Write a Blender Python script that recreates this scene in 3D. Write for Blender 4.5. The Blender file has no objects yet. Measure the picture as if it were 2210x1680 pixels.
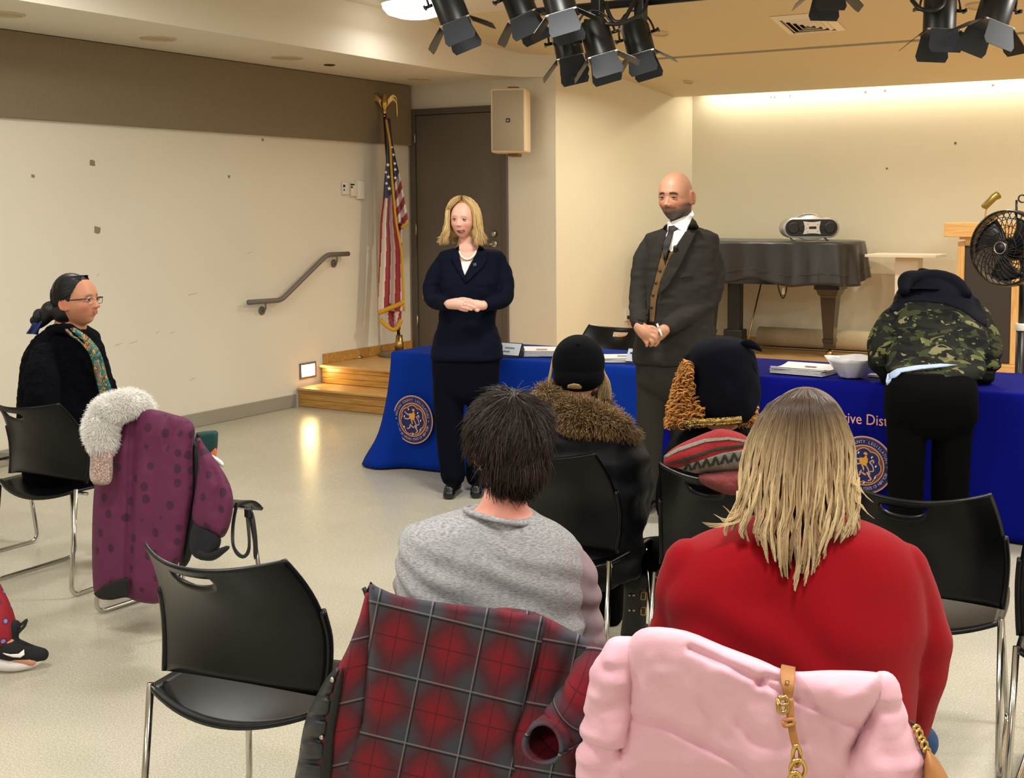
import bpy, bmesh, math, random
import numpy as np
from mathutils import Vector, Matrix, Euler
rnd = random.Random(7)
nrs = np.random.RandomState(11)
sc = bpy.context.scene
C = sc.collection

# ------------------------------------------------------------------ camera
F, PX, PY, YAW, PITCH, ROLL, CH = 2682.4, 1210.2, 696.6, -.5222, .0909, -.0041, 1.65
def cam_rows():
    cy, sy, cp, sp, cr, sr = math.cos(YAW), math.sin(YAW), math.cos(PITCH), math.sin(PITCH), math.cos(ROLL), math.sin(ROLL)
    f = np.array([sy*cp, cy*cp, -sp]); r = np.array([cy, -sy, 0.]); u = np.cross(r, f)
    return np.array([r*cr+u*sr, r*sr-u*cr, f])
MR = cam_rows()
cam_d = bpy.data.cameras.new('camera'); cam = bpy.data.objects.new('camera', cam_d); C.objects.link(cam)
cam_d.sensor_width = 36; cam_d.sensor_fit = 'HORIZONTAL'; cam_d.lens = F/2210*36
cam_d.shift_x = (1105-PX)/2210; cam_d.shift_y = (PY-840)/2210
cam_d.clip_start = .05; cam_d.clip_end = 100
mw = Matrix.Identity(4)
for i in range(3):
    mw[i][0] = MR[0][i]; mw[i][1] = -MR[1][i]; mw[i][2] = -MR[2][i]
mw[2][3] = CH
cam.matrix_world = mw
sc.camera = cam

# ------------------------------------------------------------------ light and exposure
sc.view_settings.view_transform = 'Standard'; sc.view_settings.look = 'None'
sc.view_settings.gamma = 1; sc.view_settings.use_curve_mapping = False
sc.view_settings.exposure = 0.17
w = bpy.data.worlds.new('world'); sc.world = w; w.use_nodes = True
w.node_tree.nodes['Background'].inputs[0].default_value = (.9, .93, 1, 1)
w.node_tree.nodes['Background'].inputs[1].default_value = .15
WARM = (1, .92, .75); NEUT = (1, .975, .935)
ROOM_W, STAGE_W, COVE_W = 46, 30, 34
def area(name, loc, size, power, col, rot=(0, 0, 0), shape='DISK', sy=None, spread=180):
    d = bpy.data.lights.new(name, 'AREA'); d.shape = shape; d.size = size; d.energy = power; d.color = col
    if sy: d.size_y = sy
    d.spread = math.radians(spread)
    o = bpy.data.objects.new(name, d); C.objects.link(o); o.location = loc; o.rotation_euler = rot
    return o
DOMES = [(-5.63, 7.62), (-5.2, 4.4), (-5.2, 1.4), (-2.9, 4.9), (-2.9, 1.6), (-.2, 7.0), (-.2, 4.2), (-.2, 1.2), (2.4, 5.2), (2.4, 2.0), (-2.9, -1.4), (-.2, -1.6)]
for dx, dy in DOMES:
    area('dome_lamp_light', (dx, dy, 3.02), .5, ROOM_W*(.08 if dx < -5.5 else .6 if dx < -5 else 1), NEUT)
for sx, sy_ in ((-4.356, 9.18), (-1.88, 9.154), (.6, 9.15)):
    area('stage_downlight_light', (sx, sy_, 3.025), .16, STAGE_W, WARM, spread=150)
area('cove_light', (-1.5, 11.245, 2.80), 6.8, COVE_W, (1, .89, .70), rot=(math.radians(-6), 0, 0), shape='RECTANGLE', sy=.05)

# ------------------------------------------------------------------ pixel helpers (photo frame 2210 x 1680)
O = np.array([0, 0, CH])
def ray(x, y): return MR.T @ np.array([(x-PX)/F, (y-PY)/F, 1.])
def P(x, y, D): return O + D*ray(x, y)                       # at forward depth D
def atz(x, y, z): d = ray(x, y); return O + (z-CH)/d[2]*d
def aty(x, y, Y): d = ray(x, y); return O + Y/d[1]*d
def atx(x, y, X): d = ray(x, y); return O + X/d[0]*d
def depth(p): return float(MR[2] @ (np.array(p, float)-O))
CR = np.array([math.cos(YAW), -math.sin(YAW), 0.])           # camera right, level
CF = np.array([math.sin(YAW), math.cos(YAW), 0.])            # camera forward, level
UP = np.array([0, 0, 1.])
V3 = lambda *a: np.array(a, float)

# ------------------------------------------------------------------ mesh helpers
class MB:
    def __init__(s): s.v = []; s.f = []; s.n = 0
    def add(s, v, f):
        v = np.asarray(v, float).reshape(-1, 3); s.v.append(v)
        k = s.n; s.f.extend([tuple(i+k for i in q) for q in f]); s.n += len(v); return s
    def verts(s): return np.concatenate(s.v) if s.v else np.zeros((0, 3))
def to_mesh(name, v, f, smooth=True):
    me = bpy.data.meshes.new(name); me.from_pydata(np.asarray(v).tolist(), [], [tuple(q) for q in f])
    if smooth: me.polygons.foreach_set('use_smooth', [True]*len(me.polygons))
    me.update(); return me
def link(name, me, mat=None, parent=None, smooth=None):
    o = bpy.data.objects.new(name, me); C.objects.link(o)
    if mat is not None:
        for m in (mat if isinstance(mat, (list, tuple)) else [mat]): me.materials.append(m)
    if parent is not None:
        o.parent = parent; o.matrix_parent_inverse = parent.matrix_world.inverted() if False else parent.matrix_basis.inverted()
    return o
def obj(name, mb, mat=None, parent=None, smooth=True, angle=None):
    if isinstance(mb, MB): me = to_mesh(name, mb.verts(), mb.f, smooth)
    else: me = to_mesh(name, mb[0], mb[1], smooth)
    if smooth and angle: me.set_sharp_from_angle(angle=math.radians(angle))
    return link(name, me, mat, parent)
def empty(name, loc=(0, 0, 0)):
    o = bpy.data.objects.new(name, None); C.objects.link(o); o.location = loc; o.empty_display_size = .1; return o
def tag(o, label, cat, group=None, kind=None):
    o['label'] = label; o['category'] = cat
    if group: o['group'] = group
    if kind: o['kind'] = kind
    return o
def struct(o, label=None):
    o['kind'] = 'structure'
    if label: o['label'] = label
    return o
def box(x0, x1, y0, y1, z0, z1):
    v = [(x, y, z) for z in (z0, z1) for y in (y0, y1) for x in (x0, x1)]
    f = [(0, 2, 3, 1), (4, 5, 7, 6), (0, 1, 5, 4), (2, 6, 7, 3), (0, 4, 6, 2), (1, 3, 7, 5)]
    return np.array(v, float), f
def bbox(x0, x1, y0, y1, z0, z1, b=.004, seg=2):
    bm = bmesh.new(); v, f = box(x0, x1, y0, y1, z0, z1)
    vs = [bm.verts.new(p) for p in v]; [bm.faces.new([vs[i] for i in q]) for q in f]
    bmesh.ops.bevel(bm, geom=list(bm.edges), offset=b, segments=seg, affect='EDGES', profile=.5)
    bm.verts.index_update(); r = (np.array([q.co[:] for q in bm.verts]), [tuple(x.index for x in q.verts) for q in bm.faces]); bm.free(); return r
def xf(vf, M=None, loc=None, rz=0, scale=None):
    v, f = vf; v = np.array(v, float)
    if scale is not None: v = v*np.array(scale)
    if M is not None: v = v @ np.array(M).T
    if rz: c, s = math.cos(rz), math.sin(rz); v = v @ np.array([[c, -s, 0], [s, c, 0], [0, 0, 1]]).T
    if loc is not None: v = v+np.array(loc)
    return v, f
def rings(rs, cap=True, closed=True):
    """loft a list of rings (n x 3 each)"""
    n = len(rs[0]); v = np.concatenate(rs); f = []
    m = n if closed else n-1
    for k in range(len(rs)-1):
        for i in range(m):
            j = (i+1) % n; f.append((k*n+i, k*n+j, (k+1)*n+j, (k+1)*n+i))
    if cap and closed:
        f.append(tuple(range(n))[::-1]); f.append(tuple((len(rs)-1)*n+i for i in range(n)))
    return v, f
def frames(p):
    p = np.asarray(p, float); t = np.gradient(p, axis=0); t /= np.linalg.norm(t, axis=1)[:, None]+1e-12
    a = np.array([0, 0, 1.]) if abs(t[0][2]) < .9 else np.array([1., 0, 0])
    n = np.cross(t[0], a); n /= np.linalg.norm(n); N = [n]
    for k in range(1, len(p)):
        n = N[-1]-t[k]*(N[-1] @ t[k]); n /= np.linalg.norm(n)+1e-12; N.append(n)
    N = np.array(N); return t, N, np.cross(t, N)
def tube(p, r, seg=10, cap=True):
    p = np.asarray(p, float); r = np.broadcast_to(np.asarray(r, float), (len(p),))
    t, n, b = frames(p); a = np.linspace(0, 2*math.pi, seg, endpoint=False)
    return rings([p[k]+r[k]*(np.cos(a)[:, None]*n[k]+np.sin(a)[:, None]*b[k]) for k in range(len(p))], cap)
def smooth_path(p, n=8, closed=False):
    """Catmull-Rom through points (any dimension)"""
    p = np.asarray(p, float); 
    if closed: q = np.concatenate([p[-1:], p, p[:2]])
    else: q = np.concatenate([2*p[:1]-p[1:2], p, 2*p[-1:]-p[-2:-1]])
    out = []
    for k in range(1, len(q)-2):
        for s in np.linspace(0, 1, n, endpoint=False):
            a, b, c, d = q[k-1], q[k], q[k+1], q[k+2]
            out.append(.5*((2*b)+(c-a)*s+(2*a-5*b+4*c-d)*s*s+(3*b-a-3*c+d)*s**3))
    if not closed: out.append(p[-1])
    return np.array(out)
def round_path(p, r=.03, n=5):
    """polyline with rounded corners"""
    p = [np.array(q, float) for q in p]; out = [p[0]]
    for k in range(1, len(p)-1):
        a, b, c = p[k-1], p[k], p[k+1]; u = (a-b)/np.linalg.norm(a-b); v_ = (c-b)/np.linalg.norm(c-b)
        s = b+u*r; e = b+v_*r
        for t in np.linspace(0, 1, n): out.append((1-t)**2*s+2*t*(1-t)*b+t*t*e)
    out.append(p[-1]); return np.array(out)
def lathe(prof, seg=24, loc=(0, 0, 0), cap=True):
    a = np.linspace(0, 2*math.pi, seg, endpoint=False)
    return rings([np.stack([r*np.cos(a)+loc[0], r*np.sin(a)+loc[1], np.full(seg, z+loc[2])], 1) for r, z in prof], cap)
def ball(c, r, nu=16, nv=10):
    r = np.broadcast_to(np.asarray(r, float), (3,))
    prof = [(max(math.sin(t), .02), -math.cos(t)) for t in np.linspace(.05, math.pi-.05, nv)]
    v, f = lathe(prof, nu); return v*r+np.array(c), f
def limb(p, r, seg=14, flat=None, ends=True):
    """closed tapered limb through points with rounded ends; r radius list"""
    p = np.asarray(p, float); r = np.asarray(r, float)
    pr = np.concatenate([p, r[:, None]], 1); q = smooth_path(pr, 5); p, r = q[:, :3], np.maximum(q[:, 3], .002)
    if ends:
        t0 = p[0]-p[1]; t0 /= np.linalg.norm(t0); t1 = p[-1]-p[-2]; t1 /= np.linalg.norm(t1)
        p = np.concatenate([[p[0]+t0*r[0]*.8, p[0]+t0*r[0]*.5], p, [p[-1]+t1*r[-1]*.5, p[-1]+t1*r[-1]*.8]])
        r = np.concatenate([[r[0]*.35, r[0]*.82], r, [r[-1]*.82, r[-1]*.35]])
    return tube(p, r, seg)
def mesh_of(o):
    dg = bpy.context.evaluated_depsgraph_get(); dg.update()
    e = o.evaluated_get(dg); me = bpy.data.meshes.new_from_object(e); return me
def fuse(name, parts, voxel=.008, it=4, fac=.5, mat=None, parent=None, push=None, dec=None):
    """union of closed volumes into one continuous, smoothed surface"""
    mb = MB(); [mb.add(*q) for q in parts]
    me = to_mesh('tmp', mb.verts(), mb.f); o = bpy.data.objects.new('tmp', me); C.objects.link(o)
    m = o.modifiers.new('r', 'REMESH'); m.mode = 'VOXEL'; m.voxel_size = voxel; m.use_smooth_shade = True
    if it: m = o.modifiers.new('s', 'SMOOTH'); m.factor = fac; m.iterations = it
    if dec: m = o.modifiers.new('d', 'DECIMATE'); m.ratio = dec
    bpy.context.view_layer.update(); res = mesh_of(o); bpy.data.objects.remove(o); bpy.data.meshes.remove(me)
    res.name = name
    if push is not None:
        n = len(res.vertices); co = np.empty(n*3); res.vertices.foreach_get('co', co); co = co.reshape(-1, 3)
        no = np.empty(n*3); res.vertices.foreach_get('normal', no); no = no.reshape(-1, 3)
        co = push(co, no); res.vertices.foreach_set('co', co.ravel()); res.update()
    res.polygons.foreach_set('use_smooth', [True]*len(res.polygons))
    return link(name, res, mat, parent)
def grid(fn, nu, nv, closed_u=False):
    us = np.linspace(0, 1, nu, endpoint=not closed_u); vs = np.linspace(0, 1, nv)
    v = np.array([fn(u, w_) for w_ in vs for u in us]); f = []
    m = nu if closed_u else nu-1
    for j in range(nv-1):
        for i in range(m): k = (i+1) % nu; f.append((j*nu+i, j*nu+k, (j+1)*nu+k, (j+1)*nu+i))
    return v, f
def thicken(o, t, off=0.):
    m = o.modifiers.new('thickness', 'SOLIDIFY'); m.thickness = t; m.offset = off; return o
def subd(o, n=1):
    m = o.modifiers.new('subd', 'SUBSURF'); m.levels = n; m.render_levels = n; return o
# value noise for wrinkles
_perm = nrs.permutation(512)
def vnoise(p, s=1., seed=0):
    p = np.asarray(p, float)*s+seed*17.3; i = np.floor(p).astype(int); fr = p-i; fr = fr*fr*(3-2*fr)
    def h(a): return _perm[(_perm[(_perm[a[:, 0] % 512]+a[:, 1]) % 512]+a[:, 2]) % 512]/255.5-1
    r = 0
    for dx in (0, 1):
        for dy in (0, 1):
            for dz in (0, 1):
                wgt = (fr[:, 0] if dx else 1-fr[:, 0])*(fr[:, 1] if dy else 1-fr[:, 1])*(fr[:, 2] if dz else 1-fr[:, 2])
                r = r+wgt*h(i+np.array([dx, dy, dz]))
    return r
def ellring(c, a, b, rx, ry, n=28, pw=2.):
    t = np.linspace(0, 2*math.pi, n, endpoint=False); co, si = np.cos(t), np.sin(t)
    x = np.sign(co)*np.abs(co)**(2/pw); y = np.sign(si)*np.abs(si)**(2/pw)
    return np.array(c)+rx*x[:, None]*a+ry*y[:, None]*b
def ploft(rows, D, dr=.5, n=32, pw=2.2, rot=0., dens=4):
    """volume from rows (y, xl, xr[, D offset[, depth radius m]]) of the photo at forward depth D"""
    R = []
    q = np.array([(r[0], r[1], r[2], r[3] if len(r) > 3 else 0, r[4] if len(r) > 4 else -1) for r in rows], float)
    for k in range(len(q)):
        if q[k, 4] < 0: q[k, 4] = (q[k, 2]-q[k, 1])/2*D/F*dr
    q = smooth_path(q, dens)
    ca, sa = math.cos(rot), math.sin(rot); A = CR*ca+CF*sa; B = -CR*sa+CF*ca
    for y, xl, xr, do, ry in q:
        c = P((xl+xr)/2, y, D+do); hw = max((xr-xl)/2*(D+do)/F, .003)
        R.append(ellring(c, A, B, hw, max(ry, .003), n, pw))
    return rings(R)
def plimb(pts, seg=14, ends=True):
    """limb through (px, py, D, radius px)"""
    return limb([P(a, b, d) for a, b, d, r in pts], [r*d/F for a, b, d, r in pts], seg, ends=ends)

# ------------------------------------------------------------------ materials
def lin(c):
    return tuple(((x/255)/12.92 if x/255 <= .04045 else ((x/255+.055)/1.055)**2.4) for x in c)
def nt(name):
    m = bpy.data.materials.new(name); m.use_nodes = True; t = m.node_tree; return m, t, t.nodes['Principled BSDF']
def N(t, kind, **kw):
    n = t.nodes.new('ShaderNode'+kind)
    for k, v in kw.items():
        if hasattr(n, k) and k not in ('Scale', 'Detail', 'Distortion', 'Roughness'): setattr(n, k, v)
        else: n.inputs[k].default_value = v
    return n
def mat(name, rgb, rough=.6, metal=0., var=0., vscale=8., bump=0., bscale=60., sheen=0., spec=.5, coat=0., emit=0., rgb2=None, detail=4., stretch=None, srgb=True, sss=0.):
    m, t, b = nt(name); L = t.links.new
    c = lin(rgb) if srgb else rgb
    b.inputs['Roughness'].default_value = rough; b.inputs['Metallic'].default_value = metal
    b.inputs['Specular IOR Level'].default_value = spec
    if sheen: b.inputs['Sheen Weight'].default_value = sheen; b.inputs['Sheen Roughness'].default_value = .5
    if coat: b.inputs['Coat Weight'].default_value = coat; b.inputs['Coat Roughness'].default_value = .1
    b.inputs['Base Color'].default_value = (*c, 1)
    tc = N(t, 'TexCoord')
    src = tc.outputs['Object']
    if stretch:
        mp = N(t, 'Mapping'); mp.inputs['Scale'].default_value = stretch; L(src, mp.inputs[0]); src = mp.outputs[0]
    if var or rgb2:
        no = N(t, 'TexNoise', Scale=vscale, Detail=detail); L(src, no.inputs['Vector'])
        mx = N(t, 'Mix', data_type='RGBA'); L(no.outputs['Fac'], mx.inputs[0])
        c2 = lin(rgb2) if rgb2 else tuple(min(1, x*(1+var)) for x in c); c1 = c if rgb2 else tuple(x*(1-var) for x in c)
        mx.inputs[6].default_value = (*c1, 1); mx.inputs[7].default_value = (*c2, 1); L(mx.outputs[2], b.inputs['Base Color'])
    if bump:
        nb = N(t, 'TexNoise', Scale=bscale, Detail=3.); L(src, nb.inputs['Vector'])
        bp = N(t, 'Bump'); bp.inputs['Strength'].default_value = bump; bp.inputs['Distance'].default_value = .01
        L(nb.outputs['Fac'], bp.inputs['Height']); L(bp.outputs[0], b.inputs['Normal'])
    if emit:
        b.inputs['Emission Color'].default_value = (*c, 1); b.inputs['Emission Strength'].default_value = emit
    return m
def wood(name, rgb1, rgb2, axis=0, rough=.35, scale=1.):
    m, t, b = nt(name); L = t.links.new; tc = N(t, 'TexCoord'); mp = N(t, 'Mapping')
    s = [14*scale]*3; s[axis] = 1.1*scale; mp.inputs['Scale'].default_value = s; L(tc.outputs['Object'], mp.inputs[0])
    no = N(t, 'TexNoise', Scale=3., Detail=6., Distortion=1.2); L(mp.outputs[0], no.inputs['Vector'])
    cr = N(t, 'ValToRGB'); e = cr.color_ramp.elements; e[0].position = .32; e[1].position = .7
    e[0].color = (*lin(rgb1), 1); e[1].color = (*lin(rgb2), 1); L(no.outputs['Fac'], cr.inputs[0]); L(cr.outputs[0], b.inputs['Base Color'])
    b.inputs['Roughness'].default_value = rough; return m
M = {}
M['wall'] = mat('wall_paint', (230, 224, 208), .75, var=.025, vscale=1.3, bump=.04, bscale=90)
M['stagewall'] = mat('stage_wall_paint', (226, 219, 195), .75, var=.03, vscale=1.1, bump=.04, bscale=90)
M['ceil'] = mat('ceiling_paint', (228, 222, 206), .8, var=.02, vscale=1.)
M['tanceil'] = mat('stage_ceiling_paint', (222, 208, 174), .8, var=.02, vscale=1.)
M['panel'] = mat('acoustic_fabric', (134, 121, 97), .95, var=.10, vscale=55, bump=.25, bscale=420, sheen=.1, stretch=(1, 1, .35))
M['base'] = mat('baseboard_vinyl', (156, 150, 135), .5, var=.04, vscale=9)
M['door'] = mat('door_paint', (104, 95, 86), .5, var=.03, vscale=60)
M['frame'] = mat('door_frame_paint', (92, 83, 75), .5)
M['chrome'] = mat('chrome', (200, 198, 192), .16, 1.)
M['steel'] = mat('satin_steel', (180, 176, 166), .32, 1.)
M['rail'] = mat('grey_rail_paint', (112, 106, 100), .45)
M['brass'] = mat('brass', (186, 154, 96), .3, 1.)
M['gold'] = mat('gold', (204, 172, 104), .28, 1.)
M['black'] = mat('black_plastic', (13, 13, 15), .42, var=.05, vscale=40)
M['blackmetal'] = mat('black_metal', (9, 9, 10), .45)
M['plastic'] = mat('chair_plastic', (6, 7, 10), .32, bump=.05, bscale=700, spec=.3)
M['white'] = mat('white_plastic', (232, 228, 215), .45)
M['paper'] = mat('paper', (240, 238, 232), .8)
M['oak'] = wood('oak', (196, 150, 88), (222, 180, 116), 0)
M['oakz'] = wood('oak_upright', (196, 150, 88), (224, 184, 122), 2)
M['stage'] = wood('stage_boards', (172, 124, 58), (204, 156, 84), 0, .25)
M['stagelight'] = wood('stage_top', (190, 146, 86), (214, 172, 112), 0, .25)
def floor_mat():
    m, t, b = nt('terrazzo_vinyl'); L = t.links.new; tc = N(t, 'TexCoord')
    n1 = N(t, 'TexNoise', Scale=160., Detail=2.); n2 = N(t, 'TexNoise', Scale=.9, Detail=3.); n3 = N(t, 'TexNoise', Scale=45., Detail=2.)
    for n in (n1, n2, n3): L(tc.outputs['Object'], n.inputs['Vector'])
    cr = N(t, 'ValToRGB'); e = cr.color_ramp.elements; e[0].position = .36; e[1].position = .64
    e[0].color = (*lin((176, 171, 152)), 1); e[1].color = (*lin((203, 198, 181)), 1); L(n1.outputs['Fac'], cr.inputs[0])
    mx = N(t, 'Mix', data_type='RGBA', blend_type='MULTIPLY'); mx.inputs[0].default_value = 1; L(cr.outputs[0], mx.inputs[6])
    c2 = N(t, 'ValToRGB'); e = c2.color_ramp.elements; e[0].position = .3; e[1].position = .7; e[0].color = (.88, .87, .84, 1); e[1].color = (1, 1, 1, 1)
    L(n2.outputs['Fac'], c2.inputs[0]); L(c2.outputs[0], mx.inputs[7]); L(mx.outputs[2], b.inputs['Base Color'])
    rr = N(t, 'MapRange'); rr.inputs[3].default_value = .2; rr.inputs[4].default_value = .31; L(n3.outputs['Fac'], rr.inputs[0]); L(rr.outputs[0], b.inputs['Roughness'])
    b.inputs['Specular IOR Level'].default_value = .5
    bp = N(t, 'Bump'); bp.inputs['Strength'].default_value = .03; bp.inputs['Distance'].default_value = .004; L(n3.outputs['Fac'], bp.inputs['Height']); L(bp.outputs[0], b.inputs['Normal'])
    return m
M['floor'] = floor_mat()
M['lens'] = mat('lit_lens', (255, 246, 226), .4, emit=9)
M['step_lens'] = mat('step_light_lens', (255, 222, 150), .4, emit=34)

# ------------------------------------------------------------------ room shell
XL, YD, SZ, YB = -7.12, 9.53, .325, 11.35          # left wall, door wall, stage level, stage back wall
CZ = 3.2
def sbox(name, mat_, *a, label=None): return struct(obj(name, box(*a), mat_, smooth=False), label)
sbox('floor', M['floor'], -7.4, 4.4, -4.2, 8.3, -.1, 0, label='polished beige speckled vinyl floor of the meeting room')
wall_left = sbox('wall_left', M['wall'], XL-.15, XL, -4.2, YD+.1, 0, 3.4, label='cream painted long wall on the left')
wall_back = sbox('wall_back', M['stagewall'], -7.4, 4.4, YB, YB+.15, 0, 3.4, label='cream wall behind the stage washed by cove light')
sbox('wall_right', M['wall'], 4.25, 4.4, -4.2, YB, 0, 3.4, label='cream painted wall at the right end')
sbox('wall_rear', M['wall'], -7.4, 4.4, -4.35, -4.2, 0, 3.4, label='cream painted wall behind the audience')
# door wall with opening: built as pieces of one structure around the door
DX0, DX1, DZ1 = -7.098, -6.024, 2.587
mb = MB(); mb.add(*box(XL, DX0, YD, YD+.12, 0, 3.4)); mb.add(*box(DX1, -5.532, YD, YD+.12, 0, 3.4)); mb.add(*box(DX0, DX1, YD, YD+.12, DZ1, 3.4)); mb.add(*box(DX0, DX1, YD+.06, YD+.12, 0, DZ1))
struct(obj('wall_door', mb, M['wall'], smooth=False), 'cream end wall holding the grey door')
# splayed stage side wall
sp = [V3(-5.53, YD), V3(-5.03, YB)]
v = [(*sp[0], 0), (*sp[1], 0), (-5.5, YB, 0), (-5.6, YD+.125, 0), (*sp[0], 3.4), (*sp[1], 3.4), (-5.5, YB, 3.4), (-5.6, YD+.125, 3.4)]
wall_stage = struct(obj('wall_stage', (np.array(v), [(0, 1, 2, 3), (7, 6, 5, 4), (0, 4, 5, 1), (1, 5, 6, 2), (2, 6, 7, 3), (3, 7, 4, 0)]), M['stagewall'], smooth=False), 'warm lit splayed wall at the side of the stage')
# soffit with curved fascia
fas = smooth_path([(-6.06, -4.2), (-6.06, 2), (-6.06, 6.5), (-6.07, 8.3), (-6.02, 8.95), (-5.88, 9.33), (-5.72, 9.48), (-5.53, YD+.001)], 8)
n = len(fas); SOZ = 2.81
top = np.c_[fas, np.full(n, 3.4)]; bot = np.c_[fas, np.full(n, SOZ)]; wl = np.c_[np.full(n, XL), np.minimum(fas[:, 1], YD), np.full(n, SOZ)]
mb = MB(); mb.add(*rings([top, bot], cap=False, closed=False)); mb.add(*rings([bot, wl], cap=False, closed=False))
wl2 = wl.copy(); wl2[:, 2] = 3.4; mb.add(*rings([wl, wl2], cap=False, closed=False)); mb.add(*rings([wl2, top], cap=False, closed=False))
soffit = obj('ceiling_soffit', mb, M['ceil'], smooth=True, angle=30); struct(soffit, 'dropped ceiling soffit with a curved cream fascia along the left wall')
# ceiling: flat over the room, sloping down over the stage, open slot before the back wall
YS, YE, ZE = 8.35, 11.09, 2.725
sbox('ceiling', M['ceil'], -6.2, 4.4, -4.2, YS, CZ, CZ+.15, label='flat white ceiling over the audience')
sl = (ZE-CZ)/(YE-YS)
def zc(y): return CZ+sl*(y-YS)
ysl = 9.82
for i, (a, b_) in enumerate(((YS, ysl), (ysl+.06, YE))):
    v = [(-6.2, a, zc(a)), (4.4, a, zc(a)), (4.4, b_, zc(b_)), (-6.2, b_, zc(b_)), (-6.2, a, zc(a)+.06), (4.4, a, zc(a)+.06), (4.4, b_, zc(b_)+.06), (-6.2, b_, zc(b_)+.06)]
    struct(obj(('ceiling_slope', 'ceiling_cove')[i], (np.array(v), [(3, 2, 1, 0), (4, 5, 6, 7), (0, 1, 5, 4), (1, 2, 6, 5), (2, 3, 7, 6), (3, 0, 4, 7)]), M['tanceil'], smooth=False), ('tan sloping ceiling panel in front of the dark slot', 'tan sloping stage ceiling ending at the cove')[i])
sbox('trim_1', mat('slot_black', (4, 4, 4), .95, spec=0.), -6.2, 4.4, ysl-.02, ysl+.11, zc(ysl)+.012, zc(ysl)+.1, label='slot across the stage ceiling, its dark inside painted black')  # matte black box set into the slot, painting the shade inside it
sbox('ceiling_top', M['ceil'], -7.4, 4.4, YS, YB+.15, 3.4, 3.5, label='closed void above the cove')
# acoustic fabric panel band
p = obj('wall_panel', bbox(XL+.002, XL+.045, -4.1, 9.505, 2.252, 2.806, .006), M['panel'], smooth=False); tag(p, 'long taupe fabric acoustic panel band under the soffit', 'wall panel')
# baseboard (left)
struct(obj('baseboard_left', bbox(XL+.001, XL+.016, -4.1, 7.875, .001, .108, .003), M['base'], smooth=False), 'grey vinyl baseboard along the left wall')
# ------------------------------------------------------------------ stage and steps
sbox('stage_floor', M['stagelight'], -7.1, 4.3, 8.23, YB-.01, .001, SZ, label='raised honey coloured wooden stage')
steps = struct(empty('stage_steps', (-6, 7.9, 0)), 'two honey oak steps leading up to the stage')
def part(name, vf, m, parent, smooth=False, angle=None): return obj(name, vf, m, parent, smooth, angle)
sx1 = -4.95
for k, (a, b_) in enumerate(((.002, .062), (.064, .112), (.114, .140))):
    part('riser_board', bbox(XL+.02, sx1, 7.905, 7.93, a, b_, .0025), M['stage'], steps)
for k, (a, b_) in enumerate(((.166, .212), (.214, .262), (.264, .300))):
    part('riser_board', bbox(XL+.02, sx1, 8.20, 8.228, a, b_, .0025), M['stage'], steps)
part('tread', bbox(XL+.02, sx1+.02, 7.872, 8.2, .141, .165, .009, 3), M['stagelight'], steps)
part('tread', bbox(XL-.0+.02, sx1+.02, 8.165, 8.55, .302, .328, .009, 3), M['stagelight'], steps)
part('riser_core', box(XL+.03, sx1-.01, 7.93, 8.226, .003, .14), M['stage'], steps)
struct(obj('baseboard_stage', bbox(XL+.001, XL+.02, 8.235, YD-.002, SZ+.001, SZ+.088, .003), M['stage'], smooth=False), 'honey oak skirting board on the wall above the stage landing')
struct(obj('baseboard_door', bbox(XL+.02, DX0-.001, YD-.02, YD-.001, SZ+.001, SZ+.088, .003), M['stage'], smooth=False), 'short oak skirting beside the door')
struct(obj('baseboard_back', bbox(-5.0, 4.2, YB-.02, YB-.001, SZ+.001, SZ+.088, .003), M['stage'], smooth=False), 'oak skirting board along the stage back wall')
d = sp[1]-sp[0]; d /= np.linalg.norm(d); nn = V3(d[1], -d[0])
q = [sp[0]+nn*.001, sp[1]+nn*.001-d*.03, sp[1]+nn*.02-d*.03, sp[0]+nn*.02]
struct(obj('baseboard_side', rings([np.array([(*a, z) for a in q]) for z in (SZ+.001, SZ+.088)]), M['stage'], smooth=False), 'oak skirting on the splayed stage wall')
# ------------------------------------------------------------------ door
door = struct(empty('door_1', (-6.56, YD, SZ)), 'grey metal door with steel hinges and lever handle')
fw = .055
mb = MB(); mb.add(*bbox(DX0, DX0+fw, YD-.03, YD+.05, SZ, DZ1, .004)); mb.add(*bbox(DX1-fw, DX1, YD-.03, YD+.05, SZ, DZ1, .004)); mb.add(*bbox(DX0+fw-.004, DX1-fw+.004, YD-.03, YD+.05, DZ1-fw, DZ1, .004))
obj('door_frame', mb, M['frame'], door, False)
obj('door_leaf', bbox(DX0+fw+.004, DX1-fw-.004, YD-.006, YD+.04, SZ+.008, DZ1-fw-.004, .003), M['door'], door, False)
for z in (2.33, 1.47, .6):
    obj('hinge', tube([(DX0+fw+.002, YD-.022, z-.055), (DX0+fw+.002, YD-.022, z+.055)], .009, 10), M['steel'], door)
c = aty(1068, 505, YD); obj('deadbolt', xf(lathe([(.001, .032), (.018, .032), (.026, .026), (.032, .0)], 20), M=[[1, 0, 0], [0, 0, -1], [0, 1, 0]], loc=(c[0], YD-.006, c[2])), M['steel'], door)
c = aty(1068, 527, YD); h = obj('door_handle', xf(lathe([(.001, .016), (.028, .016), (.034, .01), (.036, 0)], 20), M=[[1, 0, 0], [0, 0, -1], [0, 1, 0]], loc=(c[0], YD-.006, c[2])), M['steel'], door)
obj('lever', tube(round_path([(c[0], YD-.01, c[2]), (c[0], YD-.06, c[2]), (c[0]-.12, YD-.06, c[2])], .02), .0095, 10), M['steel'], h)

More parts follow.
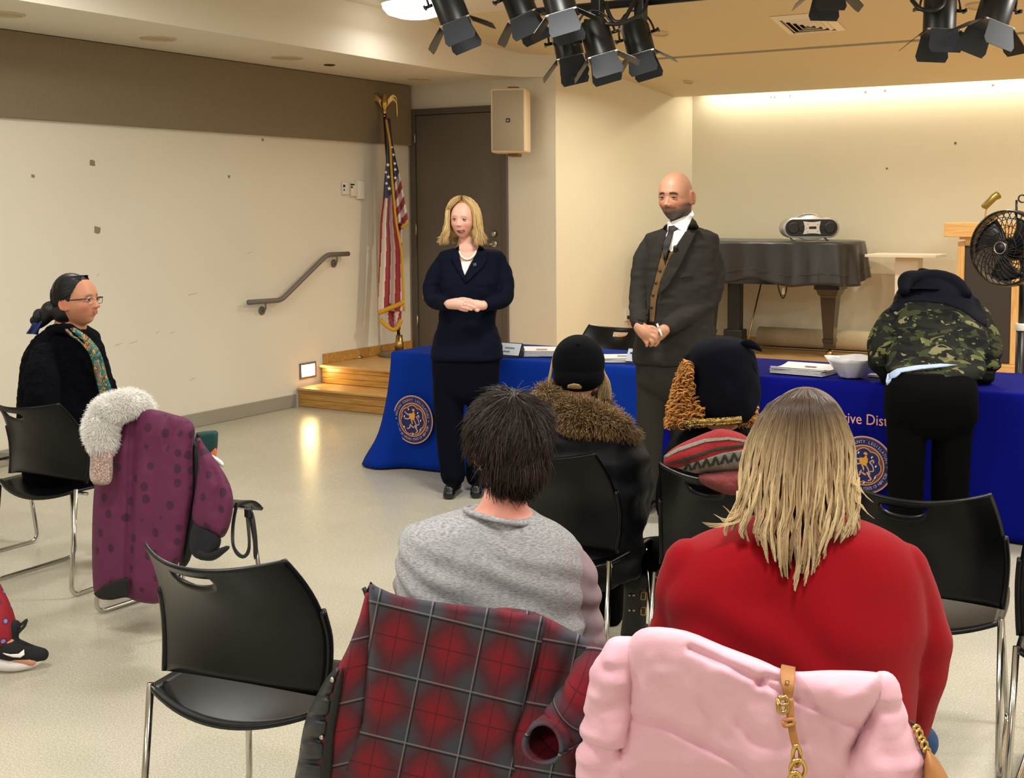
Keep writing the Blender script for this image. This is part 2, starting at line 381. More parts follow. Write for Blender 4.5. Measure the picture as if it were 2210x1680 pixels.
# ------------------------------------------------------------------ wall loudspeaker
spk = empty('wall_speaker', P(1105, 262, depth(aty(1105, 262, 9.25)))); tag(spk, 'beige wall speaker with perforated grille beside the door', 'speaker')
sc0 = aty(1102, 262, 9.22); a_ = math.radians(21)
def sloc(vf): return xf(vf, rz=a_, loc=sc0)
obj('cabinet', sloc(bbox(-.155, .155, -.11, .13, -.275, .275, .022, 4)), mat('speaker_beige', (226, 205, 172), .5), spk, True, 40)
def grille_mat():
    m, t, b = nt('speaker_grille'); L = t.links.new; tc = N(t, 'TexCoord'); vo = N(t, 'TexVoronoi', Scale=210.); vo.inputs['Randomness'].default_value = .05; L(tc.outputs['Object'], vo.inputs['Vector'])
    cr = N(t, 'ValToRGB'); e = cr.color_ramp.elements; e[0].position = .3; e[1].position = .5; e[0].color = (*lin((148, 136, 114)), 1); e[1].color = (*lin((178, 165, 140)), 1)
    L(vo.outputs['Distance'], cr.inputs[0]); L(cr.outputs[0], b.inputs['Base Color']); b.inputs['Roughness'].default_value = .6; return m
obj('grille', sloc(bbox(-.138, .138, -.114, -.10, -.258, .258, .008, 2)), grille_mat(), spk, True, 40)
bdg = obj('badge', sloc(bbox(-.018, .018, -.118, -.112, -.016, .018, .002, 2)), M['black'], spk, False)
obj('bracket', sloc(bbox(-.03, .06, .02, .2, -.30, .30, .006, 2)), mat('bracket_brown', (120, 92, 70), .5), spk, False)
def text_mesh(s, size, depth_=.0008, align='CENTER'):
    cu = bpy.data.curves.new('t', 'FONT'); cu.body = s; cu.size = size; cu.align_x = align; cu.align_y = 'CENTER'; cu.extrude = depth_; cu.resolution_u = 3
    o = bpy.data.objects.new('t', cu); C.objects.link(o); bpy.context.view_layer.update(); me = mesh_of(o)
    n = len(me.vertices); co = np.empty(n*3); me.vertices.foreach_get('co', co); v = co.reshape(-1, 3).copy(); f = [tuple(q.vertices) for q in me.polygons]
    bpy.data.objects.remove(o); bpy.data.curves.remove(cu); bpy.data.meshes.remove(me); return v, f
tv, tf = text_mesh('JBL', .017)
obj('badge_letters', sloc((np.stack([tv[:, 0], -.1185-tv[:, 2], tv[:, 1]], 1), tf)), M['white'], bdg, False)

# ------------------------------------------------------------------ handrail
hr = empty('wall_handrail', atx(640, 600, XL)); tag(hr, 'grey tubular handrail bent up along the stage steps', 'handrail')
hx = XL+.07
pts = [atx(a, b_, hx) for a, b_ in ((536, 653), (607, 648), (706, 550), (752, 548))]
obj('rail', tube(round_path(pts, .05, 7), .021, 14), M['rail'], hr)
for (a, b_), (a2, b2) in (((573, 652), (567, 671)), ((727, 551), (722, 569))):
    top_ = atx(a, b_, hx); cw = atx(a2, b2, XL+.012)
    br = obj('bracket', tube(smooth_path([top_-V3(0, 0, .015), top_-V3(.0, 0, .045), V3(XL+.03, cw[1], cw[2]), V3(XL+.004, cw[1], cw[2])], 5), .008, 10), M['rail'], hr)
    obj('rosette', xf(lathe([(.001, .014), (.022, .014), (.034, .008), (.036, 0)], 20), M=[[0, 0, 1], [1, 0, 0], [0, 1, 0]], loc=(XL+.001, cw[1], cw[2])), M['rail'], br)

# ------------------------------------------------------------------ switches and thermostat
for (x0, y0, x1, y1, lab, nm, dark) in ((738, 393, 751, 420, 'small white wall control with dark display, furthest from the flag', 'wall_control', [(741, 399, 745, 404), (742, 408, 744, 412)]),
                                  (755, 394, 768, 424, 'white wall thermostat between two other wall controls', 'thermostat', [(757, 397, 765, 400), (758, 402, 761, 406)]),
                                  (769, 391, 784, 430, 'blank cream box on the wall, nearest to the flag', 'wall_box', [])):
    A = atx(x0, y1, XL+.01); B = atx(x1, y0, XL+.01); r_ = empty(nm, (XL, (A[1]+B[1])/2, A[2])); tag(r_, lab, 'wall control')
    obj('housing', bbox(XL+.001, XL+.03, A[1], B[1], A[2], B[2], .006, 2), M['white'], r_, True, 40)
    for q in dark:
        A = atx(q[0], q[3], XL+.03); B = atx(q[2], q[1], XL+.03); obj('display', box(XL+.029, XL+.0315, A[1], B[1], A[2], B[2]), M['black'], r_, False)
# scraps of tape and scuffs left on the wall
tape = mat('old_tape', (150, 132, 104), .7)
for x, y, s in ((199, 352, 6), (71, 380, 3), (494, 381, 3), (210, 497, 6), (567, 302, 3)):
    A = atx(x, y, XL); k = s*.0042
    pv = [(XL+.002, A[1]+k*a*rnd.uniform(.8, 1.2), A[2]+k*b_*rnd.uniform(.8, 1.2)) for a, b_ in ((-1, -.7), (.2, -1), (.9, -.8), (1, .6), (.1, .9), (-.9, 1))]
    v = np.array(pv); v2 = v.copy(); v2[:, 0] -= .0015; obj('tape_scrap', rings([v2, v]), tape, wall_left, False)
scuff = mat('scuff_mark', (188, 176, 154), .8)
for x, y, l in ((538, 548, 8), (416, 637, 14), (288, 741, 10), (255, 746, 9), (372, 720, 6), (212, 596, 3), (340, 720, 5), (416, 820, 8)):
    A = atx(x, y, XL); k = l*.0018; v = np.array([(XL+.001, A[1]-k*2, A[2]-.002), (XL+.001, A[1]+k*2, A[2]+.012), (XL+.001, A[1]+k*2, A[2]+.015), (XL+.001, A[1]-k*2, A[2]+.002)])
    v2 = v.copy(); v2[:, 0] += .0006; obj('scuff', rings([v, v2]), scuff, wall_left, False)
for x, y, r_ in ((1914, 364, 2.5), (2062, 309, 3), (1664, 210, 2), (1672, 210, 2), (1705, 207, 2), (1868, 199, 3), (1910, 196, 3), (2143, 184, 3)):
    A = aty(x, y, YB); k = r_*.0042; obj('wall_nick', (np.array([(A[0]+k*math.cos(t), yy, A[2]+k*math.sin(t)) for yy in (YB, YB-.002) for t in np.linspace(0, 6.28, 7)[:-1]]), [(0, 1, 7, 6), (1, 2, 8, 7), (2, 3, 9, 8), (3, 4, 10, 9), (4, 5, 11, 10), (5, 0, 6, 11), (6, 7, 8, 9, 10, 11)]), mat('nick', (128, 112, 88), .8) if 'nick' not in bpy.data.materials else bpy.data.materials['nick'], wall_back, False)
# outlet on the stage side wall
def on_side(x, y):
    dd = ray(x, y); n2 = np.array([-(sp[1]-sp[0])[1], (sp[1]-sp[0])[0]]); t = (n2 @ sp[0])/(n2 @ dd[:2]); return O+t*dd
c = on_side(1354, 679); sd = (sp[1]-sp[0])/np.linalg.norm(sp[1]-sp[0]); ang = math.atan2(sd[1], sd[0])
ol = empty('wall_outlet', c); tag(ol, 'white wall outlet with a plug, behind the man in the suit', 'outlet')
obj('plate', xf(bbox(-.04, .04, -.008, .0, -.06, .06, .003, 2), rz=ang, loc=c-V3(-sd[1], sd[0], 0)*.001), M['white'], ol, False)
obj('plug', xf(bbox(-.016, .016, -.04, -.008, -.04, -.01, .005, 2), rz=ang, loc=c), M['black'], ol, False)
cords = mat('orange_cord', (222, 120, 44), .5)
pp = [on_side(1356, 690)+V3(.04, -.03, 0), on_side(1352, 715)+V3(.06, -.05, 0), on_side(1346, 738)+V3(.08, -.08, 0)]
bz = pp[-1]; rr = random.Random(3)
for k in range(26): bz_ = bz+V3(rr.uniform(-.13, .17), rr.uniform(-.12, .06), 0); pp.append(V3(bz_[0], bz_[1], SZ+rr.uniform(.012, .16)))
tag(obj('extension_cord', tube(smooth_path(pp, 6), .006, 7), cords), 'coiled orange extension cord behind the blue table', 'cord')

# ------------------------------------------------------------------ step light set in the wall
sl_ = empty('step_light', (XL, 8.04, .29)); tag(sl_, 'lit square step light set in the wall beside the oak steps', 'step light')
A = atx(647, 819.5, XL+.005); B = atx(681, 783, XL+.005); y0, y1, z0, z1 = A[1], B[1], .225, .36
mb = MB(); t_ = .018
for q in ((y0, y1, z0, z0+t_), (y0, y1, z1-t_, z1), (y0, y0+t_, z0+t_, z1-t_), (y1-t_, y1, z0+t_, z1-t_)): mb.add(*bbox(XL+.001, XL+.014, *q, .002))
obj('bezel', mb, mat('step_bezel', (120, 108, 96), .4), sl_, False)
obj('lens', bbox(XL+.001, XL+.010, y0+t_-.002, y1-t_+.002, z0+t_-.002, z1-t_+.002, .004), M['step_lens'], sl_, True, 40)

# ------------------------------------------------------------------ soffit downlights
ring_m = mat('downlight_ring', (206, 190, 160), .5); dk = mat('downlight_dark', (70, 58, 44), .6)
for i, (x, y, r_, lab) in enumerate(((342, 83, .12, 'round recessed downlight in the soffit, largest, nearest the left edge'), (620, 125, .12, 'round recessed downlight in the middle of the soffit'), (711, 139.5, .045, 'small dark recessed spot in the soffit'), (905, 171, .10, 'round recessed downlight in the soffit above the flag'), (8, 30, .12, 'round recessed downlight cut by the left edge of the photo'))):
    c = atz(x, y, SOZ); e = empty('soffit_downlight', c); tag(e, lab, 'downlight')
    obj('trim_ring', xf(lathe([(r_, .0), (r_, -.006), (r_*.82, -.009), (r_*.8, -.001)], 28, cap=False), loc=c), dk if r_ < .06 else ring_m, e)
    obj('aperture', xf(lathe([(r_*.01, -.001), (r_*.81, -.001)], 28, cap=False), loc=c), dk if r_ < .06 else mat('downlight_glass', (196, 178, 146), .5), e)
# stage ceiling discs
def at_slope(x, y):
    dd = ray(x, y); t = (CZ-sl*YS-CH)/(dd[2]-sl*dd[1]); return O+t*dd
sa_ = math.atan(sl)
def on_slope(vf, c): return xf(vf, M=[[1, 0, 0], [0, math.cos(sa_), -math.sin(sa_)], [0, math.sin(sa_), math.cos(sa_)]], loc=c)
for x, y, r_, lab in ((1424, 71, .075, 'round unlit disc light in the sloping ceiling behind the spotlights'), (1485, 176, .045, 'small round sprinkler cover above the piano'), (2112, 12, .085, 'round unlit disc light behind the rightmost spotlights')):
    c = at_slope(x, y); e = empty('ceiling_disc', c); tag(e, lab, 'ceiling light')
    obj('trim_ring', on_slope(lathe([(r_, 0), (r_, -.01), (r_*.85, -.014), (r_*.84, -.004)], 28, cap=False), c), ring_m, e)
    obj('cover', on_slope(lathe([(.001, -.006), (r_*.85, -.005)], 28, cap=False), c), mat('disc_cover', (206, 184, 142), .5), e)
# square air diffuser
c = (at_slope(1668.6, 37)+at_slope(1818, 62.6))/2; vt = empty('air_vent', c); tag(vt, 'square white ceiling air diffuser with stepped louvres', 'vent'); hw = .225
vm = mat('vent_paint', (244, 236, 218), .6)
def sqr(a, b_, z0, z1, m, nm):
    va = np.array([(-a, -a, z0), (a, -a, z0), (a, a, z0), (-a, a, z0)]); vb = np.array([(-b_, -b_, z1), (b_, -b_, z1), (b_, b_, z1), (-b_, b_, z1)])
    o = obj(nm, on_slope(rings([va, vb], cap=False), c), m, vt, False); thicken(o, .004); return o
obj('backing', on_slope(box(-.17, .17, -.17, .17, -.003, -.001), c), M['black'], vt, False)
sqr(hw, .17, -.004, -.018, vm, 'frame')
for k in range(4): a = .165-k*.04; sqr(a-.004, a-.03, -.006, -.026, vm, 'louvre')

# ------------------------------------------------------------------ dome ceiling lamps
glass = mat('lit_dome', (255, 250, 240), .3, emit=2.6)
for i, (dx, dy) in enumerate(DOMES):
    if i > 0: continue
    e = empty('dome_lamp', (dx, dy, CZ)); tag(e, 'round glowing dome ceiling lamp beside the soffit', 'ceiling lamp')
    obj('diffuser', lathe([(.001, -.13), (.12, -.125), (.2, -.10), (.235, -.06), (.24, -.02)], 32, (dx, dy, CZ), cap=False), glass, e)
    obj('rim', lathe([(.24, -.03), (.252, -.03), (.252, -.001)], 32, (dx, dy, CZ), cap=False), M['white'], e)

# ------------------------------------------------------------------ theatre spotlights
gel = mat('barn_door_grey', (34, 38, 44), .55); can_m = mat('spot_black', (10, 10, 11), .38)
def spot(lens, top, D, roll, label, Dt=None, doors=(1, 1, 1, 1), open_=.9, r=.083):
    a = P(*lens, D); b_ = P(*top, Dt or D); ax = a-b_; Ln = np.linalg.norm(ax); ax /= Ln
    u = np.cross(ax, CF); u /= np.linalg.norm(u); w_ = np.cross(ax, u); cr_, sr_ = math.cos(roll), math.sin(roll); U = u*cr_+w_*sr_; W = -u*sr_+w_*cr_
    R3 = np.stack([U, W, -ax], 1)                            # local +z back along the can
    L = max(Ln, .2)
    e = empty('stage_spotlight', b_); tag(e, label, 'spotlight', 'stage spotlights')
    def T(vf): return xf(vf, M=R3, loc=a)
    obj('can', T(lathe([(r*.9, .0), (r, .0), (r, L*.8), (r*.93, L*.86), (r*.93, L*.9), (r*.8, L), (r*.45, L*1.04), (.01, L*1.05)], 28, cap=False)), can_m, e, True, 40)
    obj('lens', T(lathe([(.002, .03), (r*.9, .022)], 24, cap=False)), mat('spot_lens', (60, 60, 58), .2) if 'spot_lens' not in bpy.data.materials else bpy.data.materials['spot_lens'], e)
    fr = obj('gel_frame', T(bbox(-r*1.02, r*1.02, -r*1.02, r*1.02, -.012, -.002, .002)), M['steel'], e, False)
    # yoke
    th = np.linspace(0, math.pi, 15); yk = np.stack([np.cos(th)*(r+.022), np.zeros(15), L*.55+np.sin(th)*(L*.75)], 1)
    obj('yoke', T(tube(yk, .006, 8)), can_m, e)
    for s in (-1, 1):
        k = obj('knob', T(tube([(s*(r+.002), 0, L*.55), (s*(r+.05), 0, L*.55)], .009, 8)), can_m, e)
        obj('knob_wing', T(bbox(s*(r+.045)-.006, s*(r+.045)+.006, -.025, .025, L*.55-.009, L*.55+.009, .002)), can_m, k, False)
    for k in range(4):
        if not doors[k]: continue
        th = k*math.pi/2; h = r*1.02; w0, w1, ln = h*.80, h*1.02, r*1.6
        op = .85 if k % 2 else .28
        dz, do = -math.cos(op)*ln, math.sin(op)*ln
        q = np.array([(-w0, h, -.006), (w0, h, -.006), (w1, h+do*.8, -.006+dz*.8), (w1*.85, h+do, -.006+dz), (-w1*.85, h+do, -.006+dz), (-w1, h+do*.8, -.006+dz*.8)])
        cc, ss = math.cos(th), math.sin(th); q = q @ np.array([[cc, -ss, 0], [ss, cc, 0], [0, 0, 1]]).T
        nrm = np.cross(q[1]-q[0], q[2]-q[0]); nrm /= np.linalg.norm(nrm)
        obj('barn_door', T(rings([q, q+nrm*.003])), gel if k % 2 == 0 else can_m, e, False)
    return e
SPOTS = [((985, 50), (948, -45), 6.7, .05, 'stage spotlight nearest to the glowing dome lamp'),
 ((1132, 36), (1095, -55), 6.9, .2, 'stage spotlight second from the dome lamp'),
 ((1214, 30), (1190, -60), 6.55, .1, 'stage spotlight with a door flap spread wide above the hanging trio'),
 ((1232, 126), (1218, 66), 7.3, .0, 'leftmost of the three spotlights hanging below the black pipe'),
 ((1300, 121), (1282, 58), 6.85, .0, 'middle of the three spotlights hanging below the black pipe'),
 ((1385, 117), (1367, 46), 7.25, .2, 'rightmost of the three spotlights hanging below the black pipe'),
 ((1787, -18), (1790, -100), 6.9, .05, 'stage spotlight above the air vent showing only its door flap'),
 ((2027, 68), (2030, -12), 6.4, .0, 'upright stage spotlight second from the right edge'),
 ((2139, 53), (2162, -25), 6.12, -.25, 'tilted stage spotlight at the top right corner')]
for a_s in SPOTS: spot(*a_s[:4], a_s[4])
pc = P(1385, 4, 6.95)
pipe = empty('lighting_pipe', pc); tag(pipe, 'black lighting pipe carrying the spotlights over the stage front', 'pipe')
obj('pipe', tube([(-3.9, pc[1], pc[2]), (2.5, pc[1], pc[2])], .024, 12), M['blackmetal'], pipe)
for x in (-3.0, -.6, 1.6): obj('hanger', tube([(x, pc[1], pc[2]), (x, pc[1], CZ)], .01, 8), M['blackmetal'], pipe)
for x, y in ((1290, 10), (1383, 10)): obj('clamp', xf(bbox(-.03, .03, -.03, .03, -.09, .03, .006), loc=P(x, y, 6.95)), M['blackmetal'], pipe, False)
cab = smooth_path([P(1308, 4, 6.9), P(1313, 26, 6.88), P(1325, 46, 6.86), P(1345, 44, 6.86), P(1360, 20, 6.88), P(1372, 0, 6.9)], 6)
tag(obj('lamp_cable', tube(cab, .012, 8), M['black']), 'black looped cable hanging between two spotlights', 'cable')
cab = smooth_path([P(1262, 45, 6.85), P(1285, 47, 6.82), P(1315, 52, 6.8), P(1345, 49, 6.82), P(1385, 28, 6.85), P(1398, 2, 6.9)], 6)
tag(obj('lamp_cable', tube(cab, .011, 8), M['black']), 'black cable running from the middle hanging spotlight to the pipe', 'cable')
cab = smooth_path([P(1968, 0, 6.35), P(1985, 18, 6.3), P(2010, 24, 6.28), P(2032, 14, 6.3), P(2040, -10, 6.35)], 6)
tag(obj('lamp_cable', tube(cab, .012, 8), M['black']), 'black cable looped in front of the upright right spotlight', 'cable')

# ------------------------------------------------------------------ flag
fl = empty('american_flag_stand', atz(862, 768, SZ)); tag(fl, 'furled American flag on a tall pole with brass eagle finial', 'flag')
FD = depth(atx(814, 480, XL+.13))
fb = atz(862, 768, SZ)
obj('base', xf(lathe([(.005, .0), (.19, .0), (.19, .015), (.165, .035), (.06, .045)], 32), loc=fb), mat('flag_base', (112, 96, 76), .4), fl)
obj('socket', lathe([(.04, .045), (.04, .12), (.034, .13), (.03, .19)], 24, fb), M['brass'], fl)
pt = P(830, 246, FD+.05); pb = fb+V3(0, 0, .1)
obj('pole', tube([pb, pt], .015, 12), mat('flag_pole_wood', (60, 24, 18), .35), fl)
eg = obj('eagle_finial', fuse_ := xf(lathe([(.012, -.06), (.016, -.04), (.012, -.02), (.03, 0), (.012, .012), (.03, .03), (.042, .07), (.034, .1), (.02, .125), (.022, .145), (.005, .16)], 16), loc=pt+V3(0, 0, .02)), M['gold'], fl)
for s in (-1, 1):
    def wing(u, v_, s=s):
        x = .02+.09*math.sin(min(v_*2.2, 1.57))+.01*math.cos(u*9)*v_; z = .10-.18*max(0, v_-.25)**1.2+.08*math.sin(v_*3.0)-u*.07*(1-.3*v_)
        return pt+V3(0, 0, .02)+CR*s*x+UP*z+CF*(-.02+.03*v_)
    thicken(obj('wing', grid(wing, 6, 10), M['gold'], eg), .008)
ys = [258, 312, 354, 396, 429, 479, 542, 604, 672]
LFT = np.array([831, 835, 833, 829, 827, 821, 819, 817, 816]); GLD = np.array([833.5, 842, 844, 847, 850, 855, 866, 869.5, 872])
red = mat('flag_red', (150, 26, 44), .7, sheen=.3); whi = mat('flag_white', (222, 206, 196), .7, sheen=.3); blu = mat('flag_blue', (30, 36, 84), .7, sheen=.3); frg = mat('gold_fringe', (206, 158, 38), .6, bump=.5, bscale=300)
def fold(u, y, amp): return amp*math.sin(u*8.2+y*.006)+amp*.5*math.sin(u*15+1+y*.01)
def flag_sheet(name, lf, rt, y0, y1, nu, nv, pick, dz, amp):
    v, f = grid(lambda u, w_: P(np.interp(y0+(y1-y0)*w_, *lf)*(1-u)+np.interp(y0+(y1-y0)*w_, *rt)*u, y0+(y1-y0)*w_+ (0 if w_ < 1 else 0), FD+dz+fold(u, y0+(y1-y0)*w_, amp*min(1, w_*3+.1))), nu, nv)
    me = to_mesh(name, v, f); o = link(name, me, [red, whi, blu], fl)
    for j in range(nv-1):
        for i in range(nu-1): me.polygons[j*(nu-1)+i].material_index = pick((i+.5)/(nu-1), y0+(y1-y0)*(j+.5)/(nv-1))
    thicken(o, .004); return o
def pickA(u, y):
    if y < 432-14*u: return 2
    k = u*4.6+(y-430)*.0035+.2
    return int(k) % 2
flag_sheet('front_drape', (ys, LFT), (ys, GLD), 256, 672, 42, 110, pickA, -.07, .03)
yb = [256, 300, 342, 375, 408, 442, 467, 482]; RB = [842, 846, 854, 862, 869, 875, 880, 880]; LB = [834, 840, 842, 844, 847, 850, 852, 854]
def pickB(u, y):
    if y < 372+30*(1-u): return 2
    return int((y-372-34*(1-u))/17+1) % 2
flag_sheet('side_drape', (yb, LB), (yb, RB), 256, 483, 26, 90, pickB, -.02, .03)
flag_sheet('lower_drape', ([470, 700], [856, 838]), ([470, 700], [868, 866]), 470, 700, 14, 60, lambda u, y: int((y+18*u)/30) % 2, .0, .02)
flag_sheet('tail_drape', ([655, 716], [822, 848]), ([655, 716], [868, 864]), 655, 712, 16, 14, lambda u, y: 0 if (u*3+y*.02) % 2 < 1.2 else 1, -.04, .02)
def fringe(pl, r_=.016, dz=-.095): obj('fringe', tube(smooth_path([P(x, y, FD+dz) for x, y in pl], 5), r_, 7), frg, fl)
fringe(list(zip(GLD, ys)), .011); fringe([(816, 676), (835, 668), (855, 660), (872, 652)], .022); fringe([(866, 492), (874, 486), (880, 478)], .016, -.04); fringe([(820, 690), (832, 702), (848, 712), (858, 706), (866, 690)], .02, -.06)
for x, y, s in ((837, 356, 4.5), (838, 382, 4.5), (834, 396, 4), (840, 407, 5), (833, 372, 3.5), (849, 334, 3.5), (852, 353, 4), (853, 366, 4), (853, 384, 4), (846, 318, 3)):
    c = P(x, y, FD-.125); v = np.array([c+(CR*math.cos(t)+UP*math.sin(t))*(s if k % 2 == 0 else s*.42)*FD/F for k, t in enumerate(np.linspace(math.pi/2, math.pi*2.5, 11)[:-1])])
    obj('star', rings([v, v+CF*.003]), M['paper'], fl, False)
cap_ = atz(772, 768, SZ); tag(obj('floor_socket', xf(lathe([(.002, .03), (.03, .03), (.034, .02), (.05, .012), (.055, 0)], 20), loc=atz(771, 772, SZ+.003)), M['steel']), 'small round steel fitting on the oak landing by the skirting', 'fitting')
# ------------------------------------------------------------------ tablecloths
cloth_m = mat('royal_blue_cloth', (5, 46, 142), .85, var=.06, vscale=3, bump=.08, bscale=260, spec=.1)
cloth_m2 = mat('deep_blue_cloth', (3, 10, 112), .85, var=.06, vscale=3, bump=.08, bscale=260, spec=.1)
TF, TB, TZ = 6.33, 7.10, .745
def tablecloth(x0, x1, m, label, seed, lc=0., flush=0):
    rs = random.Random(seed); r = .03
    # perimeter of the table top as a rounded rectangle, counter clockwise from front left
    per = []
    def seg(a, b_, n): [per.append((*(V3(*a)*(1-t)+V3(*b_)*t), 0)) for t in np.linspace(0, 1, n, endpoint=False)]
    cs = [((x0+r, TF+r), math.pi, 1.5*math.pi), ((x1-r, TF+r), 1.5*math.pi, 2*math.pi), ((x1-r, TB-r), 0, .5*math.pi), ((x0+r, TB-r), .5*math.pi, math.pi)]
    pts = []
    for k, (c, a0, a1) in enumerate(cs):
        for t in np.linspace(a0, a1, 8): pts.append((c[0]+r*math.cos(t), c[1]+r*math.sin(t), math.cos(t), math.sin(t), 1))
        c2 = cs[(k+1) % 4]; A = V3(c[0]+r*math.cos(a1), c[1]+r*math.sin(a1)); B = V3(c2[0][0]+r*math.cos(c2[1]), c2[0][1]+r*math.sin(c2[1]))
        nseg = int(np.linalg.norm(B-A)/.035)
        for t in np.linspace(0, 1, nseg+1)[1:-1]: q = A*(1-t)+B*t; pts.append((*q, math.cos(a1), math.sin(a1), 0))
    pts = np.array(pts); n = len(pts); R = []
    d = np.r_[0, np.cumsum(np.linalg.norm(np.diff(pts[:, :2], axis=0), axis=1))]
    corner = np.exp(-np.min([np.abs(np.linalg.norm(pts[:, :2]-np.array(c[0]), axis=1)-r) for c in cs], axis=0)**2/.006)
    for s in (.97, 1.): R.append(np.c_[(pts[:, 0]-(x0+x1)/2)*s+(x0+x1)/2, (pts[:, 1]-(TF+TB)/2)*s+(TF+TB)/2, np.full(n, TZ)])
    for v_ in np.linspace(.03, 1, 18):
        flare = .012+.03*v_**1.5+corner*(.02*v_+.10*v_**2)
        fld = (.005*np.sin(d*9+seed)+.006*np.sin(d*17+2*seed))*v_**1.3*(1-.5*corner)
        endl = np.clip((x0+.5-pts[:, 0])/.5, 0, 1)*lc*np.exp(-((v_-1)/.18)**2)
        o_ = flare+fld; mk = np.where(pts[:, 2]*flush > .01, 0., 1.)*np.where((pts[:, 0]*flush > (x1-.3 if flush > 0 else -x0-.3)), .35, 1.)
        R.append(np.c_[pts[:, 0]+pts[:, 2]*o_*mk-endl*.12*(pts[:, 1] < TF+.1), pts[:, 1]+pts[:, 3]*o_, np.full(n, TZ*(1-v_)+.012+.0*v_)])
    v, f = rings(R, cap=False); f.append(tuple(range(n))[::-1])
    o = obj('tablecloth', (v, f), m, None, True); thicken(o, .004, 1); tag(o, label, 'tablecloth', 'blue tablecloths'); return o
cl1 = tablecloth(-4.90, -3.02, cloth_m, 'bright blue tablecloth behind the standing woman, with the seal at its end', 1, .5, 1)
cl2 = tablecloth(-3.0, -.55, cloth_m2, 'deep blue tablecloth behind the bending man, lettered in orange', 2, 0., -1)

# ------------------------------------------------------------------ printed seals (flat print on the cloth)
pink = mat('print_pink', (206, 160, 140), .7); orange = mat('print_orange', (226, 168, 100), .7); brown = mat('print_brown', (116, 66, 70), .7); navy = mat('print_navy', (22, 26, 92), .75); pale = mat('print_pale', (188, 176, 196), .7); lionm = mat('print_gold', (226, 158, 60), .7)
def seal(cx, cz, r, y, parent, rzf=0.):
    def pl(pts, lay): p_ = np.asarray(pts, float); return np.stack([cx+p_[:, 0]*r, np.full(len(p_), y-lay*.0009), cz+p_[:, 1]*r], 1)
    def disc(rad, lay, m, nm, fn=None):
        t = np.linspace(0, 2*math.pi, 97)[:-1]; k = np.array([rad if fn is None else fn(a) for a in t]); v = pl(np.stack([np.cos(t)*k, np.sin(t)*k], 1), lay)
        return obj(nm, (v, [tuple(range(len(v)))]), m, parent, False)
    disc(1., 1, pink, 'seal_rim'); disc(.955, 2, brown, 'seal_band'); disc(.92, 3, navy, 'seal_field'); disc(.70, 4, orange, 'seal_ring'); disc(.665, 5, brown, 'seal_ground')
    scal = lambda a: .50+.085*abs(math.cos(3.5*(a-math.pi/2)))**.8 if math.sin(a) > -.86 else .50+.085*abs(math.cos(3.5*(a-math.pi/2)))**.8+.02
    disc(0, 6, orange, 'shield_edge', lambda a: scal(a)+.03); disc(0, 7, navy, 'shield', scal)
    def arc(txt, rad, a0, a1, flip):
        mb = MB(); n = len(txt)
        for k, ch in enumerate(txt):
            if ch == ' ': continue
            tv, tf = text_mesh(ch, .135, 0.0)
            a = a0+(a1-a0)*(k+.5)/n; up = V3(math.cos(a), math.sin(a))*(-1 if flip else 1); ri = V3(up[1], -up[0])
            c = V3(math.cos(a), math.sin(a))*rad; p2 = c+tv[:, :1]*ri*.95+tv[:, 1:2]*up*1.1
            mb.add(pl(p2, 8), tf)
        o = obj('seal_lettering', mb, pale, parent, False); o['kind'] = 'stuff'
    arc('NASSAU COUNTY LEGISLATURE', .81, math.radians(172), math.radians(8), False)
    arc('COUNTY OF NASSAU STATE OF NEW YORK', .81, math.radians(194), math.radians(346), True)
    for s in (-1, 1):
        t = np.linspace(0, 6.28, 9)[:-1]; obj('seal_dot', (pl(np.stack([s*.81+.022*np.cos(t), .0+.03*np.sin(t)], 1), 8), [tuple(range(8))]), pale, parent, False)
    def rib(path, w0, w1, m, nm, lay=9):
        p_ = smooth_path(path, 6); t = np.gradient(p_, axis=0); t /= np.linalg.norm(t, axis=1)[:, None]; nrm = np.stack([-t[:, 1], t[:, 0]], 1); w_ = np.linspace(w0, w1, len(p_))[:, None]
        v = pl(np.r_[p_+nrm*w_, p_-nrm*w_], lay); n = len(p_); obj(nm, (v, [(i, i+1, n+i+1, n+i) for i in range(n-1)]), m, parent, False)
    def blob(c, rx, rz_, m, nm, lay, jag=0):
        t = np.linspace(0, 2*math.pi, 25)[:-1]; k = 1+jag*np.where(np.arange(24) % 2, 1, -1); v = pl(np.stack([c[0]+rx*k*np.cos(t), c[1]+rz_*k*np.sin(t)], 1), lay); obj(nm, (v, [tuple(range(24))]), m, parent, False)
    blob((-.0, .18), .15, .19, lionm, 'lion_mane', 10, .12); blob((-.05, .33), .09, .07, navy, 'lion_face', 11); blob((.06, .40), .07, .06, lionm, 'lion_crest', 10, .2)
    rib([(.06, .05), (.16, -.12), (.22, -.3)], .02, .02, orange, 'lion_back'); rib([(-.06, .02), (0, -.12), (-.04, -.25), (.08, -.32)], .025, .03, pink, 'lion_belly')
    rib([(-.1, .2), (-.25, .22), (-.38, .33)], .028, .022, pink, 'lion_foreleg'); rib([(-.08, .08), (-.25, .02), (-.40, .05)], .028, .022, pink, 'lion_foreleg')
    rib([(.0, -.18), (-.1, -.22), (-.14, -.34), (-.27, -.38)], .035, .022, pink, 'lion_hindleg'); rib([(.12, -.22), (.2, -.36), (.26, -.46), (.16, -.52)], .035, .022, pink, 'lion_hindleg')
    rib([(.2, -.2), (.34, -.16), (.3, .02), (.22, .12), (.32, .2), (.34, .1)], .018, .026, pink, 'lion_tail')
    for x, z in ((-.18, .42), (.28, .3), (-.4, .12), (.42, 0), (-.42, -.32), (.4, -.38), (.02, -.6)): rib([(x-.02, z-.035), (x+.02, z+.035)], .02, .02, M['paper'], 'billet')
s1 = aty(896, 905, TF-.035); seal(s1[0], s1[2], .155, TF-.058, cl1)
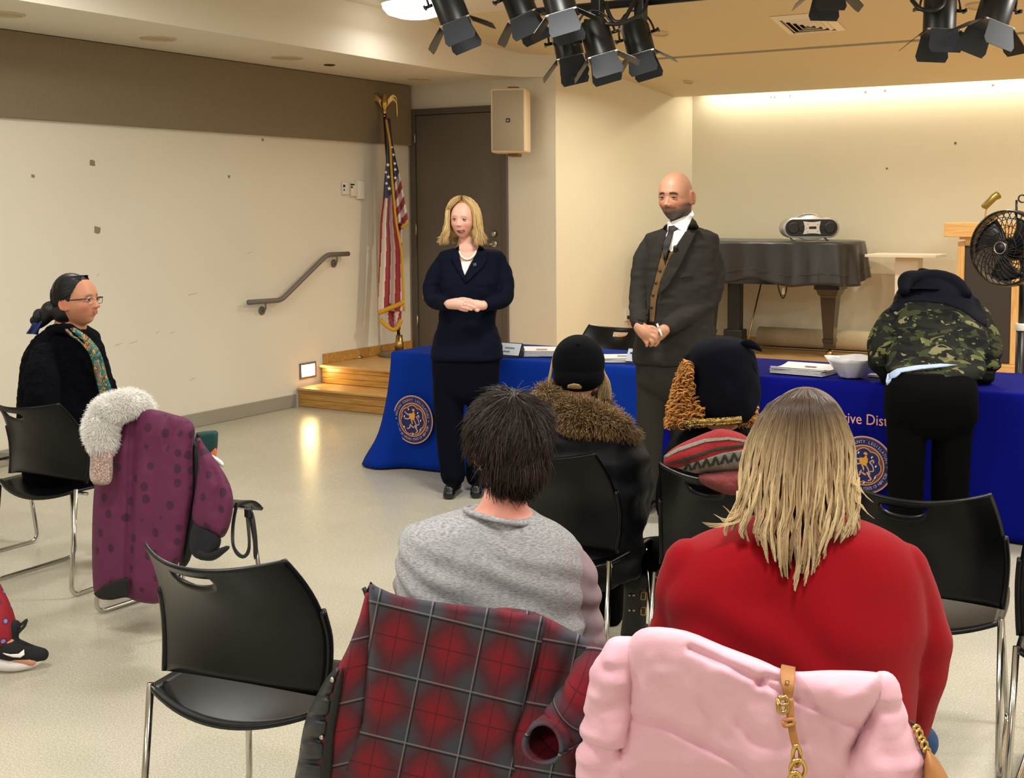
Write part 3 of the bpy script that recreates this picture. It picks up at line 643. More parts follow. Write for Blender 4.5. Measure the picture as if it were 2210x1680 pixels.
s2 = aty(1868, 1002, TF-.03); seal(s2[0], s2[2], .152, TF-.058, cl2)
tv, tf = text_mesh('Legislative District', .080, 0.)
c = aty(1852, 904, TF-.03); tv[:, 0] *= .86
obj('cloth_lettering', (np.stack([c[0]+tv[:, 0], np.full(len(tv), TF-.05), c[2]+tv[:, 1]], 1), tf), mat('print_text', (226, 158, 120), .7), cl2, False)['kind'] = 'stuff'

# ------------------------------------------------------------------ things on the table
TT = TZ+.003
def paper_stack(px, py, w_, h_, rz, n, label, curl=.01, marks=True):
    c = atz(px, py, TT); e = empty('paper_stack', c); tag(e, label, 'papers'); rr = random.Random(int(px))
    for k in range(n):
        a = rz+rr.uniform(-.07, .07); th = .0045
        def fn(u, v_): x, y = (u-.5)*w_, (v_-.5)*h_; return V3(x*math.cos(a)-y*math.sin(a), x*math.sin(a)+y*math.cos(a), k*th+.001+(curl*(abs(v_-.5)*2)**2*(k+1)/n))+V3(c[0], c[1], TT)
        o = obj('sheet', grid(fn, 5, 6), M['paper'], e, False); thicken(o, .0036, 1)
    if marks:
        m_ = obj('printed_block', xf(box(-.035, .035, -.012, .012, 0, .001), rz=rz, loc=(c[0]+.02, c[1]+.03, TT+n*.0045+.006)), mat('ink', (150, 112, 80), .8), e, False)
    return e
paper_stack(1158, 766, .3, .24, .35, 6, 'white paper stack on the table nearest the standing woman', .012)
paper_stack(1334, 779, .24, .2, .5, 5, 'white papers on the table beside the man in the suit', .006)
paper_stack(1738, 805, .31, .24, -.12, 6, 'white paper stack beside the white bowl', .014)
c = atz(1892, 813, TT); e = tag(obj('note_card', bbox(c[0]-.04, c[0]+.04, c[1]-.03, c[1]+.03, TT, TT+.012, .001), M['paper'], None, False), 'small white card pad between the bowl and the bending man', 'card')
# name tents
def tent(px, py, w_, rz, label, face):
    c = atz(px, py, TT); e = empty('name_tent', c); tag(e, label, 'name card'); h = .085
    def T(vf): return xf(vf, rz=rz, loc=(c[0], c[1], TT))
    v = np.array([(-w_/2, -.04, 0), (w_/2, -.04, 0), (w_/2, .04, 0), (-w_/2, .04, 0), (-w_/2, 0, h), (w_/2, 0, h)])
    obj('holder', T((v, [(0, 1, 5, 4), (2, 3, 4, 5), (0, 4, 3), (1, 2, 5), (3, 2, 1, 0)])), M['black'], e, False)
    q = np.array([(-w_/2+.004, -.0395, .012), (w_/2-.004, -.0395, .012), (w_/2-.004, -.004, h-.004), (-w_/2+.004, -.004, h-.004)]); q[:, 1] -= .004
    obj('card', T(rings([q+V3(0, .003, 0), q])), mat('card_blue', (206, 212, 222), .6), e, False)
    for z, x0, x1 in ((.05, -.02, .05), (.028, -.03, .02)):
        yy = -.0395*(1-z/h)-.0065; obj('text_line', T(box(x0, x1, yy-.003, yy, z, z+.008)), mat('tent_ink', (130, 136, 150), .7), e, False)
    t = np.linspace(0, 6.28, 11)[:-1]; yy = -.0395*(1-.055/h)-.0085; obj('emblem', T((np.array([(-.055+.009*math.cos(a), yy, .055+.01*math.sin(a)) for a in t]), [tuple(range(10))])), mat('tent_emblem', (52, 60, 84), .7), e, False)
tent(1101, 769, .19, -.05, 'black tented name card facing the room beside the standing woman', True)
tent(1384, 784, .17, -.05, 'name card mostly hidden behind the man in the suit', True)
# faceted white bowl
bc = atz(1836, 815, TT)
prof = [(.045, .001), (.062, .004), (.066, .012), (.09, .045), (.118, .085), (.138, .108), (.134, .108), (.11, .085), (.084, .047), (.05, .016), (.002, .012)]
def oct_(r, t): return r*(1+.035*math.cos(8*t)+.03*math.cos(4*t))
a = np.linspace(0, 2*math.pi, 48, endpoint=False)
bowl = rings([np.stack([[bc[0]+oct_(r, t)*math.cos(t) for t in a], [bc[1]+oct_(r, t)*math.sin(t) for t in a], [TT+z+(.004*math.cos(4*t) if z > .09 else 0) for t in a]], 1) for r, z in prof])
tag(obj('bowl', bowl, mat('white_melamine', (236, 234, 232), .22, rgb2=(214, 212, 216), vscale=9), None), 'faceted white bowl standing on the blue table', 'bowl')

# ------------------------------------------------------------------ piano under a dark cover
pn = empty('grand_piano', (-3.95, 10.75, SZ)); tag(pn, 'black grand piano under a pleated dark cover at the back of the stage', 'piano')
outl = smooth_path([(-4.95, 10.33), (-4.3, 10.33), (-3.7, 10.36), (-3.3, 10.50), (-3.17, 10.78), (-3.28, 11.08), (-3.8, 11.2), (-4.4, 11.22), (-4.95, 11.22)], 10, closed=True)
ctr = outl.mean(0); PT = 1.365
nrm = np.gradient(outl, axis=0); nrm = np.stack([nrm[:, 1], -nrm[:, 0]], 1); nrm /= np.linalg.norm(nrm, axis=1)[:, None]
d = np.r_[0, np.cumsum(np.linalg.norm(np.diff(outl, axis=0), axis=1))]; R = []
for s in (.5, .97): R.append(np.c_[(outl-ctr)*s+ctr, np.full(len(outl), PT)])
for v_ in np.linspace(0, 1, 16):
    drop = .36+.025*np.sin(d*5.)+.02*np.sin(d*11)
    o_ = .015+.035*v_+(.024*np.sin(d*30+1.5*np.sin(d*4))+.016*np.sin(d*47+1))*v_**.7
    R.append(np.c_[outl+nrm*o_[:, None], PT-.008-drop*v_])
v, f = rings(R, cap=False); f.append(tuple(range(len(outl)))[::-1])
cov = mat('satin_cover', (34, 31, 29), .38, var=.08, vscale=6, sheen=.15, bump=.05, bscale=200)
o = obj('cover', (v, f), cov, pn); thicken(o, .004, 1)
hem = obj('cover_hem', tube(np.c_[outl+nrm*(.05+.02*np.sin(d*30))[:, None], PT-.008-(.36+.025*np.sin(d*5.)+.02*np.sin(d*11))*.74][:-1], .003, 5, cap=False), cov, pn)
inn = (outl-ctr)*.95+ctr; obj('case', rings([np.c_[inn, np.full(len(inn), z)] for z in (.985, PT-.012)]), mat('piano_black', (16, 14, 13), .18, coat=.5), pn, True, 50)
plm = mat('piano_leg', (40, 31, 25), .2, coat=.6)
def pleg(x, y):
    def sq(h, z): return np.array([(x+a*h, y+b_*h, z) for a, b_ in ((-1, -1), (1, -1), (1, 1), (-1, 1))])
    o = obj('leg', rings([sq(h, z) for h, z in ((.04, SZ+.075), (.043, SZ+.08), (.045, SZ+.13), (.052, SZ+.135), (.052, SZ+.165), (.045, SZ+.17), (.07, .86), (.075, .88), (.085, .885), (.10, .93), (.115, .935), (.115, .985))]), plm, pn, False)
    obj('caster', xf(lathe([(.006, 0), (.03, .006), (.034, .03), (.03, .055), (.014, .06), (.02, .076)], 14), loc=(x, y, SZ)), M['brass'], o)
pleg(-3.42, 10.75); pleg(-4.55, 10.48); pleg(-4.7, 11.05)
mb = MB(); mb.add(*bbox(-4.30, -4.18, 10.50, 10.6, .55, .985, .01)); obj('pedal_lyre', mb, M['black'], pn, False)
for x in (-4.34, -4.14): obj('lyre_brace', tube([(x, 10.95, .985), (x+.02, 10.55, .45)], .007, 7), M['brass'], pn)
for k in range(3): obj('pedal', tube([(-4.29+k*.05, 10.5, .42), (-4.29+k*.05, 10.38, .41)], .011, 8), M['brass'], pn)
obj('pedal_box', bbox(-4.33, -4.15, 10.48, 10.62, .39, .56, .012), M['black'], pn, False)
cb = [P(1678, 612, depth((-3.95, 10.4, 1.))), P(1683, 632, 11.05), P(1690, 644, 11.05), P(1696, 632, 11.05), P(1699, 610, 11.05)]
hp = empty('hanging_plug', cb[2]); tag(hp, 'pale plug hanging on a cable loop under the piano cover', 'plug')
obj('cable', tube(smooth_path(cb, 6), .006, 7), M['black'], hp); c = P(1691, 628, 11.03); obj('plug_body', bbox(c[0]-.012, c[0]+.012, c[1]-.012, c[1]+.012, c[2]-.03, c[2]+.03, .004), M['white'], hp, False)

# ------------------------------------------------------------------ boombox
bbx = empty('boombox', (-3.6, 10.62, PT)); tag(bbx, 'silver and black stadium shaped boombox on the covered piano', 'stereo')
silver = mat('silver_plastic', (186, 184, 182), .3, .6); bc = V3(-3.60, 10.66, PT+.115); ba = math.radians(36)
def stadium(hw, r, n=14, bulge=0.):
    t = np.linspace(-math.pi/2, math.pi/2, n); p_ = [(hw-r+r*math.cos(a), r*math.sin(a)) for a in t]
    xs = np.linspace(hw-r, -(hw-r), 17)[1:-1]; p_ += [(x, r+bulge*max(0, 1-(x/.1)**2)) for x in xs]
    p_ += [(-(hw-r)-r*math.cos(a), -r*math.sin(a)) for a in t]; p_ += [(x, -r-bulge*max(0, 1-(x/.1)**2)) for x in xs[::-1]]
    return np.array(p_)
def st(p_, y): return np.stack([p_[:, 0], np.full(len(p_), y), p_[:, 1]], 1)
def TB_(vf): return xf(vf, rz=ba, loc=bc)
body = [st(stadium(.2, .06, bulge=.015), .11), st(stadium(.245, .085, bulge=.02), .08), st(stadium(.26, .09, bulge=.022), -.02), st(stadium(.255, .09, bulge=.022), -.085), st(stadium(.243, .08, bulge=.022), -.09)]
obj('body', TB_(rings(body)), silver, bbx, True, 50)
obj('front_panel', TB_(rings([st(stadium(.238, .075), -.088), st(stadium(.232, .07), -.096)])), M['black'], bbx, True, 40)
for x, r in ((-.165, .052), (-.09, .03), (.09, .026), (.165, .052)):
    s_ = obj('speaker_cone', TB_(xf(lathe([(r, 0), (r*.95, .006), (r*.55, -.012), (r*.3, -.006), (.001, .0)], 22, cap=False), M=[[1, 0, 0], [0, 0, -1], [0, 1, 0]], loc=(x, -.098, 0))), mat('cone', (24, 22, 22), .35) if 'cone' not in bpy.data.materials else bpy.data.materials['cone'], bbx)
cp = np.array([(-.075+.008*math.cos(z*40), z) for z in np.linspace(-.058, .058, 9)]+[(x, .058-.008*math.cos(x*20)) for x in np.linspace(-.06, .06, 7)]+[(.075-.008*math.cos(z*40), z) for z in np.linspace(.058, -.058, 9)]+[(x, -.058+.008*math.cos(x*20)) for x in np.linspace(.06, -.06, 7)])
cpn = obj('control_panel', TB_(rings([st(cp, -.095), st(cp*.97, -.106)])), mat('panel_silver', (214, 208, 202), .35, .3), bbx, True, 40)
obj('display', TB_(bbox(-.028, .038, -.109, -.105, -.01, .012, .003)), M['black'], cpn, False)
for x, z in ((-.05, .005), (-.055, -.005), (.05, .03), (.05, -.03), (-.04, .035), (-.04, -.035)): obj('button', TB_(xf(lathe([(.006, 0), (.005, .004), (.001, .005)], 10), M=[[1, 0, 0], [0, 0, -1], [0, 1, 0]], loc=(x, -.106, z))), silver, cpn)
for s in (-1, 1): obj('foot', TB_(tube(smooth_path([(s*.15, .05, -.08), (s*.16, -.03, -.108), (s*.15, -.1, -.1)], 5), .009, 8)), silver, bbx)
obj('handle', TB_(tube(smooth_path([(-.12, .03, .08), (-.06, .03, .115), (0, .03, .122), (.06, .03, .115), (.12, .03, .08)], 6), .01, 8)), silver, bbx)

# ------------------------------------------------------------------ carpet roll, white pedestal table, lectern
cr0 = V3(-4.26, 11.215, SZ+.105); cpt = mat('carpet_back', (206, 188, 152), .95, var=.12, vscale=30, bump=.3, bscale=200)
rl = empty('rolled_carpet', cr0-V3(0, 0, .105)); tag(rl, 'rolled beige carpet lying along the stage wall under the piano', 'carpet roll')
sp_ = []
for t in np.linspace(0, 6*math.pi, 90): r = .104-.012*t/math.pi*.9; sp_.append((r*math.cos(t-2), r*math.sin(t-2)))
sp_ = np.array(sp_)[sp_[0] is None or slice(None)]
L_ = 1.9; v = np.array([(x, cr0[1]+a_[0], cr0[2]+a_[1]) for x in (cr0[0], cr0[0]+L_) for a_ in sp_]); n = len(sp_)
o = obj('roll', (v, [(i, i+1, n+i+1, n+i) for i in range(n-1)]), cpt, rl); thicken(o, .007, 0)
pd = empty('pedestal_table', (-2.8, 10.95, SZ)); tag(pd, 'small white pedestal table beside the piano', 'table'); wl_ = mat('white_laminate', (226, 216, 198), .5)
obj('top', bbox(-3.11, -2.50, 10.72, 11.13, 1.225, 1.25, .003), wl_, pd, False); obj('column', bbox(-2.88, -2.68, 10.86, 11.02, SZ+.03, 1.225, .003), wl_, pd, False); obj('base', bbox(-3.0, -2.56, 10.75, 11.12, SZ, SZ+.03, .004), wl_, pd, False)
lc = empty('lectern', (-2.0, 10.35, SZ)); tag(lc, 'oak lectern with black front panel behind the fan', 'lectern')
LX0, LX1, LY = -2.225, -1.80, 10.33
obj('plinth', bbox(LX0-.04, LX1+.14, LY-.06, LY+.42, SZ, SZ+.075, .005), M['oak'], lc, False)
for x in (LX0, LX1): obj('post', bbox(x-.012, x+.045, LY-.005, LY+.38, SZ+.075, 1.375, .004), M['oakz'], lc, False)
obj('front_panel', bbox(LX0+.045, LX1-.012, LY+.004, LY+.02, SZ+.08, 1.345, .008), mat('charcoal_panel', (50, 44, 40), .7, bump=.1, bscale=300), lc, False)
obj('rail', bbox(LX0+.045, LX1-.012, LY+.0, LY+.03, 1.345, 1.40, .003), M['oak'], lc, False)
obj('top_box', bbox(-2.335, -1.60, LY-.06, LY+.44, 1.415, 1.53, .005), M['oak'], lc, False); obj('shelf', bbox(LX0, LX1+.04, LY+.0, LY+.38, 1.395, 1.418, .003), M['oak'], lc, False)
mc = empty('gooseneck_microphone', aty(2127, 477, LY+.05)); tag(mc, 'brass coloured microphone angled on a short stem above the lectern', 'microphone')
mbp = aty(2127, 478, LY+.02); mD = depth(mbp)
obj('stem', tube(smooth_path([V3(mbp[0], mbp[1], 1.53), P(2127, 462, mD), P(2131, 446, mD), P(2136, 438, mD)], 5), .006, 8), M['brass'], mc)
obj('microphone_body', tube([P(2123, 449, mD), P(2124, 447.5, mD), P(2146, 425, mD), P(2150, 423, mD), P(2155, 420, mD), P(2156, 419, mD)], [.02, .028, .031, .034, .034, .02], 16), mat('mic_brass', (138, 120, 62), .35, .7), mc)

# ------------------------------------------------------------------ pedestal fan
fD = 7.5; fh = P(2173, 536, fD); fr_ = 82*fD/F
fn_ = empty('pedestal_fan', (fh[0]+.1, fh[1]+.1, 0)); tag(fn_, 'black pedestal fan with spiral grille beside the lectern', 'fan')
ang = math.radians(48)                                     # the fan turns away to the right
nf = -CF*math.cos(ang)-CR*math.sin(ang); nf /= np.linalg.norm(nf); fu = np.cross(UP, nf); fu /= np.linalg.norm(fu); nf = nf+UP*.05; nf /= np.linalg.norm(nf); fv = np.cross(nf, fu)
def FT(p_): p_ = np.asarray(p_, float); return fh+p_[:, :1]*fu+p_[:, 1:2]*fv+p_[:, 2:3]*nf
def ring_(r, z, w_): t = np.linspace(0, 2*math.pi, 49); v, f = tube(FT(np.stack([r*np.cos(t), r*np.sin(t), np.full(49, z)], 1)), w_, 6, cap=False); return v, f
fm = mat('fan_black', (16, 14, 14), .35)
t = np.linspace(0, 2*math.pi, 49)[:-1]
obj('rim', rings([FT(np.stack([r*np.cos(t), r*np.sin(t), np.full(48, z)], 1)) for r, z in ((fr_*.96, .035), (fr_*1.0, .03), (fr_*1.02, 0), (fr_*1.02, -.05), (fr_, -.06), (fr_*.95, -.06), (fr_*.95, .03), (fr_*.96, .035))], cap=False), fm, fn_)
for sgn, nm in ((1, 'front_grille'), (-1, 'rear_grille')):
    mb = MB()
    for k in range(30):
        a0 = k/30*2*math.pi; rr_ = np.linspace(.14, .97, 12); aa = a0+sgn*(rr_-.14)*1.1
        zz = sgn*(.03+.04*(1-rr_**2))-(0 if sgn > 0 else .02)
        mb.add(*tube(FT(np.stack([fr_*rr_*np.cos(aa), fr_*rr_*np.sin(aa), zz], 1)), .0026, 5))
    for r in (.4, .6, .8): mb.add(*ring_(fr_*r, sgn*(.03+.04*(1-r*r))-(0 if sgn > 0 else .02), .002))
    o = obj(nm, mb, fm, fn_); o['kind'] = 'stuff'
obj('hub', rings([FT(np.stack([r*np.cos(t), r*np.sin(t), np.full(48, z)], 1)) for r, z in ((fr_*.2, .05), (fr_*.2, .072), (fr_*.16, .085), (fr_*.01, .088))]), fm, fn_)
obj('hub_ring', ring_(fr_*.155, .084, .004), M['steel'], fn_)
for k in range(3):
    a0 = k*2*math.pi/3+.3
    def bl(u, v_): r = fr_*(.2+.66*v_); a = a0+(u-.5)*(1.1+.2*v_)+v_*.3; return FT([(r*math.cos(a), r*math.sin(a), (u-.5)*.05)])[0]
    thicken(obj('blade', grid(bl, 8, 8), mat('fan_blade', (30, 27, 26), .3) if 'fan_blade' not in bpy.data.materials else bpy.data.materials['fan_blade'], fn_), .003)
obj('motor', rings([FT(np.stack([r*np.cos(t), r*np.sin(t), np.full(48, z)], 1)) for r, z in ((.06, -.05), (.075, -.08), (.07, -.17), (.03, -.2))]), fm, fn_)
mp = FT([(0, 0, -.12)])[0]
px_ = P(2206, 640, depth(mp)); px_ = V3(px_[0], px_[1], 0)
obj('pole', tube([(px_[0], px_[1], .05), (px_[0], px_[1], .93)], .03, 14), fm, fn_); obj('upper_pole', tube([(px_[0], px_[1], .9), (px_[0], px_[1], mp[2])], .019, 14), fm, fn_)
obj('collar', lathe([(.034, .9), (.036, .905), (.036, .94), (.034, .945)], 20, (px_[0], px_[1], 0)), M['white'], fn_); obj('neck', tube([(px_[0], px_[1], mp[2]-.02), mp], .03, 10), fm, fn_)
obj('base', lathe([(.01, 0), (.22, 0), (.22, .015), (.19, .035), (.05, .055)], 32, (px_[0], px_[1], 0)), fm, fn_)
hd = P(2194, 452, fD); obj('carry_stem', tube([hd-V3(0, 0, .06), P(2194, 432, fD)], .007, 8), fm, fn_); k = obj('carry_ring', tube(smooth_path([P(2206+8*math.cos(a), 429+8*math.sin(a), fD) for a in np.linspace(0, 6.28, 12)], 2), .005, 7, cap=False), fm, fn_)

# ------------------------------------------------------------------ chairs
C2X, C2Y, C3X, C3Y = -1.49, 2.31, -.86, 2.24
def chair_meshes():
    uc, hwid = -.15, .30                                    # handle slot
    us = sorted(set(np.round(np.r_[np.linspace(-1, uc-hwid*1.8, 7), np.linspace(uc-hwid*1.8, uc+hwid*1.8, 37), np.linspace(uc+hwid*1.8, 1, 13)], 5))); nu = len(us)
    rows = list(np.linspace(0, .78, 16)); nb = len(rows); nt_ = 4
    def surf(u, v_):
        w_ = .236+.022*math.sin(math.pi*v_)-.030*v_; x = u*w_
        z = .478+.352*v_+.03*(1-u*u)*(1-v_)+.022*u*u*v_-.012*v_
        return V3(x, -.20-.125*v_**2.2+.02*math.sin(math.pi*v_)+(.055+.03*v_)*u*u, z)
    V = []
    for u in us:
        s = (u-uc)/(hwid*1.0); h = .115*(.34+.66*math.sqrt(max(0, 1-s*s))) if abs(s) < 1 else .115*.34*max(.25, 1-(abs(s)-1)*.6)
        vt = .92; vb = vt-h
        col = [r_*(vb/.78) for r_ in rows]+list(np.linspace(vt, 1, nt_)); V.append([surf(u, q) for q in col])
    nv = nb+nt_; v = np.array(V).reshape(-1, 3); f = []
    for i in range(nu-1):
        for j in range(nv-1):
            if j == nb-1 and abs((us[i]+us[i+1])/2-uc) < hwid: continue
            f.append((i*nv+j, (i+1)*nv+j, (i+1)*nv+j+1, i*nv+j+1))
    back = to_mesh('backrest', v, f)
    def seat(u, v_):
        u = u*2-1; w_ = .238+.010*math.sin(math.pi*v_); y = -.205+.425*v_-.05*(1-u*u)*(1-v_)**2
        z = .462-.022*(1-u*u)*(1-.4*v_)-.022*(1-u*u)*(1-v_)**3-(.05*max(0, (v_-.8)/.2)**2)
        return V3(u*w_, y, z)
    v, f = grid(seat, 20, 20); sm = to_mesh('seat', v, f)
    frames_ = []
    for s in (-1, 1):
        p_ = round_path([(s*.238, -.20, .465), (s*.246, -.255, .012), (s*.246, .20, .012), (s*.215, .165, .425)], .05, 6); v, f = tube(p_, .0095, 10); frames_.append(to_mesh('sled_frame', v, f))
    bars = [to_mesh('cross_bar', *tube([(-.215, y, .425), (.215, y, .425)], .008, 8)) for y in (-.12, .14)]
    ups = [to_mesh('upright', *tube(smooth_path([surf(s*1.0, q)+V3(s*.002, .0, 0) for q in (0, .2, .4, .6)], 4), [.011]*4*3+[.006] if False else .0095, 8)) for s in (-1, 1)]
    return back, sm, frames_, bars, ups
CB, CS, CFR, CBAR, CUP = chair_meshes()
for me in (CB, CS): me.materials.append(M['plastic'])
for me in CFR+CBAR: me.materials.append(M['chrome'])
for me in CUP: me.materials.append(M['plastic'])
def chair(x, y, rz, label, sc_=1.):
    e = empty('stacking_chair', (x, y, 0)); e.rotation_euler = (0, 0, math.radians(rz)); tag(e, label, 'chair', 'black stacking chairs')
    def ch(nm, me, th=None, off=0):
        o = bpy.data.objects.new(nm, me); C.objects.link(o); o.parent = e
        if th: thicken(o, th, off)
        return o
    ch('backrest', CB, .009, 0); ch('seat', CS, .012, -1)
    for me in CFR: ch('sled_frame', me)
    for me in CBAR: ch('cross_bar', me)
    for me in CUP: ch('upright', me)
    return e
chair(-2.204, 2.345, 7.65, 'empty black chair in the foreground beside the plaid coat')
chair(C2X, C2Y, 5, 'black chair under the man in the grey shirt, hung with the plaid coat')
chair(C3X, C3Y, 5, 'black chair under the woman in red, hung with the pink coat')
chair(-2.16, 3.83, 3, 'black chair of the woman in the cap')
chair(-1.49, 3.81, 2, 'black chair of the woman with curly hair')
chair(-.906, 3.832, 7, 'empty black chair in front of the woman in red, before the table')
chair(-4.66, 3.69, 2.5, 'black chair of the seated woman with glasses')
chair(-3.87, 3.59, -2.4, 'black chair draped with the purple coat')
chair(-5.56, 3.78, 0, 'black chair at the left edge behind the woman with glasses')
chair(-4.0, 7.42, 176, 'black chair behind the blue table, facing the audience')
chair(-.335, 3.66, 2, 'black chair cut off by the right edge of the photo')
# ------------------------------------------------------------------ people: helpers
from mathutils.bvhtree import BVHTree
def bvh_of(*objs):
    vs, fs, k = [], [], 0
    for o in objs:
        me = o.data; n = len(me.vertices); co = np.empty(n*3); me.vertices.foreach_get('co', co); co = co.reshape(-1, 3); vs += [tuple(q) for q in co]
        fs += [tuple(i+k for i in p_.vertices) for p_ in me.polygons]; k += n
    return BVHTree.FromPolygons(vs, fs)
def cast(bvh, x, y):
    d = Vector(ray(x, y)).normalized(); loc, nrm, idx, dist = bvh.ray_cast(Vector(O), d)
    return (None, None) if loc is None else (np.array(loc), np.array(nrm))
def patch(name, poly, bvh, off, m, parent, Dfall, thick=.003, step=4., smooth_it=2):
    """a piece of cloth or skin detail that follows the surface below it; poly in photo pixels"""
    bm = bmesh.new(); vs = [bm.verts.new((x, y, 0)) for x, y in poly]; bm.faces.new(vs); bmesh.ops.triangulate(bm, faces=bm.faces[:])
    for _ in range(5):
        es = [e for e in bm.edges if (e.verts[0].co-e.verts[1].co).length > step]
        if not es: break
        bmesh.ops.subdivide_edges(bm, edges=es, cuts=1); bmesh.ops.triangulate(bm, faces=bm.faces[:])
    ds = []
    for v in bm.verts:
        l, n_ = cast(bvh, v.co.x, v.co.y); ds.append(depth(l) if l is not None else None)
    ok = [d for d in ds if d is not None]; fb_ = np.median(ok) if ok else Dfall
    ds = [d if d is not None and abs(d-fb_) < .25 else fb_ for d in ds]
    bm.verts.index_update(); ds = np.array(ds, float)
    for _ in range(smooth_it):
        nd = ds.copy()
        for v in bm.verts:
            q = [ds[e.other_vert(v).index] for e in v.link_edges]
            if q: nd[v.index] = .5*ds[v.index]+.5*np.mean(q)
        ds = nd
    out = np.array([P(v.co.x, v.co.y, ds[v.index]-off) for v in bm.verts]); f = [tuple(q.index for q in fc.verts) for fc in bm.faces]; bm.free()
    o = obj(name, (out, f), m, parent, True); thicken(o, thick, 0); return o
def strands(name, paths, r0, r1, m, parent, sides=3, rn=None):
    paths = np.asarray(paths, float); n, k, _ = paths.shape
    t = np.gradient(paths, axis=1); t /= np.linalg.norm(t, axis=2)[..., None]+1e-9
    a = np.broadcast_to(nrs.normal(size=(n, 1, 3)), t.shape); u = np.cross(t, a); u /= np.linalg.norm(u, axis=2)[..., None]+1e-9; w_ = np.cross(t, u)
    r = (r0+(r1-r0)*np.linspace(0, 1, k)**1.5)[None, :, None]
    V = np.stack([paths+r*(math.cos(2*math.pi*s/sides)*u+math.sin(2*math.pi*s/sides)*w_) for s in range(sides)], 2)   # n,k,s,3
    idx = np.arange(n*k*sides).reshape(n, k, sides); F_ = []
    for s in range(sides):
        s2 = (s+1) % sides; F_.append(np.stack([idx[:, :-1, s], idx[:, :-1, s2], idx[:, 1:, s2], idx[:, 1:, s]], -1).reshape(-1, 4))
    F_ = np.concatenate(F_); V = V.reshape(-1, 3)
    me = bpy.data.meshes.new(name); me.vertices.add(len(V)); me.vertices.foreach_set('co', V.ravel().astype(np.float32))
    me.loops.add(F_.size); me.loops.foreach_set('vertex_index', F_.ravel().astype(np.int32)); me.polygons.add(len(F_)); me.polygons.foreach_set('loop_start', np.arange(0, F_.size, 4, dtype=np.int32)); me.polygons.foreach_set('loop_total', np.full(len(F_), 4, dtype=np.int32))
    me.polygons.foreach_set('use_smooth', [True]*len(F_)); me.update()
    if rn is None: rn = nrs.rand(n)
    at_ = me.attributes.new('rnd', 'FLOAT', 'POINT'); at_.data.foreach_set('value', np.repeat(rn, k*sides).astype(np.float32))
    at_ = me.attributes.new('along', 'FLOAT', 'POINT'); at_.data.foreach_set('value', np.tile(np.repeat(np.linspace(0, 1, k), sides), n).astype(np.float32))
    o = link(name, me, m, parent); o['kind'] = 'stuff'; return o
def hair_mat(name, c1, c2, root=None, rough=.42, rootpos=(.05, .5)):
    m, t, b = nt(name); L = t.links.new; a = N(t, 'Attribute', attribute_name='rnd'); mx = N(t, 'Mix', data_type='RGBA'); L(a.outputs['Fac'], mx.inputs[0])
    mx.inputs[6].default_value = (*lin(c1), 1); mx.inputs[7].default_value = (*lin(c2), 1); src = mx.outputs[2]
    if root:
        a2 = N(t, 'Attribute', attribute_name='along'); mr = N(t, 'MapRange'); mr.inputs[1].default_value, mr.inputs[2].default_value = rootpos; L(a2.outputs['Fac'], mr.inputs[0])
        m2 = N(t, 'Mix', data_type='RGBA'); L(mr.outputs[0], m2.inputs[0]); m2.inputs[6].default_value = (*lin(root), 1); L(src, m2.inputs[7]); src = m2.outputs[2]
    L(src, b.inputs['Base Color']); b.inputs['Roughness'].default_value = rough; b.inputs['Specular IOR Level'].default_value = .4; return m
def surface_pts(o, n, keep=None):
    me = o.data; nv = len(me.vertices); co = np.empty(nv*3); me.vertices.foreach_get('co', co); co = co.reshape(-1, 3); me.calc_loop_triangles()
    tr = np.empty(len(me.loop_triangles)*3, int); me.loop_triangles.foreach_get('vertices', tr); tr = tr.reshape(-1, 3)
    a, b_, c = co[tr[:, 0]], co[tr[:, 1]], co[tr[:, 2]]; nn_ = np.cross(b_-a, c-a); ar = np.linalg.norm(nn_, axis=1); nn_ = nn_/(ar[:, None]+1e-12)
    i = nrs.choice(len(tr), n, p=ar/ar.sum()); r1, r2 = np.sqrt(nrs.rand(n, 1)), nrs.rand(n, 1)
    p_ = (1-r1)*a[i]+r1*(1-r2)*b_[i]+r1*r2*c[i]; q = nn_[i]
    if keep is not None: k = keep(p_, q); p_, q = p_[k], q[k]
    return p_, q
def fur(name, o, n, ln, m, parent, grav=.5, curl=.3, k=5, r0=.0012, r1=.0003, keep=None, flow=None, lnvar=.4, stick=.0):
    p_, q = surface_pts(o, n, keep); n = len(p_); L_ = ln*(1-lnvar*nrs.rand(n, 1)); pts = [p_-q*.003]; cur = p_.copy()
    rndv = nrs.normal(size=(n, 3))*curl; cl = np.stack([vnoise(p_, 28, 3), vnoise(p_, 28, 5), vnoise(p_, 28, 9)], 1)*curl*1.6
    f_ = flow(p_, q) if flow is not None else np.tile(V3(0, 0, -1), (n, 1))
    for s in range(1, k):
        t = s/(k-1); d = q*(1-grav*t)*(1-stick)+f_*grav*(.4+t)+rndv+cl; d /= np.linalg.norm(d, axis=1)[:, None]; cur = cur+d*L_/(k-1); pts.append(cur.copy())
    return strands(name, np.stack(pts, 1), r0, r1, m, parent)
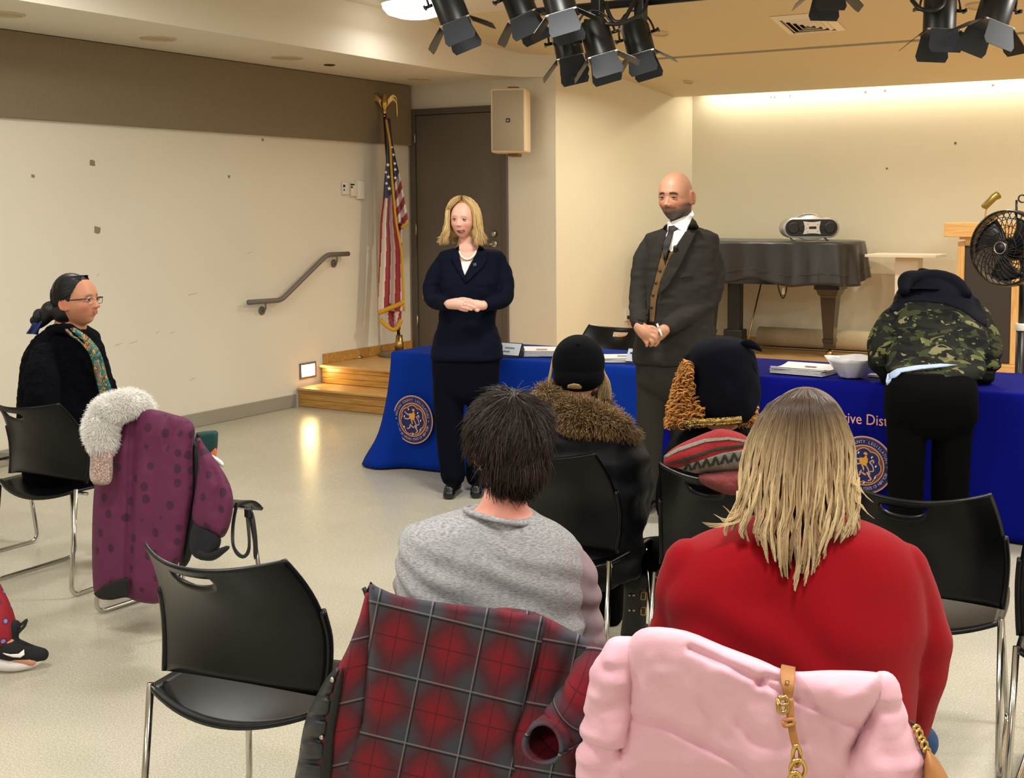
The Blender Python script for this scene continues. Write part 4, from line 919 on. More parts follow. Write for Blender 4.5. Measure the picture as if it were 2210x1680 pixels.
# head in its own frame: faces -Y, eyes near z = 0
def head_parts(loc, yaw, pitch=0., tilt=0., s=1., nose=1., jaw=1., ears=(1, 1), neck=None, female=False):
    nu, nv = 72, 52; V = []
    for j in range(nv):
        ph = math.pi*(j+.5)/nv; dz = math.cos(ph); rr_ = math.sin(ph)
        for i in range(nu):
            th = 2*math.pi*i/nu; V.append((rr_*math.cos(th), rr_*math.sin(th), dz))
    d = np.array(V); X, Y, Z = d[:, 0], d[:, 1], d[:, 2]
    pe = np.where(Z > 0, 2.35, 2.12); nr_ = (np.abs(X)**pe+np.abs(Y)**pe+np.abs(Z)**pe)**(-1/pe); d = d*nr_[:, None]; p_ = d*np.array([.0735, .0955, .1155]); fr = np.clip(-Y, 0, 1); bk = np.clip(Y, 0, 1); lo = np.clip(-Z, 0, 1); hi = np.clip(Z, 0, 1)
    p_[:, 0] *= 1-.24*lo**2*(1.0 if not female else 1.2)+.06*hi*(1-hi)
    p_[:, 1] *= 1-.42*bk*lo**1.2
    p_[:, 1] += fr*lo**3*(-.004)
    p_[:, 1] = np.where(Y < 0, p_[:, 1]*(1-.07*hi**2), p_[:, 1]*1.02)
    x, z = p_[:, 0], p_[:, 2]; f = (Y < -.05)
    def g(cx, cz, sx, sz_): return np.exp(-((x-cx)/sx)**2-((z-cz)/sz_)**2)*f
    p_[:, 1] -= .005*g(0, .026, .05, .011)*(.5 if female else 1.)
    for e in (-1, 1):
        p_[:, 1] += .0105*g(e*.031, .002, .016, .0115); p_[:, 1] -= .005*g(e*.045, -.030, .017, .017); p_[:, 0] += e*.003*g(e*.06, -.028, .02, .02); p_[:, 1] += .003*g(e*.04, -.055, .014, .02)
    p_[:, 1] -= .007*g(0, -.061, .024, .017); p_[:, 1] += .004*g(0, -.077, .02, .006); p_[:, 1] -= .010*jaw*g(0, -.100, .022, .017)
    p_[:, 1] -= .003*g(0, -.053, .016, .004)+.004*g(0, -.067, .015, .005)
    f_ = []
    for j in range(nv-1):
        for i in range(nu): k = (i+1) % nu; f_.append((j*nu+i, (j+1)*nu+i, (j+1)*nu+k, j*nu+k))
    f_.append(tuple(range(nu))); f_.append(tuple((nv-1)*nu+i for i in range(nu))[::-1])
    parts = [(p_, f_)]
    yb = -.088
    nz = [(.020, .0065, yb-.001), (.008, .0075, yb-.005), (-.006, .0085, yb-.011*nose), (-.020, .0105, yb-.018*nose), (-.030, .0135, yb-.023*nose), (-.0365, .0145, yb-.019*nose), (-.041, .011, yb-.008)]
    R_ = [ellring((0, y+.010, z), V3(1, 0, 0), V3(0, 1, 0), w_, .0135, 16) for z, w_, y in nz]; parts.append(rings(R_))
    for e in (-1, 1):
        parts.append(ball((e*.0125, yb-.012*nose, -.0335), (.0075, .010, .007), 12, 8))
    for e, on in zip((-1, 1), ears):
        if not on: continue
        t = np.linspace(0, 2*math.pi, 20)
        pth = np.stack([np.full(20, e*.081)+e*.006*np.cos(t), .018+.016*np.cos(t)-.004*np.sin(t), -.006+.030*np.sin(t)], 1); parts.append(tube(pth, .0052, 8, cap=False)); parts.append(ball((e*.0775, .014, -.006), (.0055, .014, .026), 12, 8)); parts.append(ball((e*.0785, .008, -.034), (.006, .009, .010), 10, 8))
    cy, sy = math.cos(yaw), math.sin(yaw); cp, sp2 = math.cos(pitch), math.sin(pitch); ct, st_ = math.cos(tilt), math.sin(tilt)
    Rx = np.array([[1, 0, 0], [0, cp, -sp2], [0, sp2, cp]]); Ry = np.array([[ct, 0, st_], [0, 1, 0], [-st_, 0, ct]]); Rz = np.array([[cy, -sy, 0], [sy, cy, 0], [0, 0, 1]])
    Rm = Rz @ Ry @ Rx
    return [(np.asarray(v)*s @ Rm.T+np.asarray(loc), q) for v, q in parts], Rm
def face_yaw(turn_left):       # 0 = looks at the camera, positive = turned to the photo's left
    base = math.atan2(-CF[1], -CF[0])+math.pi/2; return base-turn_left
def to_world(Rm, loc, s, p_): return np.asarray(p_, float)*s @ Rm.T+np.asarray(loc)
SK = {}
def skin(name, rgb, rough=.5, beard=(96, 80, 70), brow=(60, 42, 34), lip=(170, 92, 88)):
    m, t, b = nt(name); L = t.links.new; tc = N(t, 'TexCoord'); no = N(t, 'TexNoise', Scale=14., Detail=3.); L(tc.outputs['Object'], no.inputs['Vector'])
    mx = N(t, 'Mix', data_type='RGBA'); L(no.outputs['Fac'], mx.inputs[0]); c = lin(rgb); mx.inputs[6].default_value = (c[0]*.92, c[1]*.82, c[2]*.80, 1); mx.inputs[7].default_value = (min(1, c[0]*1.06), c[1]*1.08, c[2]*1.08, 1); L(mx.outputs[2], b.inputs['Base Color'])
    src = mx.outputs[2]
    for nm_, c_ in (('beard', beard), ('brow', brow), ('lip', lip), ('blush', (min(255, rgb[0]*1.02), rgb[1]*.80, rgb[2]*.80))):
        a_ = N(t, 'Attribute', attribute_name=nm_); m2 = N(t, 'Mix', data_type='RGBA'); L(a_.outputs['Fac'], m2.inputs[0]); L(src, m2.inputs[6])
        if nm_ == 'beard':
            n2 = N(t, 'TexNoise', Scale=260., Detail=2.); L(tc.outputs['Object'], n2.inputs['Vector']); m3 = N(t, 'Mix', data_type='RGBA'); L(n2.outputs['Fac'], m3.inputs[0]); c0 = lin(c_); m3.inputs[6].default_value = (c0[0]*.55, c0[1]*.5, c0[2]*.5, 1); m3.inputs[7].default_value = (min(1, c0[0]*1.5), min(1, c0[1]*1.5), min(1, c0[2]*1.5), 1); L(m3.outputs[2], m2.inputs[7])
        else: m2.inputs[7].default_value = (*lin(c_), 1)
        src = m2.outputs[2]
    L(src, b.inputs['Base Color'])
    b.inputs['Roughness'].default_value = rough; b.inputs['Subsurface Weight'].default_value = .08; b.inputs['Subsurface Scale'].default_value = .01; b.inputs['Subsurface Radius'].default_value = (1, .4, .25); return m
eyew = mat('eye_white', (176, 162, 152), .25); iris_b = mat('iris_dark', (44, 34, 30), .2)
def eyes(Rm, loc, s, parent, lids, open_=1., iris=None):
    for e in (-1, 1):
        c = to_world(Rm, loc, s, [(e*.031, -.0760, .001)])[0]; ey = obj('eyeball', ball(c, .0118*s, 16, 12), eyew, parent)
        ic = to_world(Rm, loc, s, [(e*.031+GAZE, -.0836, .0012)])[0]; obj('iris', ball(ic, (.0062*s,)*3, 14, 10), iris or iris_b, ey)
        t = np.linspace(-1, 1, 13); arc_ = np.clip(1-t*t, 0, 1)**.8; yy = -.0812-.0072*np.sqrt(np.clip(1-(t*.8)**2, 0, 1))
        up = np.stack([e*.031+.0150*t, yy, .0012+(.0072*open_)*arc_+.0014], 1); lo_ = np.stack([e*.031+.0150*t, yy, .0012-.0052*arc_-.0008], 1)
        obj('eyelid', tube(to_world(Rm, loc, s, up+V3(0, .0006, .0024)), .0034*s, 8), lids, parent); obj('eyelid', tube(to_world(Rm, loc, s, lo_), .0017*s, 8), lids, parent)
        obj('lash_line', tube(to_world(Rm, loc, s, up+V3(0, -.0012, -.0002)), .0011*s, 6), iris_b, parent)
GAZE = 0.
def sstep(a, b_, x): t = np.clip((x-a)/(b_-a), 0, 1); return t*t*(3-2*t)
def paint_face(o, hloc, Rm, s, beard=0., brow=1., lip=0., thick=.0042):
    me = o.data; n = len(me.vertices); co = np.empty(n*3); me.vertices.foreach_get('co', co); l = (co.reshape(-1, 3)-hloc) @ Rm/s; x, y, z = l[:, 0], l[:, 1], l[:, 2]; ax = np.abs(x)
    near = (np.abs(z) < .14) & (ax < .09) & (np.abs(y) < .13); fr = near & (y < -.03)
    bz = .0215+.05*(ax-.016)-1.6*(np.clip(ax-.03, 0, 1))**1.6*3; W = {}
    W['brow'] = brow*fr*np.exp(-((z-bz)/thick)**2)*sstep(.010, .015, ax)*(1-sstep(.044, .052, ax))
    W['lip'] = lip*fr*np.exp(-((z+.0595)/.0068)**2)*(1-sstep(.016, .024, ax))
    W['blush'] = .55*fr*np.exp(-((ax-.042)/.02)**2-((z+.028)/.02)**2)+.6*fr*np.exp(-(ax/.014)**2-((z+.032)/.010)**2)+.5*near*(ax > .074)
    jaw_ = sstep(-.030, -.046, z+.42*(np.clip(ax-.045, 0, 1))*-1.)*near*(y < .03)*(z > -.135); ck = 1-np.exp(-(ax/.017)**2-((z+.0595)/.0075)**2)
    cheek = np.exp(-((ax-.040)/.016)**2-((z+.040)/.016)**2); mus = np.exp(-((z+.0475)/.006)**2)*(ax < .034)*fr*sstep(-.0385, -.043, z)
    W['beard'] = beard*np.clip(np.maximum(jaw_*ck*(1-.9*cheek)*.75, mus), 0, 1)*(~((ax < .02) & (z > -.042)))
    goat = fr*np.exp(-(ax/.026)**2-((z+.088)/.022)**2)*.25; W['beard'] = np.clip(W['beard']+beard*goat*ck, 0, 1)
    for k, v in W.items():
        a = me.attributes.new(k, 'FLOAT', 'POINT'); a.data.foreach_set('value', np.asarray(v, np.float32))
def hand(pts_palm, fingers, D=None): # px lists -> volumes
    return [plimb(pts_palm, 12)]+[plimb(f_, 10) for f_ in fingers]
def person(name, parts, m, label, voxel=.006, it=4):
    o = fuse(name, parts, voxel, it, .5, m); tag(o, label, 'person'); return o
def suit_mat(name, rgb, check=None):
    m = mat(name, rgb, .8, var=.18, vscale=160, bump=.12, bscale=300, sheen=.15); return m
# ------------------------------------------------------------------ standing woman in a navy suit
D1 = 7.2
hl = P(1001, 474, D1+.01); hp_, R1 = head_parts(hl, face_yaw(.26), .02, .03, .93, .85, female=True, ears=(1, 1))
sk1 = skin('skin_fair', (224, 176, 156), brow=(150, 116, 90))
neck = ploft([(492, 990, 1030, .05, .045), (520, 989, 1031, .06, .045), (540, 980, 1040, .06, .055), (560, 955, 1075, .05, .09), (600, 955, 1075, .05, .09), (700, 962, 1058, .05, .08), (770, 945, 1070, .05, .1)], D1)
legs1 = [plimb([(968, 770, D1+.05, 30), (967, 900, D1+.05, 20), (973, 1035, D1+.08, 13)]), plimb([(1040, 770, D1+.1, 30), (1038, 900, D1+.12, 20), (1036, 1030, D1+.16, 13)])]
arms1 = [plimb([(962, 565, D1+.06, 16), (925, 640, D1+.03, 13), (972, 657, D1-.19, 10)]), plimb([(1078, 568, D1+.06, 16), (1092, 640, D1+.02, 13), (1040, 660, D1-.19, 10)])]
HD = D1-.21
hand1 = hand([(970, 657, HD, 11), (988, 656, HD-.01, 13), (1003, 659, HD-.01, 11)], [[(996, 651, HD-.02, 4), (1011, 652, HD-.03, 3.6), (1024, 657, HD-.02, 3.2)], [(997, 657, HD-.03, 4), (1012, 660, HD-.035, 3.6), (1024, 665, HD-.025, 3)], [(996, 663, HD-.03, 4), (1008, 666, HD-.035, 3.5), (1018, 669, HD-.025, 3)], [(992, 667, HD-.02, 3.5), (1002, 670, HD-.025, 3.2), (1009, 671, HD-.02, 2.8)], [(986, 648, HD-.01, 4), (996, 645, HD-.025, 3.6), (1006, 645, HD-.02, 3)]])
hand1 += hand([(1044, 660, HD, 10), (1028, 659, HD+.005, 12), (1014, 657, HD+.005, 11)], [[(1018, 649, HD-.005, 4), (1006, 646, HD-.012, 3.6), (994, 648, HD-.01, 3)], [(1024, 666, HD-.01, 4), (1030, 671, HD-.015, 3.6), (1034, 668, HD-.01, 3)]])
woman = person('person', hp_+[neck]+legs1+arms1+hand1, sk1, 'standing woman with blonde hair in a navy trouser suit, hands clasped', .004, 3)
navy_s = mat('navy_suit', (6, 11, 28), .85, var=.15, vscale=160, bump=.1, bscale=300, spec=.12)
jk = [ploft([(536, 982, 1036, .06, .05), (542, 956, 1076, .05, .085), (551, 946, 1087, .05, .10), (575, 946, 1085, .05, .115), (610, 948, 1082, .04, .13), (650, 950, 1074, .04, .13), (690, 947, 1070, .05, .12), (730, 937, 1079, .05, .14), (768, 928, 1086, .05, .15), (776, 934, 1080, .05, .14)], D1, pw=2.4)]
jk += [plimb([(961, 558, D1+.06, 17), (943, 590, D1+.05, 21), (930, 625, D1+.03, 19), (936, 648, D1-.02, 18), (968, 657, D1-.16, 14)]), plimb([(1076, 560, D1+.06, 17), (1088, 595, D1+.05, 20), (1091, 628, D1+.02, 19), (1084, 648, D1-.02, 18), (1048, 660, D1-.16, 14)])]
jacket1 = fuse('jacket', jk, .007, 4, .5, navy_s, woman, push=lambda c, n: c+n*(.004*vnoise(c, 11, 1)+.003*vnoise(c*np.array([1, 1, 2.2]), 22, 2))[:, None])
tr = [ploft([(758, 934, 1080, .06, .14), (785, 932, 1079, .06, .14), (815, 934, 1077, .06, .13), (840, 938, 1073, .06, .12), (858, 955, 1055, .06, .10), (872, 985, 1025, .06, .05)], D1, pw=2.6), plimb([(970, 800, D1+.05, 36), (968, 880, D1+.05, 33), (972, 960, D1+.05, 29), (978, 1028, D1+.05, 27)], ends=True), plimb([(1042, 800, D1+.08, 35), (1042, 880, D1+.1, 34), (1036, 960, D1+.12, 30), (1032, 1030, D1+.14, 27)])]
fuse('trousers', tr, .008, 4, .5, mat('navy_trousers', (5, 7, 19), .9, var=.15, vscale=120, spec=.1), woman)
for (x, y, dd) in ((976, 1046, 0), (1034, 1044, .12)):
    b0 = atz(x, y+8, .045); dv = V3(b0[0], b0[1], 0)-V3(0, 0, 0); fd = -V3(*(CF*.9+CR*.15)); fd[2] = 0; fd /= np.linalg.norm(fd)
    sh = [limb([b0-fd*.09, b0, b0+fd*.07], [.036, .042, .034]), limb([b0-fd*.08-V3(0, 0, .02), b0+fd*.08-V3(0, 0, .02)], [.03, .036])]
    def flat(c, n): c = c.copy(); c[:, 2] = np.maximum(c[:, 2], .004); return c
    fuse('shoe', sh, .006, 3, .5, mat('black_leather', (12, 12, 13), .25), woman, push=flat)
bj = bvh_of(jacket1)
patch('chest_opening', [(990, 526), (1031, 526), (1034, 534), (1021, 560), (1003, 594), (997, 575), (991, 552)], bvh_of(jacket1, woman), .005, sk1, woman, D1-.1, .001)
patch('white_top', [(995, 566), (1017, 564), (1010, 581), (1003, 595), (998, 582)], bj, .008, mat('white_knit', (224, 222, 224), .8, var=.1, vscale=200), woman, D1-.1)
patch('lapel', [(990, 530), (984, 536), (975, 560), (990, 588), (1006, 612), (1003, 596), (994, 570), (991, 548)], bj, .010, navy_s, woman, D1-.1, .005)
patch('lapel', [(1034, 528), (1046, 538), (1052, 560), (1040, 580), (1022, 596), (1006, 612), (1004, 596), (1018, 566), (1028, 548)], bj, .011, navy_s, woman, D1-.1, .005)
patch('lapel_pin', [(1020, 568), (1028, 567), (1029, 575), (1021, 576)], bj, .018, mat('pin', (66, 78, 96), .3, .8), woman, D1-.1, .003)
pn_ = [(992, 544), (996, 553), (1002, 558), (1009, 559.5), (1017, 557), (1023, 551), (1027, 543)]
mb = MB(); bw = bvh_of(woman)
for x, y in smooth_path(pn_, 3): 
    l, _ = cast(bj, x, y); dd = (depth(l) if l is not None else D1-.06)-.014; mb.add(*ball(P(x, y, dd), 2.6*D1/F, 10, 6))
nk = obj('pearl_necklace', mb, mat('pearl', (232, 222, 208), .2, coat=.5), woman); nk['kind'] = 'stuff'
# face
eyes(R1, hl, .93, woman, skin('lids_fair', (196, 146, 130)), .95, mat('iris_blue', (52, 62, 72), .2)); paint_face(woman, hl, R1, .93, 0, .55)
brow_l = mat('brow_light', (150, 112, 84), .7)
lipm = mat('lips', (172, 92, 88), .4)
patch('upper_lip', [(985, 498.5), (990, 495.8), (994.5, 496.6), (999, 495.6), (1005, 497.6), (999, 498.6), (992, 499.2)], bw, .0025, lipm, woman, D1-.1, .003, 2.5, 0)
patch('mouth_opening', [(986.5, 499), (993, 498.8), (1003.5, 498), (999, 501.4), (992, 502)], bw, .0015, mat('mouth_dark', (92, 40, 40), .5), woman, D1-.1, .002, 2.5, 0)
patch('teeth', [(989, 499.2), (1001, 498.4), (999, 500.2), (992, 500.7)], bw, .0025, mat('teeth', (226, 214, 200), .3), woman, D1-.1, .001, 2.5, 0)
patch('lower_lip', [(987, 500.8), (993, 502), (1002, 500.2), (1003, 500.6), (998, 504), (991, 504.4)], bw, .003, lipm, woman, D1-.1, .003, 2.5, 0)
obj('earring', ball(P(1030.5, 497, D1+.0), .005, 10, 8), M['steel'], woman)
for f_ in ((1004, 656),): obj('ring', tube(smooth_path([P(f_[0]+4*math.cos(a), f_[1]+4*math.sin(a), HD-.055) for a in np.linspace(0, 6.28, 8)], 2), .0012, 6), M['steel'], woman)
# blonde bob
def flow_hair(hloc, Rm, s, n, part, side_len, vol, seedx, front=.75, k=16, lenvar=.35, flip=.0, lock=9., wave=.006):
    """strands from a parting over the skull, swept off the face, then falling in locks"""
    out = []; rs = np.random.RandomState(seedx)
    for _ in range(n):
        az = rs.uniform(-math.pi, math.pi)                    # 0 = front (-Y local)
        lk = math.floor(az*lock/math.pi); lr = np.random.RandomState(int(lk)+50+seedx).rand(3)
        off = vol*(.2+.8*rs.rand()**.7)*(.8+.4*lr[0]); az_end = az+.18*((lk+.5)*math.pi/lock-az)*2
        if abs(az) < front: az_end = math.copysign(front+rs.uniform(0, .3)+(front-abs(az))*.25, math.sin(az)+part)
        pts = []; endp = 1-lenvar*(.6*lr[1]+.4*rs.rand()); ph0 = lr[2]*6.28
        for t in np.linspace(0, 1, k):
            ph = min(t*2.0, 1.)*math.radians(97); a = az+(az_end-az)*min(1, (t*2.6)**1.2)
            lift = 1+.5*math.sin(min(1, t*2)*math.pi)
            R_ = np.array([.079+off, .100+off, .119+off*.7*lift])
            p_ = V3(math.sin(ph)*math.sin(a)*R_[0], -math.sin(ph)*math.cos(a)*R_[1], math.cos(ph)*R_[2]); p_[0] += part*.05*(1-min(1, t*2.2))
            if t > .46:
                q = (t-.46)/.54; p_[2] -= q*side_len*endp; sh = 1+.06*math.sin(q*3.1)-.2*q**2+flip*q**3*(1.5*lr[0]); p_[0] *= sh; p_[1] *= sh
                p_[0] += wave*math.sin(q*5+ph0)*q; p_[1] += wave*math.cos(q*4+ph0)*q
            pts.append(p_+rs.normal(size=3)*.0009)
        out.append(to_world(Rm, hloc, s, pts))
    return np.array(out)
hm1 = hair_mat('blonde_hair', (196, 158, 96), (232, 204, 146), (150, 116, 70), rootpos=(0, .25))
strands('hair', flow_hair(hl, R1, .93, 4200, -.35, .15, .032, 5, 1.08, flip=.45, lenvar=.6, lock=14., wave=.016), .0019, .0005, hm1, woman)
def cap_hair(name, hloc, Rm, s, m, parent, front_y=-.045, extra=()):
    def push(c, n):
        q = (c-hloc) @ Rm/s; cut = (q[:, 1] < front_y+.25*np.clip(q[:, 2]-.06, 0, 1)*-1.6); q2 = q.copy(); q2[cut] *= .84
        return q2*s @ Rm.T+hloc
    return fuse(name, [(to_world(Rm, hloc, s, v), f) for v, f in [ball((0, .010, .010), (.083, .100, .117), 24, 16)]+list(extra)], .006, 6, .5, m, parent, push=push)
cap_hair('hair_base', hl, R1, .93, mat('blonde_base', (168, 132, 78), .6), woman, extra=[ball((.055, .035, -.05), (.03, .06, .07), 16, 12), ball((-.055, .035, -.05), (.03, .06, .07), 16, 12)])

# ------------------------------------------------------------------ standing man in a grey suit
D2 = 6.45
hl = P(1458, 425, D2+.02); hp_, R2 = head_parts(hl, face_yaw(.52), .06, .0, 1.09, 1.1, 1.1)
sk2 = skin('skin_tan', (188, 138, 108), .5, beard=(86, 72, 64), brow=(40, 28, 24), lip=(128, 76, 66))
neck = ploft([(440, 1444, 1494, .05, .05), (475, 1446, 1494, .05, .055), (500, 1430, 1510, .05, .08), (560, 1410, 1530, .05, .1), (650, 1405, 1525, .05, .1), (760, 1400, 1520, .05, .1)], D2)
legs2 = [plimb([(1412, 760, D2+.06, 34), (1408, 900, D2+.08, 24), (1402, 1050, D2+.1, 15)]), plimb([(1476, 760, D2+.1, 30), (1476, 900, D2+.13, 20), (1478, 1050, D2+.16, 13)])]
arms2 = [plimb([(1408, 536, D2+.07, 13), (1382, 630, D2+.03, 15), (1380, 700, D2-.16, 11)]), plimb([(1528, 544, D2+.07, 14), (1530, 640, D2+.02, 15), (1432, 712, D2-.16, 11)])]
HD = D2-.2
hand2 = hand([(1380, 706, HD, 14), (1392, 718, HD-.01, 16), (1402, 728, HD-.01, 13)], [[(1402, 712, HD-.02, 5), (1414, 718, HD-.035, 5), (1419, 729, HD-.03, 4)], [(1402, 722, HD-.025, 5), (1413, 728, HD-.04, 5), (1416, 738, HD-.03, 4)], [(1398, 730, HD-.02, 5), (1407, 737, HD-.035, 4.6), (1408, 745, HD-.025, 4)], [(1390, 732, HD-.015, 5), (1396, 741, HD-.025, 4.4), (1396, 747, HD-.02, 3.6)], [(1398, 706, HD-.01, 5), (1411, 708, HD-.03, 4.6), (1419, 716, HD-.03, 4)]])
hand2 += hand([(1434, 712, HD-.0, 13), (1422, 722, HD+.01, 14), (1410, 732, HD+.015, 12)], [[(1412, 740, HD+.005, 4.6), (1404, 746, HD+.0, 4.2)], [(1420, 738, HD+.0, 4.6), (1414, 746, HD+.0, 4)]])
man2 = person('person', hp_+[neck]+legs2+arms2+hand2, sk2, 'tall bald man with a grey beard in a dark tweed suit, hands folded', .0042, 3)
tweed = mat('grey_tweed', (46, 43, 39), .9, var=.3, vscale=220, bump=.15, bscale=400, spec=.12)
jk = [ploft([(492, 1434, 1512, .07, .07), (502, 1404, 1540, .06, .11), (512, 1391, 1552, .06, .13), (560, 1390, 1550, .05, .14), (620, 1388, 1545, .05, .145), (680, 1382, 1540, .05, .145), (735, 1368, 1545, .05, .15), (775, 1363, 1546, .05, .15), (784, 1370, 1540, .05, .14)], D2, pw=2.5)]
jk += [plimb([(1408, 522, D2+.06, 20), (1390, 560, D2+.05, 24), (1379, 630, D2+.02, 22), (1377, 665, D2-.05, 20), (1379, 697, D2-.14, 18)]), plimb([(1530, 530, D2+.06, 22), (1540, 580, D2+.06, 25), (1534, 635, D2+.03, 25), (1510, 668, D2-.03, 23), (1440, 706, D2-.15, 18)])]
jacket2 = fuse('jacket', jk, .007, 4, .5, tweed, man2, push=lambda c, n: c+n*(.005*vnoise(c, 10, 4)+.004*vnoise(c*np.array([1, 1, 2.2]), 20, 5))[:, None])
tr = [ploft([(765, 1372, 1530, .06, .14), (800, 1372, 1520, .06, .14), (830, 1375, 1513, .06, .13), (852, 1395, 1490, .06, .1), (868, 1425, 1460, .06, .05)], D2, pw=2.6), plimb([(1410, 800, D2+.05, 38), (1406, 880, D2+.06, 33), (1402, 960, D2+.08, 29), (1400, 1060, D2+.1, 27)]), plimb([(1476, 800, D2+.08, 38), (1476, 880, D2+.1, 34), (1476, 960, D2+.12, 30), (1476, 1060, D2+.14, 27)])]
fuse('trousers', tr, .008, 4, .5, mat('tweed_trousers', (46, 43, 38), .9, var=.3, vscale=220, bump=.15, bscale=400, spec=.12), man2)
for (x, y) in ((1400, 1080), (1476, 1082)):
    b0 = atz(x, y, .05); fd = -V3(*(CF*.9+CR*.25)); fd[2] = 0; fd /= np.linalg.norm(fd)
    fuse('shoe', [limb([b0-fd*.12, b0, b0+fd*.11], [.042, .048, .036]), limb([b0-fd*.11-V3(0, 0, .02), b0+fd*.12-V3(0, 0, .02)], [.034, .04])], .007, 3, .5, mat('brown_leather', (30, 20, 15), .3), man2, push=flat)
bj = bvh_of(jacket2); bh = bvh_of(man2, jacket2); bw = bvh_of(man2)
shirt = mat('white_shirt', (226, 224, 220), .7)
patch('shirt', [(1438, 492), (1446, 480), (1492, 462), (1496, 470), (1480, 500), (1450, 545), (1444, 540), (1432, 525)], bh, .012, shirt, man2, D2-.1)
patch('waistcoat', [(1438, 522), (1430, 535), (1412, 590), (1402, 640), (1401, 695), (1412, 696), (1416, 650), (1428, 600), (1445, 560), (1462, 530), (1455, 530), (1443, 550), (1436, 575), (1432, 560)], bj, .010, mat('brown_wool', (100, 74, 40), .9, var=.2, vscale=150), man2, D2-.12, .004)
patch('necktie', [(1443, 489), (1460, 487), (1463, 494), (1454, 500), (1446, 530), (1436, 560), (1430, 545), (1432, 525), (1442, 502)], bh, .022, mat('brown_tie', (30, 18, 16), .7, var=.5, vscale=120), man2, D2-.12, .008)
patch('shirt_collar', [(1441, 480), (1446, 476), (1452, 490), (1444, 503), (1439, 496)], bh, .024, shirt, man2, D2-.1, .004)
patch('shirt_collar', [(1494, 455), (1498, 464), (1480, 502), (1472, 499), (1456, 488), (1458, 484), (1478, 472)], bh, .026, shirt, man2, D2-.1, .004)
patch('lapel', [(1434, 488), (1440, 484), (1440, 500), (1424, 560), (1404, 640), (1402, 690), (1396, 690), (1396, 620), (1404, 550), (1418, 510)], bj, .014, tweed, man2, D2-.12, .006)
patch('lapel', [(1494, 470), (1502, 478), (1508, 490), (1500, 506), (1494, 520), (1470, 570), (1440, 620), (1420, 640), (1428, 600), (1446, 560), (1464, 525), (1484, 492)], bj, .018, tweed, man2, D2-.12, .006)
for x, y in ((1424, 584), (1415, 610), (1409, 637), (1406, 663)):
    l, _ = cast(bj, x, y); obj('button', ball(P(x, y, depth(l)-.016), (3.6*D2/F, .005, 3.2*D2/F), 12, 6), mat('horn_button', (66, 34, 26), .4), man2)
l, _ = cast(bj, 1457, 537); obj('clip_microphone', limb([P(1456, 541, depth(l)-.026), P(1458, 534, depth(l)-.03)], [.008, .012]), M['black'], man2)
patch('pocket_flap', [(1468, 598), (1492, 592), (1492, 596), (1468, 602)], bj, .008, tweed, man2, D2-.1, .003)
patch('shirt_cuff', [(1416, 700), (1420, 698), (1430, 724), (1427, 727)], bvh_of(man2, jacket2), .008, shirt, man2, D2-.2, .004)
patch('wristwatch', [(1366, 692), (1378, 690), (1389, 694), (1388, 700), (1374, 697), (1366, 700)], bvh_of(man2, jacket2), .008, M['black'], man2, D2-.18, .006)
eyes(R2, hl, 1.09, man2, skin('lids_tan', (160, 106, 80)), .32); paint_face(man2, hl, R2, 1.09, 1.35, 1.2, .8, .0052)
bk = mat('brow_dark', (42, 28, 24), .8)
brd = mat('grey_beard', (124, 104, 88), .9, rgb2=(78, 58, 48), vscale=60, bump=.5, bscale=420); brd2 = mat('dark_beard', (60, 42, 36), .9, rgb2=(96, 76, 64), vscale=70, bump=.5, bscale=420)
# ------------------------------------------------------------------ man in camouflage bending over the table
D3 = 6.0
def camo_mat():
    m, t, b = nt('camouflage'); L = t.links.new; tc = N(t, 'TexCoord'); mp = N(t, 'Mapping'); mp.inputs['Scale'].default_value = (1, 1, 1.7); L(tc.outputs['Object'], mp.inputs[0])
    prev = None
    for k, (sc_, th, c) in enumerate(((0, 0, (26, 28, 22)), (9, .54, (52, 56, 34)), (11, .60, (92, 96, 58)), (13, .56, (14, 14, 13)), (16, .66, (120, 114, 82)))):
        if k == 0: prev = (*lin(c), 1); continue
        no = N(t, 'TexNoise', Scale=float(sc_), Detail=1.5, Distortion=.8); ad = N(t, 'Mapping'); ad.inputs['Location'].default_value = (k*3.7, k*1.3, k*7.1); L(mp.outputs[0], ad.inputs[0]); L(ad.outputs[0], no.inputs['Vector'])
        gt = N(t, 'Math', operation='GREATER_THAN'); gt.inputs[1].default_value = th; L(no.outputs['Fac'], gt.inputs[0]); mx = N(t, 'Mix', data_type='RGBA'); L(gt.outputs[0], mx.inputs[0])
        if isinstance(prev, tuple): mx.inputs[6].default_value = prev
        else: L(prev, mx.inputs[6])
        mx.inputs[7].default_value = (*lin(c), 1); prev = mx.outputs[2]
    L(prev, b.inputs['Base Color']); b.inputs['Roughness'].default_value = .85; b.inputs['Specular IOR Level'].default_value = .15; return m
sk3 = skin('skin_brown', (120, 82, 62))
hc3 = P(2022, 668, D3+.98)
hp_, R3_ = head_parts(hc3, face_yaw(math.pi), -.9, 0, 1.0, ears=(0, 0))
tor = ploft([(615, 1985, 2060, .72, .1), (660, 1960, 2085, .62, .12), (740, 1945, 2090, .4, .14), (820, 1945, 2075, .12, .13), (880, 1940, 2075, .05, .12)], D3)
bd3 = hp_+[tor, plimb([(2012, 650, D3+.7, 24), (2018, 655, D3+.88, 22)]), plimb([(1958, 860, D3+.05, 34), (1956, 960, D3+.05, 27), (1958, 1130, D3+.1, 16)]), plimb([(2055, 860, D3+.08, 34), (2058, 960, D3+.1, 27), (2062, 1130, D3+.12, 16)]),
  plimb([(1945, 670, D3+.6, 22), (1902, 760, D3+.42, 17), (1930, 815, D3+.62, 13)]), plimb([(2105, 690, D3+.6, 22), (2135, 770, D3+.42, 17), (2100, 822, D3+.62, 13)])]
